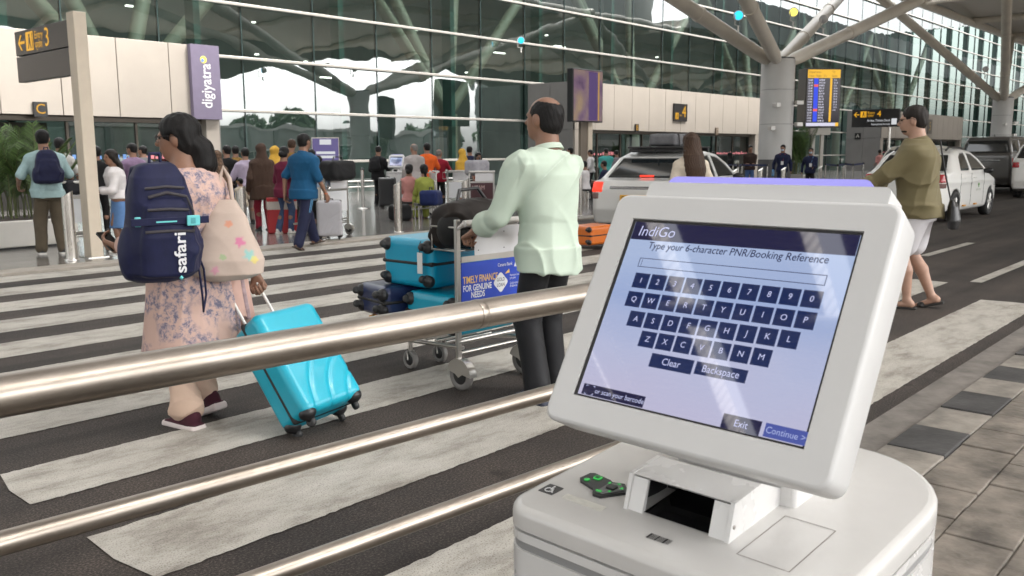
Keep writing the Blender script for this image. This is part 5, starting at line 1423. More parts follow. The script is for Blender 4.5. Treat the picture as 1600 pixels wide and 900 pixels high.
def trolley_proto(label, loc, rz, ad='blue', group='luggage trolleys', detail=True, res=12):
    t = thing('luggage_trolley', label, 'trolley', loc, rz, group)
    m = M('trolley_steel', (.52, .50, .47), .28, metal=1, var=.08, vscale=3)
    for sx in (-1, 1):
        MB().box(sx * .275 - .016, sx * .275 + .016, -.012, .012, .17, 1.02).build('upright', m, t, bevel=.003)
    MB().tube([(-.275, -.06, 1.0), (.275, -.06, 1.0)], .019, 14).tube([(-.275, 0, .96), (-.275, -.06, 1.0)], .012, 8).tube([(.275, 0, .96), (.275, -.06, 1.0)], .012, 8).build('handle_bar', M('handle_white', (.60, .58, .55), .35), t)
    b = MB()
    P = [(-.26, .03), (.26, .03), (.26, .24), (-.26, .24), (-.26, .03)]
    for z in (.97, .83): b.tube([(x, y, z) for x, y in P], .006, 8)
    for i in range(9):
        x = -.26 + .065 * i; b.tube([(x, .03, .83), (x, .24, .83)], .0035, 6)
        if i % 2 == 0: b.tube([(x, .24, .83), (x, .24, .97)], .0035, 6).tube([(x, .03, .83), (x, .03, .97)], .0035, 6)
    b.build('basket', m, t)
    bd = MB().box(-.15, .255, -.018, -.014, .80, .965).build('white_board', M('board_white', (.62, .61, .62), .4, var=.03), t, bevel=.001)
    if detail:
        for x in (-.12, .10):
            for z in (.83, .93): MB().lathe([(.004, 0), (.003, .002)], 8, mtx=frame((x, -.0185, z), (1, 0, 0), (0, 0, 1), (0, -1, 0))).build('rivet', M_BLACK, bd)
    MB().box(-.255, .255, -.013, -.009, .765, .80).build('cross_plate', m, t)
    # base
    f = MB()
    for x in (-.24, .24): f.tube([(x, 0, .25), (x * .55, .62, .19), (x * .5, .86, .19)], .013, 8)
    f.tube([(-.275, 0, .29), (.275, 0, .29)], .014, 10).tube([(-.275, 0, .22), (.275, 0, .22)], .012, 10)
    for k in range(6): 
        y = .08 + .12 * k; w = .235 - .13 * y / .62 * .9; f.tube([(-w, y, .27 - .06 * y / .62), (w, y, .27 - .06 * y / .62)], .010, 8)
    f.box(-.17, .17, .80, .86, .17, .20); f.build('base_frame', m, t)
    for sx in (-1, 1):
        for (x, y, r, nm) in ((sx * .275, 0, .092, 'rear_wheel'), (sx * .13, .62, .062, 'caster_wheel')):
            mm = Matrix.Translation((x, y - (.02 if r > .07 else 0), r)) @ Matrix.Rotation(math.pi / 2, 4, 'Y')
            w = MB().lathe([(0, -.014), (r * .62, -.014), (r * .66, -.018), (r * .9, -.019), (r, -.012), (r, .012), (r * .9, .019), (r * .66, .018), (r * .62, .014), (0, .014)], 24, mtx=mm).build(nm, M('tyre_grey', (.20, .19, .18), .6), t)
            MB().lathe([(0, -.0165), (r * .55, -.0165), (r * .6, -.0150)], 20, mtx=mm).lathe([(r * .6, .0150), (r * .55, .0165), (0, .0165)], 20, mtx=mm).build('hub', M('hub_dark', (.02, .02, .02), .4), w)
            g_ = MB()
            for yy in (-.026, .026):
                Pg = [(r * 1.12 * math.cos(a), r * 1.12 * math.sin(a)) for a in [math.radians(15 + 165 * i / 14) for i in range(15)]] + [(-r * .35, r * .12), (0, -r * .12), (r * .3, r * .10)]
                g_.prism(Pg, -.0015, .0015, mtx=Matrix.Translation((x + yy, y - (.02 if r > .07 else 0), r)) @ frame((0, 0, 0), (0, 1, 0), (0, 0, 1), (1, 0, 0)))
            V, F = [], []
            for i in range(15):
                a = math.radians(15 + 165 * i / 14)
                for yy in (-.027, .027): V.append((x + yy, y - (.02 if r > .07 else 0) + r * 1.12 * math.cos(a), r + r * 1.12 * math.sin(a)))
            F = [(2 * i, 2 * i + 2, 2 * i + 3, 2 * i + 1) for i in range(14)]
            g_.add(V, F, True); g_.tube([(x, y, r * 2.1), (x, y, .20)], .012, 8) if r < .07 else None
            if r > .07: g_.build('wheel_guard', m, t)
            else:
                MB().tube([(x - .026, y, r), (x - .026, y, r * 1.9), (x + .026, y, r * 1.9), (x + .026, y, r)], .006, 6).tube([(x, y, r * 1.9), (x, y, .2)], .014, 8).build('fork', m, t)
    c = dict(blue=(.012, .05, .42), maroon=(.05, .012, .016), white=(.55, .55, .56))[ad]
    ap = MB().box(-.255, .255, -.011, -.006, .42, .762).build('advert_panel', M('advert_' + ad, c, .35, var=.10, vscale=3), t, bevel=.001)
    if detail:
        A_ = lambda x, z: frame((x, -.0125, z), (1, 0, 0), (0, 0, 1), (0, -1, 0))
        yl, wh = M('advert_yellow', (.80, .50, .12), .5), M('advert_white', (.72, .73, .75), .5)
        text_mesh('lettering', 'TIMELY FINANCE', .062, yl, ap, A_(-.245, .655), bold=.012, xs=.62)
        text_mesh('lettering', 'FOR GENUINE', .052, wh, ap, A_(-.245, .605), bold=.02, xs=.72)
        text_mesh('lettering', 'NEEDS', .052, wh, ap, A_(-.18, .562), bold=.02, xs=.75)
        text_mesh('lettering', 'Canara Bank', .030, wh, ap, A_(.05, .722), xs=.85)
        MB().prism([(-.02, -.02), (.0, .028), (.03, .02), (.018, -.002), (.028, -.024)], 0, .001, mtx=A_(.215, .722)).build('emblem', wh, ap)
        lz = MB().prism(rrect(-.048, .048, -.048, .048, .018), 0, .001, mtx=A_(.075, .615) @ Matrix.Rotation(math.radians(45), 4, 'Z')).build('white_lozenge', wh, ap)
        for s_, z in (('GOLD', .632), ('LOAN', .598)): text_mesh('lettering', s_, .032, M('advert_grey', (.06, .06, .08), .5), ap, frame((.075, -.0142, z), (1, 0, 0), (0, 0, 1), (0, -1, 0)), 'CENTER', bold=.01, xs=.8)
        MB().prism([(-.02, -.008), (.016, .02), (.02, -.004)], 0, .001, mtx=A_(.135, .672)).build('leaf_mark', yl, ap)
        for s_, z in (('Maximum loan', .650), ('per gram', .632), ('Quick sanction', .600), ('& disbursal', .582)): text_mesh('lettering', s_, .020, wh, ap, A_(.158, z), xs=.72)
        MB().lathe([(.032, 0), (.028, .001)], 18, mtx=A_(-.15, .50)).build('coin_mark', yl, ap)
    return t
trolley = trolley_proto('steel luggage trolley with a blue bank advert pushed by the man in mint', (TX, TY0, 0), math.radians(-2))
lay = lambda o: frame(o, (0, 1, 0), (0, 0, 1), (1, 0, 0))
suitcase('large turquoise suitcase lying on top of the trolley pile', (0.004, 0.30, 0.47), .46, .31, .68, lay((3.72, 4.18, .725)), res=.0075, ridges=False)
suitcase('turquoise suitcase lying lowest on the trolley platform', (0.004, 0.30, 0.44), .46, .25, .56, lay((3.70, 3.95, .425)), res=.0075, ridges=False)
suitcase('small navy suitcase with an orange strap on the trolley pile', (0.012, 0.022, 0.075), .36, .20, .46, frame((3.62, 4.42, .47), (.2, 1, 0), (0, 0, 1), (1, -.2, 0)), res=.0075, ridges=False, strap=(.75, .33, .03))
tg_ = thing('luggage_tag', 'white airline tag looped to the large turquoise suitcase on the trolley', 'tag', (3.69, 4.02, .80), 0)
MB().box(-.004, -.001, -.022, .022, -.13, 0).build('tag', M('tag_white', (.66, .66, .64), .5), tg_); MB().tube([(-.002, 0, 0), (0, .01, .04), (.01, 0, .07)], .003, 6).build('loop', M_BLACK, tg_)
dfl = thing('duffel_bag', 'dark brown duffel bag lying in the top basket of the trolley', 'bag', (3.93, 3.83, .84), 0)
soft('bag_body', [BX((.02, .01, .13), (.25, .12, .125), .07), EL((-.02, .0, .22), (.17, .10, .07), k=.05), EL((.14, -.02, .20), (.12, .11, .08), k=.05)], .007, cloth('duffel', (.012, .008, .006), .6, .2), dfl, folds(1.7, .022, 3))
soft('side_bag', [EL((-.19, -.03, .11), (.07, .10, .11)), EL((-.10, -.10, .06), (.10, .05, .06), k=.03)], .007, cloth('duffel_black', (.010, .010, .010), .6, .2), dfl)
MB().tube([(-.10, .0, .27), (-.06, .02, .34), (.10, .02, .35), (.15, .0, .28)], .012, 8).build('handle', M_BLACK, dfl)
for x in (-.05, .0): MB().lathe([(.012, 0), (.010, .003), (0, .004)], 12, mtx=frame((x, -.105, .20), (1, 0, 0), (0, 0, 1), (0, -1, 0))).build('stud', M('brass_stud', (.25, .2, .12), .3, metal=1), dfl)

# orange suitcase by the crossing
os_ = G(920, 392); 
suitcase('orange suitcase with a black band lying on the road behind the mint shirted man', (0.62, 0.15, 0.018), .44, .28, .62, lay(Vector((os_[0] + .02, os_[1] + .20, .21))), res=.012, ridges=False)

# ================================================================== cars
def car(label, loc, rz, c, kind='sedan', L=3.99, W=1.69, Hh=1.46, res=.022, brake=False, plate=None, logo=None, roofbox=None, glass_c=(.012, .016, .018)):
    t = thing('car' if kind != 'van' else 'van', label, 'car' if kind != 'van' else 'van', loc, rz, 'vehicles in the pick up lanes')
    s = L / 3.99; zs = Hh / 1.46
    sc = lambda P: [(x * s, z * (zs if z > .5 else 1)) for x, z in P]
    if kind == 'sedan':
        low = [(.06, .28), (.0, .50), (.015, .86), (.09, .985), (.55, 1.02), (2.9, .98), (3.62, .85), (3.90, .70), (3.99, .50), (3.95, .26), (3.6, .19), (.35, .19)]
        cab = [(.36, .95), (.92, 1.36), (1.25, 1.445), (1.70, 1.46), (2.15, 1.42), (2.55, 1.28), (3.10, .93)]
        sides = [[(.98, 1.02), (1.12, 1.28), (1.30, 1.36), (1.62, 1.375), (1.62, 1.02)], [(1.72, 1.02), (1.72, 1.375), (2.05, 1.345), (2.40, 1.22), (2.72, 1.02)]]
        fz, rz_ = (1.02, 1.33), (1.02, 1.33)
    elif kind == 'hatch':
        low = [(.04, .28), (.0, .50), (.02, .90), (.06, 1.0), (2.9, .98), (3.62, .87), (3.90, .72), (3.99, .50), (3.95, .26), (3.6, .19), (.3, .19)]
        cab = [(.06, .95), (.22, 1.30), (.50, 1.44), (1.2, 1.47), (1.9, 1.44), (2.5, 1.28), (3.12, .93)]
        sides = [[(.42, 1.05), (.50, 1.28), (.62, 1.34), (.90, 1.37), (.90, 1.03)], [(.98, 1.02), (.98, 1.38), (1.66, 1.375), (1.66, 1.02)], [(1.76, 1.02), (1.76, 1.37), (2.05, 1.335), (2.40, 1.21), (2.72, 1.02)]]
        fz, rz_ = (1.02, 1.33), (1.03, 1.33)
    else:
        low = [(.03, .28), (.0, .50), (.02, .95), (.05, 1.02), (3.2, .98), (3.75, .85), (3.93, .72), (3.99, .50), (3.95, .26), (3.6, .19), (.3, .19)]
        cab = [(.05, .95), (.12, 1.30), (.25, 1.43), (.9, 1.46), (2.3, 1.45), (2.75, 1.36), (3.4, .93)]
        sides = [[(.25, 1.05), (.30, 1.32), (.85, 1.35), (.85, 1.05)], [(.95, 1.04), (.95, 1.36), (1.75, 1.36), (1.75, 1.04)], [(1.85, 1.04), (1.85, 1.36), (2.4, 1.34), (2.72, 1.25), (2.95, 1.04)]]
        fz, rz_ = (1.02, 1.34), (1.04, 1.34)
    low, cab, sides = sc(low), sc(cab), [sc(p) for p in sides]
    fz = tuple(z * zs for z in fz); rz_ = tuple(z * zs for z in rz_)
    hw = W / 2
    wx = (.72 * s, 3.26 * s); wr = .305 if kind != 'van' else .33
    def width(X, Z):
        x = np.abs((X - L / 2) / (L / 2))
        w = hw - .10 * x ** 4 - .05 * np.clip((.45 - Z) / .3, 0, 1) ** 2 + .012 * np.exp(-((Z - .78) / .05) ** 2)
        return w - np.clip(Z - .98 * zs, 0, 1) * (.42 if kind != 'van' else .26)
    lo_, hi_ = (-.05, -hw - .02, .1), (L + .05, hw + .02, Hh + .05)
    def body(X, Y, Z, inset=0.0):
        ay = np.abs(Y) - width(X, Z) + inset
        d1 = smax(poly_sd(low, X, Z) + inset, ay, .10); d2 = smax(poly_sd(cab, X, Z) + inset, ay, .12)
        h_ = np.maximum(.05 - np.abs(d1 - d2), 0) / .05
        return np.minimum(d1, d2) - h_ * h_ * .05 * .25
    def shell(X, Y, Z):
        d = body(X, Y, Z)
        for p in sides: d = smax(d, -poly_sd(p, X, Z), .012)
        for (z0, z1), front in ((fz, True), (rz_, False)):
            P = [(-hw + .17, z0), (hw - .17, z0), (hw - .27, z1), (-hw + .27, z1)]
            e = poly_sd(P, Y, Z); e = np.maximum(e, (2.2 * s - X) if front else (X - .95 * s)); d = smax(d, -e, .012)
        for x in wx:
            e = np.sqrt((X - x) ** 2 + (Z - wr) ** 2) - wr - .035; e = np.maximum(e, hw - .28 - np.abs(Y)); d = smax(d, -e, .01)
        return d
    paint = M('paint_%s' % '_'.join('%02d' % int(v * 99) for v in c), c, .28, coat=.6, var=.02, vscale=2)
    soft('body', [FN(shell, lo_, hi_)], res, paint, t)
    def glass(X, Y, Z): return np.maximum(body(X, Y, Z, .018), .80 * zs - Z)
    soft('windows', [FN(glass, (0, -hw, .78 * zs), (L, hw, Hh))], res, M('car_glass', glass_c, .05, spec=.9), t)
    def skinpatch(name, box, mat, out=.008, r2=.016):
        (x0, x1), (y0, y1), (z0, z1) = box
        def f(X, Y, Z):
            e = np.maximum(np.maximum(np.maximum(x0 - X, X - x1), np.maximum(y0 - Y, Y - y1)), np.maximum(z0 - Z, Z - z1))
            return np.maximum(body(X, Y, Z, -out), e)
        return soft(name, [FN(f, (x0, y0, z0), (x1, y1, z1))], r2, mat, t)
    red = lum('brake_red', (1.0, .05, .02), 1.3) if brake else M('tail_red', (.35, .01, .015), .15)
    zb = .74 * zs
    for sy in (-1, 1):
        y0, y1 = (hw - .40, hw + .02) if sy > 0 else (-hw - .02, -hw + .40)
        if kind == 'van': y0, y1 = (hw - .2, hw + .02) if sy > 0 else (-hw - .02, -hw + .2)
        tl = skinpatch('tail_light', ((-.02, .22), (y0 + (.12 if sy > 0 else 0), y1 - (0 if sy > 0 else .12)), (zb + .05, zb + .22)), red)
        if kind == 'sedan': skinpatch('tail_lens', ((-.02, .20), (y0 + (.18 if sy > 0 else 0), y1 - (0 if sy > 0 else .18)), (zb - .06, zb + .05)), M('lens_grey', (.20, .12, .11), .2))
        skinpatch('head_light', ((L - .42, L + .02), (y0 + (.1 if sy > 0 else 0), y1 - (0 if sy > 0 else .1)), (.64, .78)), M('lens_clear', (.35, .36, .37), .08))
    skinpatch('rear_bar', ((-.02, .2), (-hw + .40, hw - .40), (zb + .10, zb + .15)), M('chrome_dark', (.25, .25, .25), .2, metal=1))
    skinpatch('bumper_insert', ((L - .25, L + .02), (-.5, .5), (.30, .52)), M_BLACK)
    if brake:
        MB().box(.50 * s, .53 * s, -.12, .12, 1.035 * zs, 1.065 * zs).build('brake_strip', lum('brake_red', (0, 0, 0), 1), t)
    if plate:
        pl = MB().box(-.022, -.010, -.25, .25, .62, .74).build('number_plate', M('plate_yellow', (.70, .36, .02), .4), t, bevel=.004)
        text_mesh('lettering', plate, .10, M_BLACK, pl, frame((-.0232, .22, .68), (0, -1, 0), (0, 0, 1), (-1, 0, 0)), xs=.85, bold=.01)
    for sy in (-1, 1):
        dl = MB()
        for x in (.95 * s, 1.67 * s, 2.62 * s):
            pts = []
            for i in range(8):
                z = .30 + (.96 * zs - .30) * i / 7; pts.append((x, sy * (float(width(np.float32(x), np.float32(z))) + .0005), z))
            dl.tube(pts, .0045, 5)
        dl.build('door_seam', M('seam_dark', (.06, .06, .06), .6), t)
        for x in (1.02 * s, 1.80 * s):
            y = sy * (float(width(np.float32(x), np.float32(.86))) + .006)
            MB().tube([(x, y - sy * .008, .86 * zs), (x + .03, y + sy * .012, .86 * zs), (x + .17, y + sy * .012, .86 * zs), (x + .2, y - sy * .008, .86 * zs)], .011, 8).build('door_handle', paint, t)
        soft('wing_mirror', [EL((2.62 * s, sy * (hw + .07), 1.00 * zs), (.06, .10, .065)), RC((2.66 * s, sy * (hw - .05), .98 * zs), (2.64 * s, sy * (hw + .03), .99 * zs), .025, .025, k=.02)], .014, M_BLACK if c[0] > .3 else paint, t)
        for x in wx:
            y = sy * (hw - .105); mm = Matrix.Translation((x, y, wr)) @ Matrix.Rotation(-sy * math.pi / 2, 4, 'X')
            w = MB().lathe([(wr * .64, -.09), (wr * .9, -.095), (wr, -.07), (wr, .07), (wr * .9, .095), (wr * .64, .09), (wr * .64, -.09)], 36, mtx=mm).build('wheel', M('tyre', (.018, .018, .018), .75), t)
            rm = MB().lathe([(wr * .66, .06), (wr * .64, .085), (wr * .58, .08), (wr * .55, .05), (wr * .5, .03), (0, .03)], 32, mtx=mm)
            rm.build('rim', M('rim_dark', (.05, .05, .05), .4, metal=.6), w)
            sp = MB()
            for k in range(6):
                a = k * math.pi / 3
                for da in (-.16, .16):
                    sp.tube([(wr * .12 * math.cos(a), wr * .12 * math.sin(a), .075), (wr * .60 * math.cos(a + da), wr * .60 * math.sin(a + da), .072)], [.022, .016], 6, mtx=mm)
            sp.lathe([(.05, .06), (.045, .085), (0, .09)], 14, mtx=mm); sp.build('spokes', M('alloy', (.58, .57, .55), .3, metal=.7), w)
    if logo:
        y = -(float(width(np.float32(2.2 * s), np.float32(.66))) + .004)
        T_ = frame((2.05 * s, y, .60), (1, 0, 0), (0, 0, 1), (0, -1, 0))
        text_mesh('lettering', logo, .085, M('logo_grey', (.25, .30, .22), .5), t, T_, xs=.9)
        lg = MB()
        for (dx, dz, r) in ((.0, .15, .035), (.04, .13, .03), (.02, .18, .025), (-.03, .12, .022)): lg.lathe([(0, -.003), (r, 0), (0, .003)], 10, mtx=frame((2.22 * s + dx, y, .58 + dz), (1, 0, 0), (0, 0, 1), (0, -1, 0)))
        lg.tube([(2.23 * s, y, .64), (2.24 * s, y, .72)], .006, 6); lg.build('tree_mark', M('logo_green', (.10, .35, .05), .5), t)
        for x in (1.15, 1.95): MB().box(x * s, x * s + .16, -hw + .008 - .03, -hw + .03, .285, .315).build('reflector', M('amber_reflector', (.65, .30, .03), .3), t)
    if roofbox == 'rack':
        MB().box(.9 * s, 2.3 * s, -.5, .5, Hh + .045, Hh + .075).box(1.1 * s, 1.16 * s, -.55, .55, Hh - .02, Hh + .05).box(2.0 * s, 2.06 * s, -.55, .55, Hh - .02, Hh + .05).build('roof_rack', M_BLACK, t, bevel=.01)
    if roofbox == 'rail':
        for sy in (-1, 1): MB().tube([(1.0 * s, sy * .50, Hh - .03), (1.15 * s, sy * .50, Hh + .03), (2.05 * s, sy * .50, Hh + .02), (2.2 * s, sy * .50, Hh - .05)], .022, 8).build('roof_rail', M_BLACK, t)
    MB().tube([(.95 * s, 0, Hh - .03), (.85 * s, 0, Hh + .06)], [.02, .008], 8).build('aerial', M_BLACK, t)
    return t
WHITE = (.80, .79, .76)
car('white taxi sedan with lit red brake lights and a yellow plate', (11.84, 7.87, 0), math.radians(12), (.58, .58, .56), 'sedan', brake=True, Hh=1.43, plate='DL 1ZA', roofbox='rack', res=.020)
rb_ = thing('roof_bag', 'grey wrapped luggage bundle strapped on the taxi roof rack', 'bag', (13.35, 8.2, 1.54), math.radians(12))
soft('bundle', [BX((0, 0, .08), (.34, .24, .10), .05)], .02, cloth('grey_wrap', (.16, .16, .17), .6, .2), rb_, folds(1.7, .018, 6))
for x in (-.2, .2): MB().tube([(x, -.27, -.04), (x, -.25, .16), (x, 0, .19), (x, .25, .16), (x, .27, -.04)], .012, 6).build('strap', M_BLACK, rb_)
car('white sedan with a small green tree logo on its front door, facing right', (18.55, 5.98, 0), math.radians(0), WHITE, 'sedan', logo='lemon tree', roofbox='rail', res=.020, L=4.1, Hh=1.45)
car('cream rounded hatchback parked behind the white sedan with the logo', (25.6, 8.2, 0), 0, (.55, .52, .45), 'hatch', Hh=1.56, res=.03)
car('dark grey van with side windows waiting behind the cream hatchback', (33.0, 8.0, 0), 0, (.09, .085, .08), 'van', L=4.7, W=1.75, Hh=1.90, res=.035, glass_c=(.03, .03, .03))
car('white sport utility car seen from behind at the right edge of the photo', (30.0, 5.7, 0), 0, WHITE, 'hatch', L=4.4, W=1.82, Hh=1.68, res=.03)

# ================================================================== bollards, stanchions, planters
def bollard(x, y, first=[None]):
    lab = 'polished steel bollard with a slanted top along the plaza kerb'
    if first[0] is None:
        t = thing('bollard', lab, 'bollard', (x, y, PZ), 0, 'steel bollards along the plaza kerb')
        n = 24; V, F = [], []
        for i in range(n):
            a = 2 * math.pi * i / n; cx, cy = .072 * math.cos(a), .072 * math.sin(a); V += [(cx, cy, 0), (cx, cy, .87 + .045 * math.cos(a + .6))]
        F = [(2 * i, 2 * ((i + 1) % n), 2 * ((i + 1) % n) + 1, 2 * i + 1) for i in range(n)]
        mb = MB(); mb.add(V, F, True); mb.add([V[2 * i + 1] for i in range(n)], [tuple(range(n))]); mb.build('post', M('bollard_steel', (.62, .585, .54), .27, metal=1, var=.06, stretch=(1, 1, .2), rvar=.06), t)
        MB().lathe([(.095, 0), (.095, .012), (.074, .02)], 24).build('base_flange', M_CHROME, t)
        first[0] = t; return t
    c = copy_tree(first[0]); c.location = (x, y, PZ); return c
BO = [(4.9, 12.15), (7.35, 11.95), (8.78, 11.9), (10.42, 11.9)]
for px in (727, 905, 1148, 1188, 1224, 1281, 1318): q = GY(px, 280, 11.95); BO.append((q[0], q[1]))
blab = ['steel bollard nearest the left edge, beside the sign post', 'steel bollard between the woman in pink and the man in the blue polo', 'steel bollard just right of the man in the blue polo', 'steel bollard in the open floor left of the luggage trolley pile', 'steel bollard behind the duffel bag of the mint shirted man']
for i, (x, y) in enumerate(BO):
    b_ = bollard(x, y)
    if i < len(blab): b_['label'] = blab[i]
    else: b_['label'] = 'steel bollard in the row by the queue posts, beyond the taxi'
def stanchion(x, y, first=[None]):
    if first[0] is None:
        t = thing('queue_post', 'slim steel queue post of the roped lane before the glass doors', 'queue post', (x, y, PZ), 0, 'steel queue posts by the entrance')
        MB().tube([(0, 0, 0), (0, 0, .98)], .026, 12).lathe([(.15, .0), (.15, .015), (.03, .03)], 20).build('pole', M_CHROME, t)
        MB().tube([(0, 0, .93), (0, 0, 1.0)], .034, 12).build('belt_head', M_BLACK, t)
        first[0] = t; return t
    c = copy_tree(first[0]); c.location = (x, y, PZ); return c
SP = []
for px, D in ((1108, 28), (1120, 29.5), (1133, 27), (1146, 30), (1154, 27), (1160, 29), (1200, 28), (1291, 29), (1310, 27), (1322, 30), (1334, 28), (1350, 31)):
    p = GD(px, D); SP.append(p); stanchion(p[0], p[1])
for i in range(len(SP) - 1):
    a, b = SP[i], SP[i + 1]
    if abs(i - 6) < 1: continue
    tag(MB().box(0, 1, -.003, .003, 0, .055, mtx=frame((a[0], a[1], PZ + .935), tuple(b - a), (0, .01, 0) if abs(b[1] - a[1]) < abs(b[0] - a[0]) else (.01, 0, 0), (0, 0, 1))).build('queue_belt', M('belt_blue', (.02, .03, .09), .7)), 'dark blue belt strung between the slim queue posts', 'belt', 'queue belts between the posts')
st1 = GD(565, 22.5)
t = thing('queue_post', 'single tall steel post standing alone left of the man in black at the kiosk', 'queue post', (st1[0], st1[1], PZ))
MB().tube([(0, 0, 0), (0, 0, 1.0)], .045, 14).lathe([(.17, .0), (.17, .015), (.05, .03)], 20).build('pole', M_CHROME, t)
MB().lathe([(.05, .98), (.05, 1.02), (0, 1.03)], 14).build('cap', M_BLACK, t)
gb = GD(530, 28); t = thing('guard_rail', 'low steel guard rail along the foot of the glass wall', 'rail', (gb[0], 25.2, PZ))
MB().tube([(-8, 0, .42), (8, 0, .42)], .03, 10).tube([(-8, 0, .22), (8, 0, .22)], .03, 10).build('bar', M_CHROME, t)
for i in range(7): MB().tube([(-7.8 + 2.6 * i, 0, 0), (-7.8 + 2.6 * i, 0, .42)], .03, 10).build('post', M_CHROME, t)

M_PALM = leaf_mat('palm_leaf', (0.06, 0.11, 0.025))
def palm(label, loc, h, seed, box=(.5, .5, .5), n=34, spread=.55, boxlabel='', rz=0):
    r = random.Random(seed)
    pl_ = thing('planter_box', boxlabel, 'planter', loc, rz)
    a, b, c = box
    MB().box(-a, a, -b, b, .03, c).build('box', M('planter_white', (.66, .64, .60), .5, var=.03), pl_, bevel=.015)
    MB().box(-a + .04, a - .04, -b + .04, b - .04, 0, .03).build('plinth', M_BLACK, pl_)
    MB().box(-a + .05, a - .05, -b + .05, b - .05, c - .02, c + .004).build('soil', M('soil', (.03, .02, .014), .9), pl_)
    t = thing('palm', label, 'plant', (loc[0], loc[1], loc[2] + c), rz)
    V, F = [], []; stems = MB()
    for i in range(n):
        ang = r.uniform(0, 6.28); bx, by = r.uniform(-a * .75, a * .75), r.uniform(-b * .75, b * .75)
        L = h * r.uniform(.7, 1.05); out = spread * r.uniform(.25, 1.0)
        pts = []
        for k in range(9):
            u = k / 8; pts.append(Vector((bx + math.cos(ang) * out * u ** 2 * L, by + math.sin(ang) * out * u ** 2 * L, L * (u - .22 * out * u ** 3))))
        stems.tube(pts, [.010 * (1 - .8 * k / 8) + .001 for k in range(9)], 5, caps=False)
        for k in range(46):
            u = .28 + .72 * k / 46; f = u * 8; j = min(7, int(f)); p = pts[j].lerp(pts[j + 1], f - j); tg = (pts[j + 1] - pts[j]).normalized()
            sd = tg.cross(Vector((math.cos(ang) * .2, math.sin(ang) * .2, 1))).normalized() * (1 if k % 2 else -1)
            ln = .26 * math.sin(math.pi * min(1, (u - .2) / .85)) + .06
            tip = p + (sd * .8 + tg * .75 + Vector((0, 0, -.12))).normalized() * ln * r.uniform(.8, 1.1); w = tg * .013
            q = len(V); V += [p - w, p + w, p.lerp(tip, .5) + w * 1.0 + Vector((0, 0, .012)), tip]; F.append((q, q + 1, q + 2, q + 3))
    stems.build('stems', M('palm_stem', (.10, .12, .04), .6), t)
    me = bpy.data.meshes.new('fronds'); me.from_pydata(V, [], F); me.update(); link_mesh('fronds', me, M_PALM, t)
p = GD(18, 13.6); palm('feathery green palm in the white planter at the left edge', (p[0], p[1], PZ), 1.45, 2, (.62, .62, .42), 40, .45, 'white planter box holding a palm at the left edge', .1)
p = GD(1248, 33); palm('slender palm between the two masked men and the flight board post', (p[0], p[1], PZ), 1.9, 5, (.35, .35, .55), 26, .40, 'white planter box of the palm between the masked men')
p = GD(1597, 46); palm('green plant on the far plaza at the right edge', (p[0], p[1], PZ), 1.5, 8, (.5, .5, .6), 24, .5, 'pale planter box on the far plaza at the right edge')

# ================================================================== signs
M_SIGNB = M('sign_black', (.016, .015, .015), .35)
M_SIGNG = M('sign_grey', (.055, .050, .048), .4)
M_AMBER = lum('sign_amber', (1.0, .50, .02), .80)
M_SIGNW = lum('sign_white', (.85, .87, .9), .75)
def icon_entry(T, s, mat, par):
    """a square with a walking figure entering a door"""
    ic_ = MB(); ic_.prism([(0, 0), (s, 0), (s, s), (0, s)], 0, .002, mtx=T); o = ic_.build('entry_symbol', mat, par)
    k = MB()
    k.lathe([(.09 * s, .0025), (.09 * s, .004)], 12, mtx=T @ Matrix.Translation((.5 * s, .80 * s, 0)))
    k.prism([(.38 * s, .40 * s), (.62 * s, .40 * s), (.60 * s, .70 * s), (.42 * s, .70 * s)], .0025, .004, mtx=T)
    k.prism([(.40 * s, .40 * s), (.50 * s, .40 * s), (.36 * s, .10 * s), (.26 * s, .12 * s)], .0025, .004, mtx=T)
    k.prism([(.52 * s, .40 * s), (.62 * s, .40 * s), (.74 * s, .12 * s), (.64 * s, .10 * s)], .0025, .004, mtx=T)
    k.prism([(.86 * s, .08 * s), (.92 * s, .08 * s), (.92 * s, .92 * s), (.86 * s, .92 * s)], .0025, .004, mtx=T)
    k.build('figure', M_SIGNB, o)
def arrow_left(T, s, mat, par):
    a = MB().prism([(0, .5 * s), (.42 * s, .95 * s), (.60 * s, .95 * s), (.28 * s, .58 * s), (s, .58 * s), (s, .42 * s), (.28 * s, .42 * s), (.60 * s, .05 * s), (.42 * s, .05 * s)], 0, .002, mtx=T); return a.build('arrow', mat, par)
# entry 3: post with a long double panel reaching back towards the terminal
t = thing('direction_sign', 'tall cream post with a dark panel reading Entry 3 and a left arrow', 'sign', (5.26, 12.25, PZ))
pst = MB(); pst.box(-.085, .085, -.06, .16, 0, 3.24); pst.build('post', M('post_cream', (.58, .50, .40), .45, var=.04), t, bevel=.01)
MB().box(-.14, .14, -.10, .2, 0, .012).build('base_plate', M_CHROME, t)
MB().box(-.05, .05, .165, 2.05, 2.815, 3.16).build('upper_panel', M_SIGNG, t, bevel=.006)
MB().box(-.05, .05, .165, 2.05, 2.44, 2.80).build('lower_panel', M_SIGNG, t, bevel=.006)
up = [c for c in t.children if c.name.startswith('upper_panel')][0]
T = lambda y, z: frame((-.0525, y, z), (0, -1, 0), (0, 0, 1), (-1, 0, 0))
arrow_left(T(1.93, 2.87), .24, M_AMBER, up); icon_entry(T(1.64, 2.86), .26, M_AMBER, up)
text_mesh('lettering', 'Entry', .15, M_AMBER, up, T(1.33, 3.05), xs=.9); text_mesh('lettering', 'प्रवेश', .13, M_AMBER, up, T(1.33, 2.91), xs=.9)
text_mesh('lettering', '3', .36, M_AMBER, up, T(1.0, 2.985))
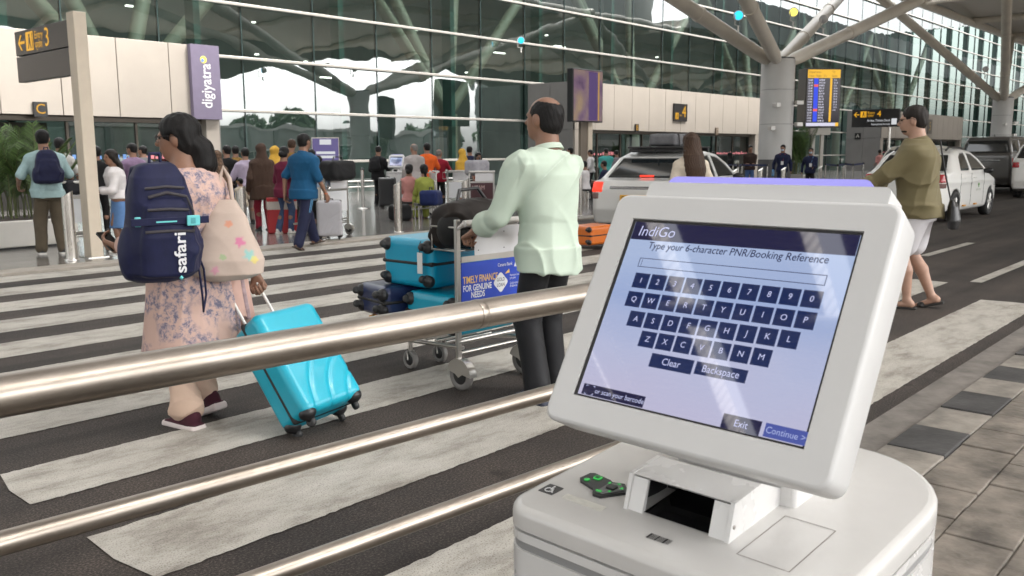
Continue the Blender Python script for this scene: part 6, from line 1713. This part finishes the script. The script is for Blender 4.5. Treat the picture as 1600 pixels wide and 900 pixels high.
# banner on the left portal
t = thing('banner', 'tall purple banner with white vertical digital lettering on the left entrance box', 'sign', (13.28, PY_, 2.39))
MB().box(-.43, .43, -.16, -.003, 0, 2.02).build('panel', M('banner_purple', (.165, .14, .205), .5, var=.05), t, bevel=.004)
text_mesh('lettering', 'digiyatra', .46, M('print_white', (0, 0, 0)), t, frame((.0, -.165, .30), (0, 0, 1), (-1, 0, 0), (0, -1, 0)), bold=.01, xs=.78)
MB().lathe([(.10, 0), (.09, .004)], 20, mtx=frame((-.06, -.162, 1.62), (1, 0, 0), (0, 0, 1), (0, -1, 0))).build('emblem_disc', M('banner_yellow', (.75, .68, .12), .5), t)
MB().lathe([(.05, .0045), (.05, .006)], 16, mtx=frame((-.09, -.162, 1.60), (1, 0, 0), (0, 0, 1), (0, -1, 0))).build('emblem_dot', M('banner_blue', (.15, .25, .6), .5), t)
def wall_sign(letter, px, py, Y, w, h, label, size, bg=None, col=None, icon=False, name='letter_sign'):
    p = GY(px, py, Y)
    t = thing(name, label, 'sign', (p[0], Y - .005, p[2]))
    MB().box(-w / 2, w / 2, -.06, 0, -h / 2, h / 2).build('plate', bg or M_SIGNB, t, bevel=.004)
    if icon:
        text_mesh('lettering', letter, size, col or M_AMBER, t, frame((w * .25, -.063, .02), (1, 0, 0), (0, 0, 1), (0, -1, 0)), 'CENTER')
        icon_entry(frame((-w * .40, -.062, -h * .38), (1, 0, 0), (0, 0, 1), (0, -1, 0)), h * .36, col or M_AMBER, t)
        text_mesh('lettering', 'Entry', h * .17, col or M_AMBER, t, frame((-w * .07, -.063, -h * .16), (1, 0, 0), (0, 0, 1), (0, -1, 0)), 'LEFT', xs=.7)
    else: text_mesh('lettering', letter, size, col or M_AMBER, t, frame((0, -.063, 0), (1, 0, 0), (0, 0, 1), (0, -1, 0)), 'CENTER')
    return t
wall_sign('C', 62, 171, PY_ - .01, .32, .36, 'small black sign with an amber letter C over the left entrance', .34)
wall_sign('B', 994, 200, PY_ - .01, .26, .36, 'small black sign with an amber letter B over the middle entrance', .32)
wall_sign('C', 1119, 205, PY_ - .01, .26, .36, 'small sign with a dull letter at the right of the middle entrance', .30, M('sign_tan', (.16, .12, .09), .5), M('letter_tan', (.35, .28, .2), .5))
wall_sign('4', 1062, 176, PY_ - .01, 1.25, .85, 'black wall sign with a large amber number 4 on beige panels', .80, icon=True, name='number_sign')
wall_sign('5', 1452, 198, PY_ - .01, 1.1, 1.15, 'square sign with a gold number 5 on the distant beige entrance box', .95, M('sign_taupe', (.19, .17, .15), .4, metal=.4), M('number_gold', (.62, .42, .12), .3, metal=.6), name='number_sign')
pa = GY(1357, 214, PY_); t = thing('letter_sign', 'small black sign with a pale letter A on the grey flank of the distant entrance', 'sign', (66.93, 24.9, 2.55))
MB().box(-.06, 0, -.22, .22, -.22, .22).build('plate', M_SIGNB, t); text_mesh('lettering', 'A', .38, M('letter_pale', (.5, .47, .42), .5), t, frame((-.063, 0, 0), (0, -1, 0), (0, 0, 1), (-1, 0, 0)), 'CENTER')
# entry 4 hanging sign, reads towards the viewer
q0_, q1_ = GD(1328, 37), GD(1402, 36.0)
d_ = Vector(q1_ - q0_); wS = d_.length; d_.normalize(); nrm = Vector((d_.y, -d_.x, 0))
t = thing('direction_sign', 'black overhead sign with a left arrow and Entry 4, near the man in olive', 'sign', Vector(q0_) + Vector((0, 0, 2.40)))
fr_ = frame((0, 0, 0), d_, -nrm, (0, 0, 1))
MB().box(0, wS, 0, .22, 0, .72, mtx=fr_).build('panel', M_SIGNB, t, bevel=.01)
MB().tube([tuple(fr_ @ Vector((wS * .8, .11, -2.4))), tuple(fr_ @ Vector((wS * .8, .11, 0)))], .06, 10).build('post', M_CHROME, t)
Tq = lambda x, z: fr_ @ frame((x, -.003, z), (1, 0, 0), (0, 0, 1), (0, -1, 0))
arrow_left(Tq(.08, .40), .22, M_AMBER, t); icon_entry(Tq(.34, .40), .24, M_AMBER, t)
text_mesh('lettering', 'Entry', .15, M_AMBER, t, Tq(.62, .575), xs=.85); text_mesh('lettering', 'प्रवेश', .12, M_AMBER, t, Tq(.62, .45), xs=.85); text_mesh('lettering', '4', .34, M_AMBER, t, Tq(.98, .52))
text_mesh('lettering', 'Airline Tickets Desk', .135, M_SIGNW, t, Tq(1.50, .26), 'RIGHT', xs=.8); text_mesh('lettering', 'International Arrivals', .115, M_SIGNW, t, Tq(1.50, .11), 'RIGHT', xs=.74)
MB().prism([(0, 0), (.2, 0), (.2, .24), (0, .24)], 0, .002, mtx=Tq(1.55, .09)).build('white_symbol', M_SIGNW, t)
# flight information board on two posts
bp_ = GD(1282, 33); vd = Vector((bp_[0], bp_[1], 0)).normalized(); bx = Vector((vd.y, -vd.x, 0)); bx = (Matrix.Rotation(math.radians(24), 3, 'Z') @ bx); by = Vector((-bx.y, bx.x, 0))
t = thing('flight_board', 'tall lit flight information board with a yellow header on two posts', 'screen', Vector(bp_) + Vector((0, 0, PZ)))
fb = frame((0, 0, 0), bx, by, (0, 0, 1)); BW, B0, B1 = 1.34, 2.26, 4.42
MB().box(-BW / 2, BW / 2, 0, .75, B0, B1, mtx=fb).build('case', M('board_case', (.06, .055, .05), .45), t, bevel=.015)
for x in (-.2, .14): MB().box(x - .06, x + .06, .2, .32, 0, B0 - .26, mtx=fb).build('post', M('board_post', (.55, .52, .47), .4), t, bevel=.006)
MB().box(-.38, .38, .08, .5, B0 - .26, B0 - .004, mtx=fb).build('bracket', M('board_post', (0, 0, 0)), t)
face = MB().box(-BW / 2 + .04, BW / 2 - .04, -.010, -.002, B0 + .05, B1 - .05, mtx=fb).build('display', lum('board_dark', (.012, .008, .016), 1.0, rough=.1), t)
def fq(name, x0, x1, z0, z1, mat, y=-.013):
    return MB().quad(*[fb @ Vector(v) for v in ((x0, y, z0), (x1, y, z0), (x1, y, z1), (x0, y, z1))]).build(name, mat, face)
M_FY, M_FB, M_FW, M_FR = lum('board_yellow', (1.0, .55, .03), .95), lum('board_blue', (.02, .07, .9), .9), lum('board_text', (.8, .78, .95), .85), lum('board_red', (1, .12, .10), .9)
fq('header', -BW / 2 + .05, BW / 2 - .05, B1 - .36, B1 - .06, M_FY)
for (s_, x_, z_) in (('Departures', -.58, B1 - .15), ('T3', .3, B1 - .15), ('Time  Flight   To', -.58, B1 - .29), ('Gate', .3, B1 - .29)): text_mesh('header_text', s_, .11, M_SIGNB, face, fb @ frame((x_, -.016, z_), (1, 0, 0), (0, 0, 1), (0, -1, 0)), xs=.9)
fq('airline_column', -.37, -.21, B0 + .22, B1 - .37, M_FB); fq('yellow_column', .24, .32, B0 + .22, B1 - .37, M_FY)
rf_ = random.Random(4)
for i in range(16):
    z = B1 - .44 - .098 * i
    text_mesh('board_row', '%02d:%02d' % (12 + i // 4, (i % 4) * 15), .085, M_FW, face, fb @ frame((-.60, -.016, z), (1, 0, 0), (0, 0, 1), (0, -1, 0)), xs=.95, bold=.02)
    text_mesh('board_row', rf_.choice(('DEL', 'BOM', 'BLR', 'PAT', 'GOI', 'HYD', 'CCU')) + ' ' * (i % 2) + str(rf_.randint(10, 99)), .085, M_FW, face, fb @ frame((-.18, -.016, z), (1, 0, 0), (0, 0, 1), (0, -1, 0)), xs=.8, bold=.02)
    if i in (2, 11): fq('delay_mark', -.37, -.21, z - .045, z + .045, M_FR, -.0145)
    if i < 12: text_mesh('board_row', str(rf_.randint(1, 62)) + ' A', .085, M_FW, face, fb @ frame((.38, -.016, z), (1, 0, 0), (0, 0, 1), (0, -1, 0)), xs=.9, bold=.02)
fq('footer', -BW / 2 + .05, BW / 2 - .05, B0 + .06, B0 + .18, M_FW); fq('footer_mark', BW / 2 - .17, BW / 2 - .05, B0 + .055, B0 + .185, M_FY, -.0145)
# advert screen on a post in front of the middle portal
t = thing('advert_screen', 'big purple and gold advert screen on a post before the middle entrance', 'screen', (29.6, 22.0, PZ))
MB().box(-1.02, 1.02, 0, .3, 2.62, 4.72).build('case', M_BLACK, t, bevel=.02)
MB().box(.14, .42, .08, .24, 0, 2.62).build('post', M('post_cream', (0, 0, 0)), t); MB().box(-.32, .13, .12, .24, 0, 2.62).build('post', M('post_brown', (.16, .13, .10), .5), t)
def ad_mat():
    m, nt, b = _new('advert_picture')
    v = coords(nt, (1.0, 1, .8)); n = N(nt, 'ShaderNodeTexNoise', Scale=1.7, Detail=3.0); nt.links.new(v, n.inputs['Vector'])
    r = ramp(nt, n.outputs['Color'], [(.30, (.08, .04, .13)), (.45, (.30, .18, .28)), (.55, (.40, .27, .26)), (.70, (.58, .40, .22))])
    nt.links.new(r.outputs[0], b.inputs['Emission Color']); b.inputs['Emission Strength'].default_value = .55 / 2 ** EXPO; b.inputs['Base Color'].default_value = (.01, .01, .01, 1); b.inputs['Roughness'].default_value = .1
    return m
pn = MB().box(-.97, .97, -.008, -.002, 2.67, 4.67).build('picture', ad_mat(), t)
MB().box(.03, .62, -.013, -.009, 2.70, 4.62).build('picture_strip', lum('advert_violet', (.13, .06, .26), .5), pn)
MB().box(.66, .74, -.013, -.009, 2.70, 4.62).build('picture_strip', lum('advert_gold', (.75, .42, .08), .6), pn)
# information stand by the queue
p = GD(509, 17.2); vd = math.atan2(p[1], p[0]) - math.pi / 2
t = thing('poster_stand', 'small lit poster stand with a violet picture and white label panels behind the queue', 'sign', (p[0], p[1], PZ), vd)
MB().box(-.02, .02, -.02, .02, 0, .9).build('post', M_CHROME, t); MB().box(-.25, .25, -.2, .2, 0, .03).build('foot', M_BLACK, t)
MB().box(-.26, .26, -.02, .02, .78, 1.70).build('panel', M('board_post', (0, 0, 0)), t)
MB().box(-.245, .245, -.025, -.021, 1.20, 1.68).build('poster', lum('poster_violet', (.16, .13, .34), .7), t)
MB().box(-.245, .245, -.025, -.021, .80, 1.17).build('label_panel', lum('poster_white', (.68, .66, .74), .7), t)
MB().box(-.11, .11, -.028, -.0255, 1.56, 1.66).build('poster_title', M_SIGNW, t)
for z in (1.30, 1.38): MB().box(-.18, .18, -.028, -.0255, z, z + .05).build('poster_line', M_SIGNW, t)
# second kiosk on the plaza: same model
k2 = copy_tree(kiosk); kp_ = G(612, 322, PZ)
k2.location = (kp_[0], kp_[1], PZ); k2.rotation_euler = (0, 0, KW + math.radians(34))
k2['label'] = 'distant white self service kiosk used by the man in black on the plaza'
sp_ = GD(604, 22.6); suitcase('black suitcase standing beside the distant kiosk', (.012, .012, .013), .42, .26, .72, Matrix.Translation((sp_[0], sp_[1], .09)) @ Matrix.Rotation(math.radians(-60), 4, 'Z'), res=.02, ridges=False)
sp_ = GD(511, 14.2); suitcase('silver grey suitcase standing behind the man in the blue polo', (.36, .35, .37), .40, .26, .58, Matrix.Translation((sp_[0], sp_[1], .09)) @ Matrix.Rotation(math.radians(-35), 4, 'Z'), res=.012)
sp_ = GD(436, 15.6); rbx = thing('red_box', 'red box with a white band standing on the floor among the queue', 'box', (sp_[0], sp_[1], PZ), math.radians(-30))
MB().box(-.25, .25, -.2, .2, 0, .62).build('box', M('box_red', (.36, .015, .02), .5), rbx, bevel=.02); MB().box(-.255, .255, -.205, .205, .42, .56).build('band', M('box_band', (.45, .40, .36), .5), rbx)
# trolleys on the plaza
def tr_copy(px, D, rz, label):
    c = copy_tree(bt); p = GD(px, D); c.location = (p[0], p[1], PZ); c.rotation_euler = (0, 0, math.radians(rz)); c['label'] = label; return c
p = GD(523, 14.9); bt = trolley_proto('steel trolley carrying a black bag by the boy in light blue', (p[0], p[1], PZ), math.radians(10), 'white', detail=False)
tr_copy(115, 12.6, -20, 'steel trolley in front of the man with the navy rucksack')
tr_copy(716, 19.4, -15, 'empty steel trolley with a white board behind the bollard by the yellow headscarf')
tr_copy(676, 19.0, 60, 'steel trolley with a blue bag beside the seated woman in green')
p = GD(752, 18.6); t2 = trolley_proto('steel trolley with a dark maroon advert left of the mint shirted man', (p[0], p[1], PZ), math.radians(-25), 'maroon', detail=False)
text_mesh('lettering', 'UTAM', .13, M('advert_pale', (.5, .35, .33), .5), t2, frame((-.22, -.0125, .66), (1, 0, 0), (0, 0, 1), (0, -1, 0)), xs=.8)
def bag(label, px, D, z, r, c, rz=0, name='bag'):
    p = GD(px, D); t = thing(name, label, 'bag', (p[0], p[1], z), math.radians(rz))
    soft('bag_body', [BX((0, 0, r[2]), r, min(r) * .5)], .016, cloth('bag_%02d%02d%02d' % tuple(int(v * 99) for v in c), c, .7, .15), t, folds(1.7, .012, int(px)))
    MB().tube([(-r[0] * .4, 0, 2 * r[2] - .01), (-r[0] * .3, 0, 2 * r[2] + .06), (r[0] * .3, 0, 2 * r[2] + .06), (r[0] * .4, 0, 2 * r[2] - .01)], .012, 6).build('handle', M_BLACK, t)
bag('black bag with a white label on the trolley by the boy in light blue', 527, 14.8, .98, (.26, .20, .16), (.012, .012, .013))
bag('blue bag on the trolley beside the seated woman in green', 672, 18.5, .33, (.24, .2, .16), (.015, .025, .10), 30)
bag('black bag lying on the floor near the woman seated in green', 623, 18.3, PZ, (.22, .16, .17), (.012, .013, .02))
bag('crumpled pale plastic wrapped bundle on the trolley by the yellow headscarf', 745, 18.9, .95, (.24, .18, .16), (.34, .33, .36))
bag('dark bag in the basket of the trolley before the man with the navy rucksack', 118, 12.7, .86, (.22, .14, .10), (.02, .02, .025))
# ================================================================== the people on the plaza
HOR = lambda x: 244.2 - .00525 * x
def at(px, ytop, D, face, label, seated=0, z0=PZ, hmul=1.0, **k):
    p = GD(px, D); p[2] = z0
    h = CAM_H + (HOR(px) - ytop) * D / 1385 - z0
    k.setdefault('res', .011 if D < 14 else .016 if D < 20 else .022)
    if seated: h = 1.58; p[2] = z0
    rq = random.Random(int(px * 7 + D * 13)); po = dict(k.get('pose') or {})
    if not seated:
        po.setdefault('turn', rq.uniform(-38, 38)); po.setdefault('nod', rq.uniform(-16, 6)); po.setdefault('lean', rq.uniform(-.005, .04)); po.setdefault('twist', rq.uniform(-12, 12))
        if rq.random() < .55: po.setdefault('rw', (rq.uniform(.05, .16), rq.uniform(.14, .22), rq.uniform(.52, .66)))
        if rq.random() < .35: po.setdefault('lw', (-rq.uniform(.05, .16), rq.uniform(.12, .20), rq.uniform(.52, .66)))
        sx_ = rq.uniform(-.05, .05); po.setdefault('la', (-.06, sx_, .047)); po.setdefault('ra', (.06, -sx_ * .6, .047))
    k['pose'] = po
    return person(label, p, face, h * hmul * .985, **k)
C = cloth
MUST, LILAC, BRN = C('mustard', (.20, .115, .03)), C('lilac', (.38, .32, .42)), C('brown_shawl', (.060, .036, .026))
YEL, MARO, POLO = C('yellow_shawl', (.58, .34, .05)), C('maroon', (.12, .012, .035)), C('petrol_blue', (.008, .075, .17), .8, .06)
NVT = C('navy_track', (.012, .015, .045), .7)
man1 = at(70, 200, 12.35, 76, 'man in a pale aqua T shirt and khaki trousers wearing a navy rucksack', top=TP(C('aqua_tee', (.32, .45, .46)), sleeve=.42, hem=.46, ease=.012), bottom=TR(C('khaki', (.10, .08, .055)), loose=1.25, fold=.010), hair='short', shoes=SHOE(M_SHB, sole=M_SHW), sk='b', build=1.12,
    pose=dict(lw=(-.19, .16, .56), rw=(.17, .20, .57), la=(-.075, .02, .047), ra=(.075, -.03, .047)))
rucksack('rucksack', 'plain navy rucksack on the back of the man in the pale aqua shirt', to_world(man1, man1['S'](0, -.100, .575)), math.radians(76 - 90), .92, .010, detail=False)
at(95, 213, 16.0, 80, 'dark haired man mostly hidden behind the man with the navy rucksack', top=TP(C('dull_white', (.45, .44, .42)), sleeve=.42), bottom=TR(M_JEANS), hair='short', shoes=SHOE())
at(181, 232, 12.6, 158, 'young woman in a white top and blue denim skirt facing left', female=True, top=TP(C('white_top', (.66, .63, .63)), sleeve=.8, hem=.53, ease=.016), bottom=dict(kind='skirt', name='skirt', mat=C('denim_blue', (.10, .20, .40), .8, .12), hem=.24, flare=1.5, waist=.60), hair='long:dark', shoes=SHOE(M_SHW), sk='b', build=1.12,
    pose=dict(lw=(-.10, .20, .60), rw=(.08, .21, .60), lpole=(-.5, -.7, -.6), rpole=(.5, -.7, -.6), hairlen=.24))
at(208, 222, 16.5, 95, 'person in a mauve shirt standing behind the woman in the white top', top=TP(C('mauve', (.22, .15, .24)), sleeve=.42, hem=.44), bottom=TR(M_BLKT), hair='short', shoes=SHOE(), build=1.1)
at(226, 226, 19.5, 100, 'dark haired person in a grey top deep in the left queue', top=TP(C('grey_top', (.16, .16, .17)), sleeve=.6), bottom=TR(M_NVY), hair='short', shoes=SHOE())
at(150, 226, 15.5, 60, 'man in a black jacket behind the cream sign post', top=TP(M_BLKT, sleeve=1.0), bottom=TR(M_BLKT), hair='short', shoes=SHOE())
at(321, 231, 17.5, 75, 'woman in a navy headscarf and white top in the left queue', female=True, top=TP(C('white_kurta', (.52, .50, .50)), sleeve=.8, hem=.36), bottom=TR(M_BLKT), hair='none', headwear=dict(mat=C('navy_scarf', (.010, .015, .06)), to=.70), shoes=SHOE())
at(338, 233, 15.6, 70, 'woman wrapped in a brown and beige patterned shawl in the left queue', female=True, top=TP(C('brown_pattern', (.12, .075, .05), .8, .8, 22), sleeve=.9, hem=.28, flare=1.2), bottom=TR(M_BLKT), hair='none', headwear=dict(mat=C('brown_pattern', (0, 0, 0)), to=.50), shoes=SHOE())
at(354, 225, 18.0, 68, 'man in a black shirt and blue jeans in the left queue', top=TP(M_BLKT, sleeve=.9, hem=.45), bottom=TR(C('jeans_mid', (.06, .11, .24))), hair='short', shoes=SHOE())
at(368, 226, 20.0, 60, 'man in a mustard shirt behind the man in black in the queue', top=TP(C('mustard_check', (.20, .115, .03), .8, .6, 30), sleeve=.5), bottom=TR(M_BLKT), hair='short', shoes=SHOE())
at(383, 229, 17.6, 66, 'man in a loose lilac shirt in the left queue', top=TP(LILAC, sleeve=.6, hem=.42, ease=.02), bottom=TR(C('taupe', (.20, .15, .13))), hair='short', shoes=SHOE())
at(375, 277, 16.4, 95, 'small child in a cream top and black trousers in the queue', top=TP(C('cream_top', (.50, .43, .34)), sleeve=.9, hem=.44), bottom=TR(M_BLKT), hair='short', shoes=SHOE(), build=1.15)
at(408, 222, 16.0, 72, 'woman draped in a brown headscarf and shawl behind the second bollard', female=True, top=TP(BRN, sleeve=1.0, hem=.36, ease=.02, flare=1.15), bottom=TR(C('red_trousers', (.25, .02, .04))), hair='none', headwear=dict(mat=BRN, to=.50), shoes=SHOE(), build=1.1)
at(428, 226, 17.8, 30, 'woman in a yellow headscarf among the left queue', female=True, top=TP(MARO, sleeve=.9, hem=.38), bottom=TR(M_BLKT), hair='none', headwear=dict(mat=YEL, to=.68), shoes=SHOE())
at(441, 228, 15.4, 20, 'woman in a maroon top and jeans bending her head in the queue', female=True, top=TP(MARO, sleeve=.85, hem=.42), bottom=TR(M_JEANS), hair='bun', shoes=SHOE(M_SHW), pose=dict(nod=-18, rw=(.10, .16, .56), lw=(-.10, .18, .56)), build=1.1)
at(452, 216, 18.5, 10, 'tall brown haired person behind the woman in maroon', top=TP(MUST, sleeve=.6), bottom=TR(M_BLKT), hair='short:brown', shoes=SHOE())
polo = at(472, 206, 13.1, 14, 'man in a petrol blue polo and navy track trousers striding right in sandals', z0=0.0, top=TP(POLO, sleeve=.46, hem=.44, ease=.016, fold=.008), bottom=TR(NVT, loose=1.22, fold=.010), hair='short', collar=True, shoes=SAND, sk='b', build=1.14, res=.0095,
    pose=dict(turn=-6, la=(-.06, .20, .052), ra=(.06, -.16, .064), rfp=-24, lfp=4, rw=(.165, .10, .475), lw=(-.16, -.06, .48), lean=.02))
for k_, dx in ((0, .0), (1, .012)):
    s_ = []
    hip, kn, an = polo['S'](.05, 0, .50), polo['kR'], polo['aR']
    MB().tube([tuple(hip + np.array([.060 * polo['h'] / 1.0 * .95, -.01 + dx * 2, 0])), tuple(hip * .5 + kn * .5 + np.array([.064, -.012 + dx * 2, 0]) * 1.45), tuple(kn + np.array([.078, -.01 + dx * 2, .02]))], .006, 6).build('stripe', M('stripe_blue', (.12, .35, .60), .7), polo['t'])
MB().lathe([(.017 * polo['h'], -.008), (.019 * polo['h'], 0), (.017 * polo['h'], .008)], 14, mtx=Matrix.Translation(Vector(polo['wR'] * .94 + polo['eR'] * .06))).build('bracelet', M('bracelet_orange', (.55, .12, .03), .5), polo['t'])
at(486, 231, 16.5, 60, 'dark haired man behind the shoulder of the man in the blue polo', top=TP(M_NVY, sleeve=.5), bottom=TR(M_BLKT), hair='short', shoes=SHOE())
at(497, 241, 14.8, 62, 'boy in a light blue shirt holding a trolley handle', top=TP(C('light_blue', (.36, .48, .62)), sleeve=.45, hem=.45), bottom=TR(M_BLKT), hair='short', shoes=SHOE(), pose=dict(lw=(-.12, .2, .62), rw=(.13, .22, .60)))
b_ = at(590, 227, 23.4, 20, 'man dressed in black using the distant kiosk on the plaza', top=TP(C('black_suit', (.010, .010, .011)), sleeve=.95, hem=.44, ease=.012), bottom=TR(M_BLKT, loose=1.1), hair='short', shoes=SHOE(), pose=dict(nod=-20, rw=(.10, .22, .62), lw=(-.12, .16, .58)), build=1.1)
rucksack('rucksack', 'black rucksack on the back of the man in black at the distant kiosk', to_world(b_, b_['S'](0, -.09, .60)), math.radians(20 - 90), .75, .018, detail=False, mat=M_BLKT)
at(648, 223, 21.0, 62, 'bald bearded man in a pale grey shirt before the glass wall', top=TP(C('pale_grey', (.36, .33, .32)), sleeve=.9, hem=.40, ease=.018), bottom=TR(C('taupe', (0, 0, 0))), hair='balding:grey', shoes=SHOE(), build=1.1)
at(667, 222, 22.0, 55, 'man in a bright orange shirt before the glass wall', top=TP(C('orange', (.72, .12, .02)), sleeve=.45, hem=.44), bottom=TR(M_JEANS), hair='short', shoes=SHOE(), build=1.15)
at(686, 232, 22.6, 40, 'older man in a crimson T shirt beside the man in orange', top=TP(C('crimson', (.26, .012, .03)), sleeve=.42, hem=.45), bottom=TR(M_BLKT), hair='balding:grey', shoes=SHOE(), build=1.15)
at(723, 231, 22.0, 75, 'woman in a gold headscarf standing by the empty trolley', female=True, top=TP(C('gold', (.42, .24, .05)), sleeve=.9, hem=.36), bottom=TR(M_BLKT), hair='none', headwear=dict(mat=YEL, to=.60), shoes=SHOE())
at(735, 227, 24.0, 60, 'man in a navy shirt behind the woman in the gold headscarf', top=TP(M_NVY, sleeve=.5), bottom=TR(M_BLKT), hair='short', shoes=SHOE())
at(748, 237, 23.0, 215, 'dark haired woman in a peach top facing the viewer by the glass wall', female=True, top=TP(C('peach', (.45, .20, .14)), sleeve=.3), bottom=TR(M_BLKT), hair='long:black', shoes=SHOE())
SEAT = dict(pz=.27, lean=.03, la=(-.07, .24, .046), ra=(.07, .24, .046), lw=(-.07, .22, .36), rw=(.07, .22, .36), lkp=(0, .6, 1), rkp=(0, .6, 1))
def seat(px, D, face, label, top, bottom, **k):
    J = at(px, 270, D, face, label, seated=1, top=top, bottom=bottom, pose=dict(SEAT, **k.pop('pose', {})), **k)
    t = thing('low_seat', 'low dark seat under the ' + k.get('_s', label.split(' on ')[0].replace('seated ', '')), 'seat', J['t'].location, J['t'].rotation_euler.z)
    MB().box(-.22, .22, -.20, .16, .30, .35).build('seat', M_BLACK, t, bevel=.01)
    for x in (-.19, .19):
        for y in (-.17, .13): MB().tube([(x, y, 0), (x, y, .30)], .015, 6).build('leg', M_CHROME, t)
    return J
seat(663, 18.6, 62, 'seated woman in a lime green dress with a long braid', TP(C('lime', (.30, .33, .07)), sleeve=.8, hem=.47, ease=.018), TR(C('lime', (0, 0, 0)), loose=1.3), female=True, hair='braid', shoes=SAND)
seat(638, 19.2, 40, 'seated person in a pink top left of the woman in green', TP(C('rose', (.52, .24, .22)), sleeve=.6, hem=.47), TR(C('rose', (0, 0, 0)), loose=1.2), female=True, hair='bun', shoes=SAND)
seat(916, 25.5, 100, 'seated person in a white top right of the mint shirted man', TP(C('white_top', (0, 0, 0)), sleeve=.6), TR(M_BLKT), hair='short', shoes=SHOE())
seat(947, 26.0, 100, 'seated person in dark navy behind the taxi boot', TP(M_NVY, sleeve=.6), TR(M_BLKT), hair='short', shoes=SHOE())
at(892, 229, 26.5, 130, 'man in a navy shirt and black trousers right of the mint shirt', top=TP(C('navy_bright', (.012, .02, .085)), sleeve=.5), bottom=TR(M_BLKT), hair='short', shoes=SHOE())
at(924, 233, 31.0, 100, 'person in a white shirt with black hair near the middle entrance', top=TP(C('white_top', (0, 0, 0)), sleeve=.6), bottom=TR(M_BLKT), hair='short', shoes=SHOE())
at(947, 231, 30.5, 60, 'person in a turquoise shirt by the middle entrance', top=TP(C('turq', (.06, .32, .30)), sleeve=.5, hem=.40, ease=.02), bottom=TR(M_BLKT), hair='short', shoes=SHOE(), build=1.2)
at(964, 234, 31.0, 60, 'person in a black and white patterned shirt by the middle entrance', top=TP(C('patterned', (.20, .18, .20), .8, .9, 40), sleeve=.5), bottom=TR(M_BLKT), hair='short', shoes=SHOE())
def sling(J):
    MB().tube([tuple(J['S'](.085, -.02, .825)), tuple(J['S'](.02, -.082, .74)), tuple(J['S'](-.07, -.078, .63))], .006, 6).build('strap', M('tan_strap', (.28, .17, .09), .5), J['t'])
at(1080, 206, 10.5, 47, 'woman with very long brown hair in a cream shirt near the taxi', z0=0.0, female=True, top=TP(C('cream_shirt', (.56, .49, .40)), sleeve=.85, hem=.45, ease=.016, fold=.010), bottom=TR(M_JEANS), hair='long:brown', shoes=SHOE(M_SHW), sk='d', res=.009, build=1.08, pose=dict(hairlen=.36, turn=4), extras=sling)
at(1103, 237, 31.0, 70, 'woman in a beige patterned scarf beyond the taxi', female=True, top=TP(C('beige_pattern', (.36, .27, .19), .8, .5, 30), sleeve=.8), bottom=TR(M_BLKT), hair='none', headwear=dict(mat=C('beige_pattern', (0, 0, 0)), to=.6), shoes=SHOE())
at(1114, 236, 35.0, 70, 'man in a grey shirt at the dark doorway beyond the taxi', top=TP(C('pale_grey', (0, 0, 0)), sleeve=.5), bottom=TR(M_BLKT), hair='short', shoes=SHOE())
at(1142, 237, 33.0, 100, 'woman in a black robe and black headscarf by the queue posts', female=True, top=TP(M_BLKT, sleeve=1, hem=.12, flare=1.3), bottom=TR(M_BLKT), hair='none', headwear=dict(mat=M_BLKT, to=.55), shoes=SHOE())
at(1172, 226, 31.0, 215, 'man in a dark brown T shirt and jeans leaning by the queue posts', top=TP(C('dark_brown', (.035, .022, .018)), sleeve=.42), bottom=TR(C('jeans_mid', (0, 0, 0))), hair='short', shoes=SHOE(), build=1.12, pose=dict(lw=(-.04, .13, .60), rw=(.04, .14, .60)))
def mask(J, lan, glove):
    H, hh = J['H'], J['hh']
    soft('face_mask', [EL(H(0, .24, -.20), np.array([.24, .22, .19]) * hh, J['A'])], .012, M('mask_blue', (.45, .55, .66), .7), J['t'])
    MB().tube([tuple(J['S'](-.05, .05, .82)), tuple(J['S'](-.03, .085, .74)), tuple(J['S'](0.0, .088, .66)), tuple(J['S'](.03, .085, .74)), tuple(J['S'](.05, .05, .82))], .010, 6).build('lanyard', M('lanyard_' + ('red' if lan[0] > .2 else 'blue'), lan, .6), J['t'])
    p = J['S'](0, .095, .64); MB().box(p[0] - .04, p[0] + .04, p[1] - .004, p[1] + .004, p[2] - .06, p[2] + .05).build('badge', M('badge_white', (.68, .68, .68), .4), J['t'])
    if glove: soft('glove', [RC(J['wR'] + np.array([0, 0, .03]), J['wR'] + np.array([0, .02, -.13]), .04, .045)], .015, M('glove_blue', (.12, .28, .50), .6), J['t'])
at(1223, 225, 28.5, 203, 'security man in navy with a blue mask, red lanyard and blue glove', top=TP(M_NVY, sleeve=.95, hem=.46), bottom=TR(M_NVY), hair='short', shoes=SHOE(), build=1.12, extras=lambda J: mask(J, (.45, .03, .05), True))
at(1267, 230, 28.5, 205, 'man in navy with a white mask and blue lanyard beside the flight board', top=TP(M_NVY, sleeve=.95, hem=.46), bottom=TR(M_BLKT), hair='short', shoes=SHOE(), build=1.12, extras=lambda J: mask(J, (.12, .25, .5), False), pose=dict(la=(-.05, .1, .047), ra=(.06, -.08, .06)))
at(1376, 233, 40.0, 60, 'dark haired person far behind the arm of the man in olive', top=TP(C('rose', (0, 0, 0)), sleeve=.4), bottom=TR(M_BLKT), hair='short', shoes=SHOE())
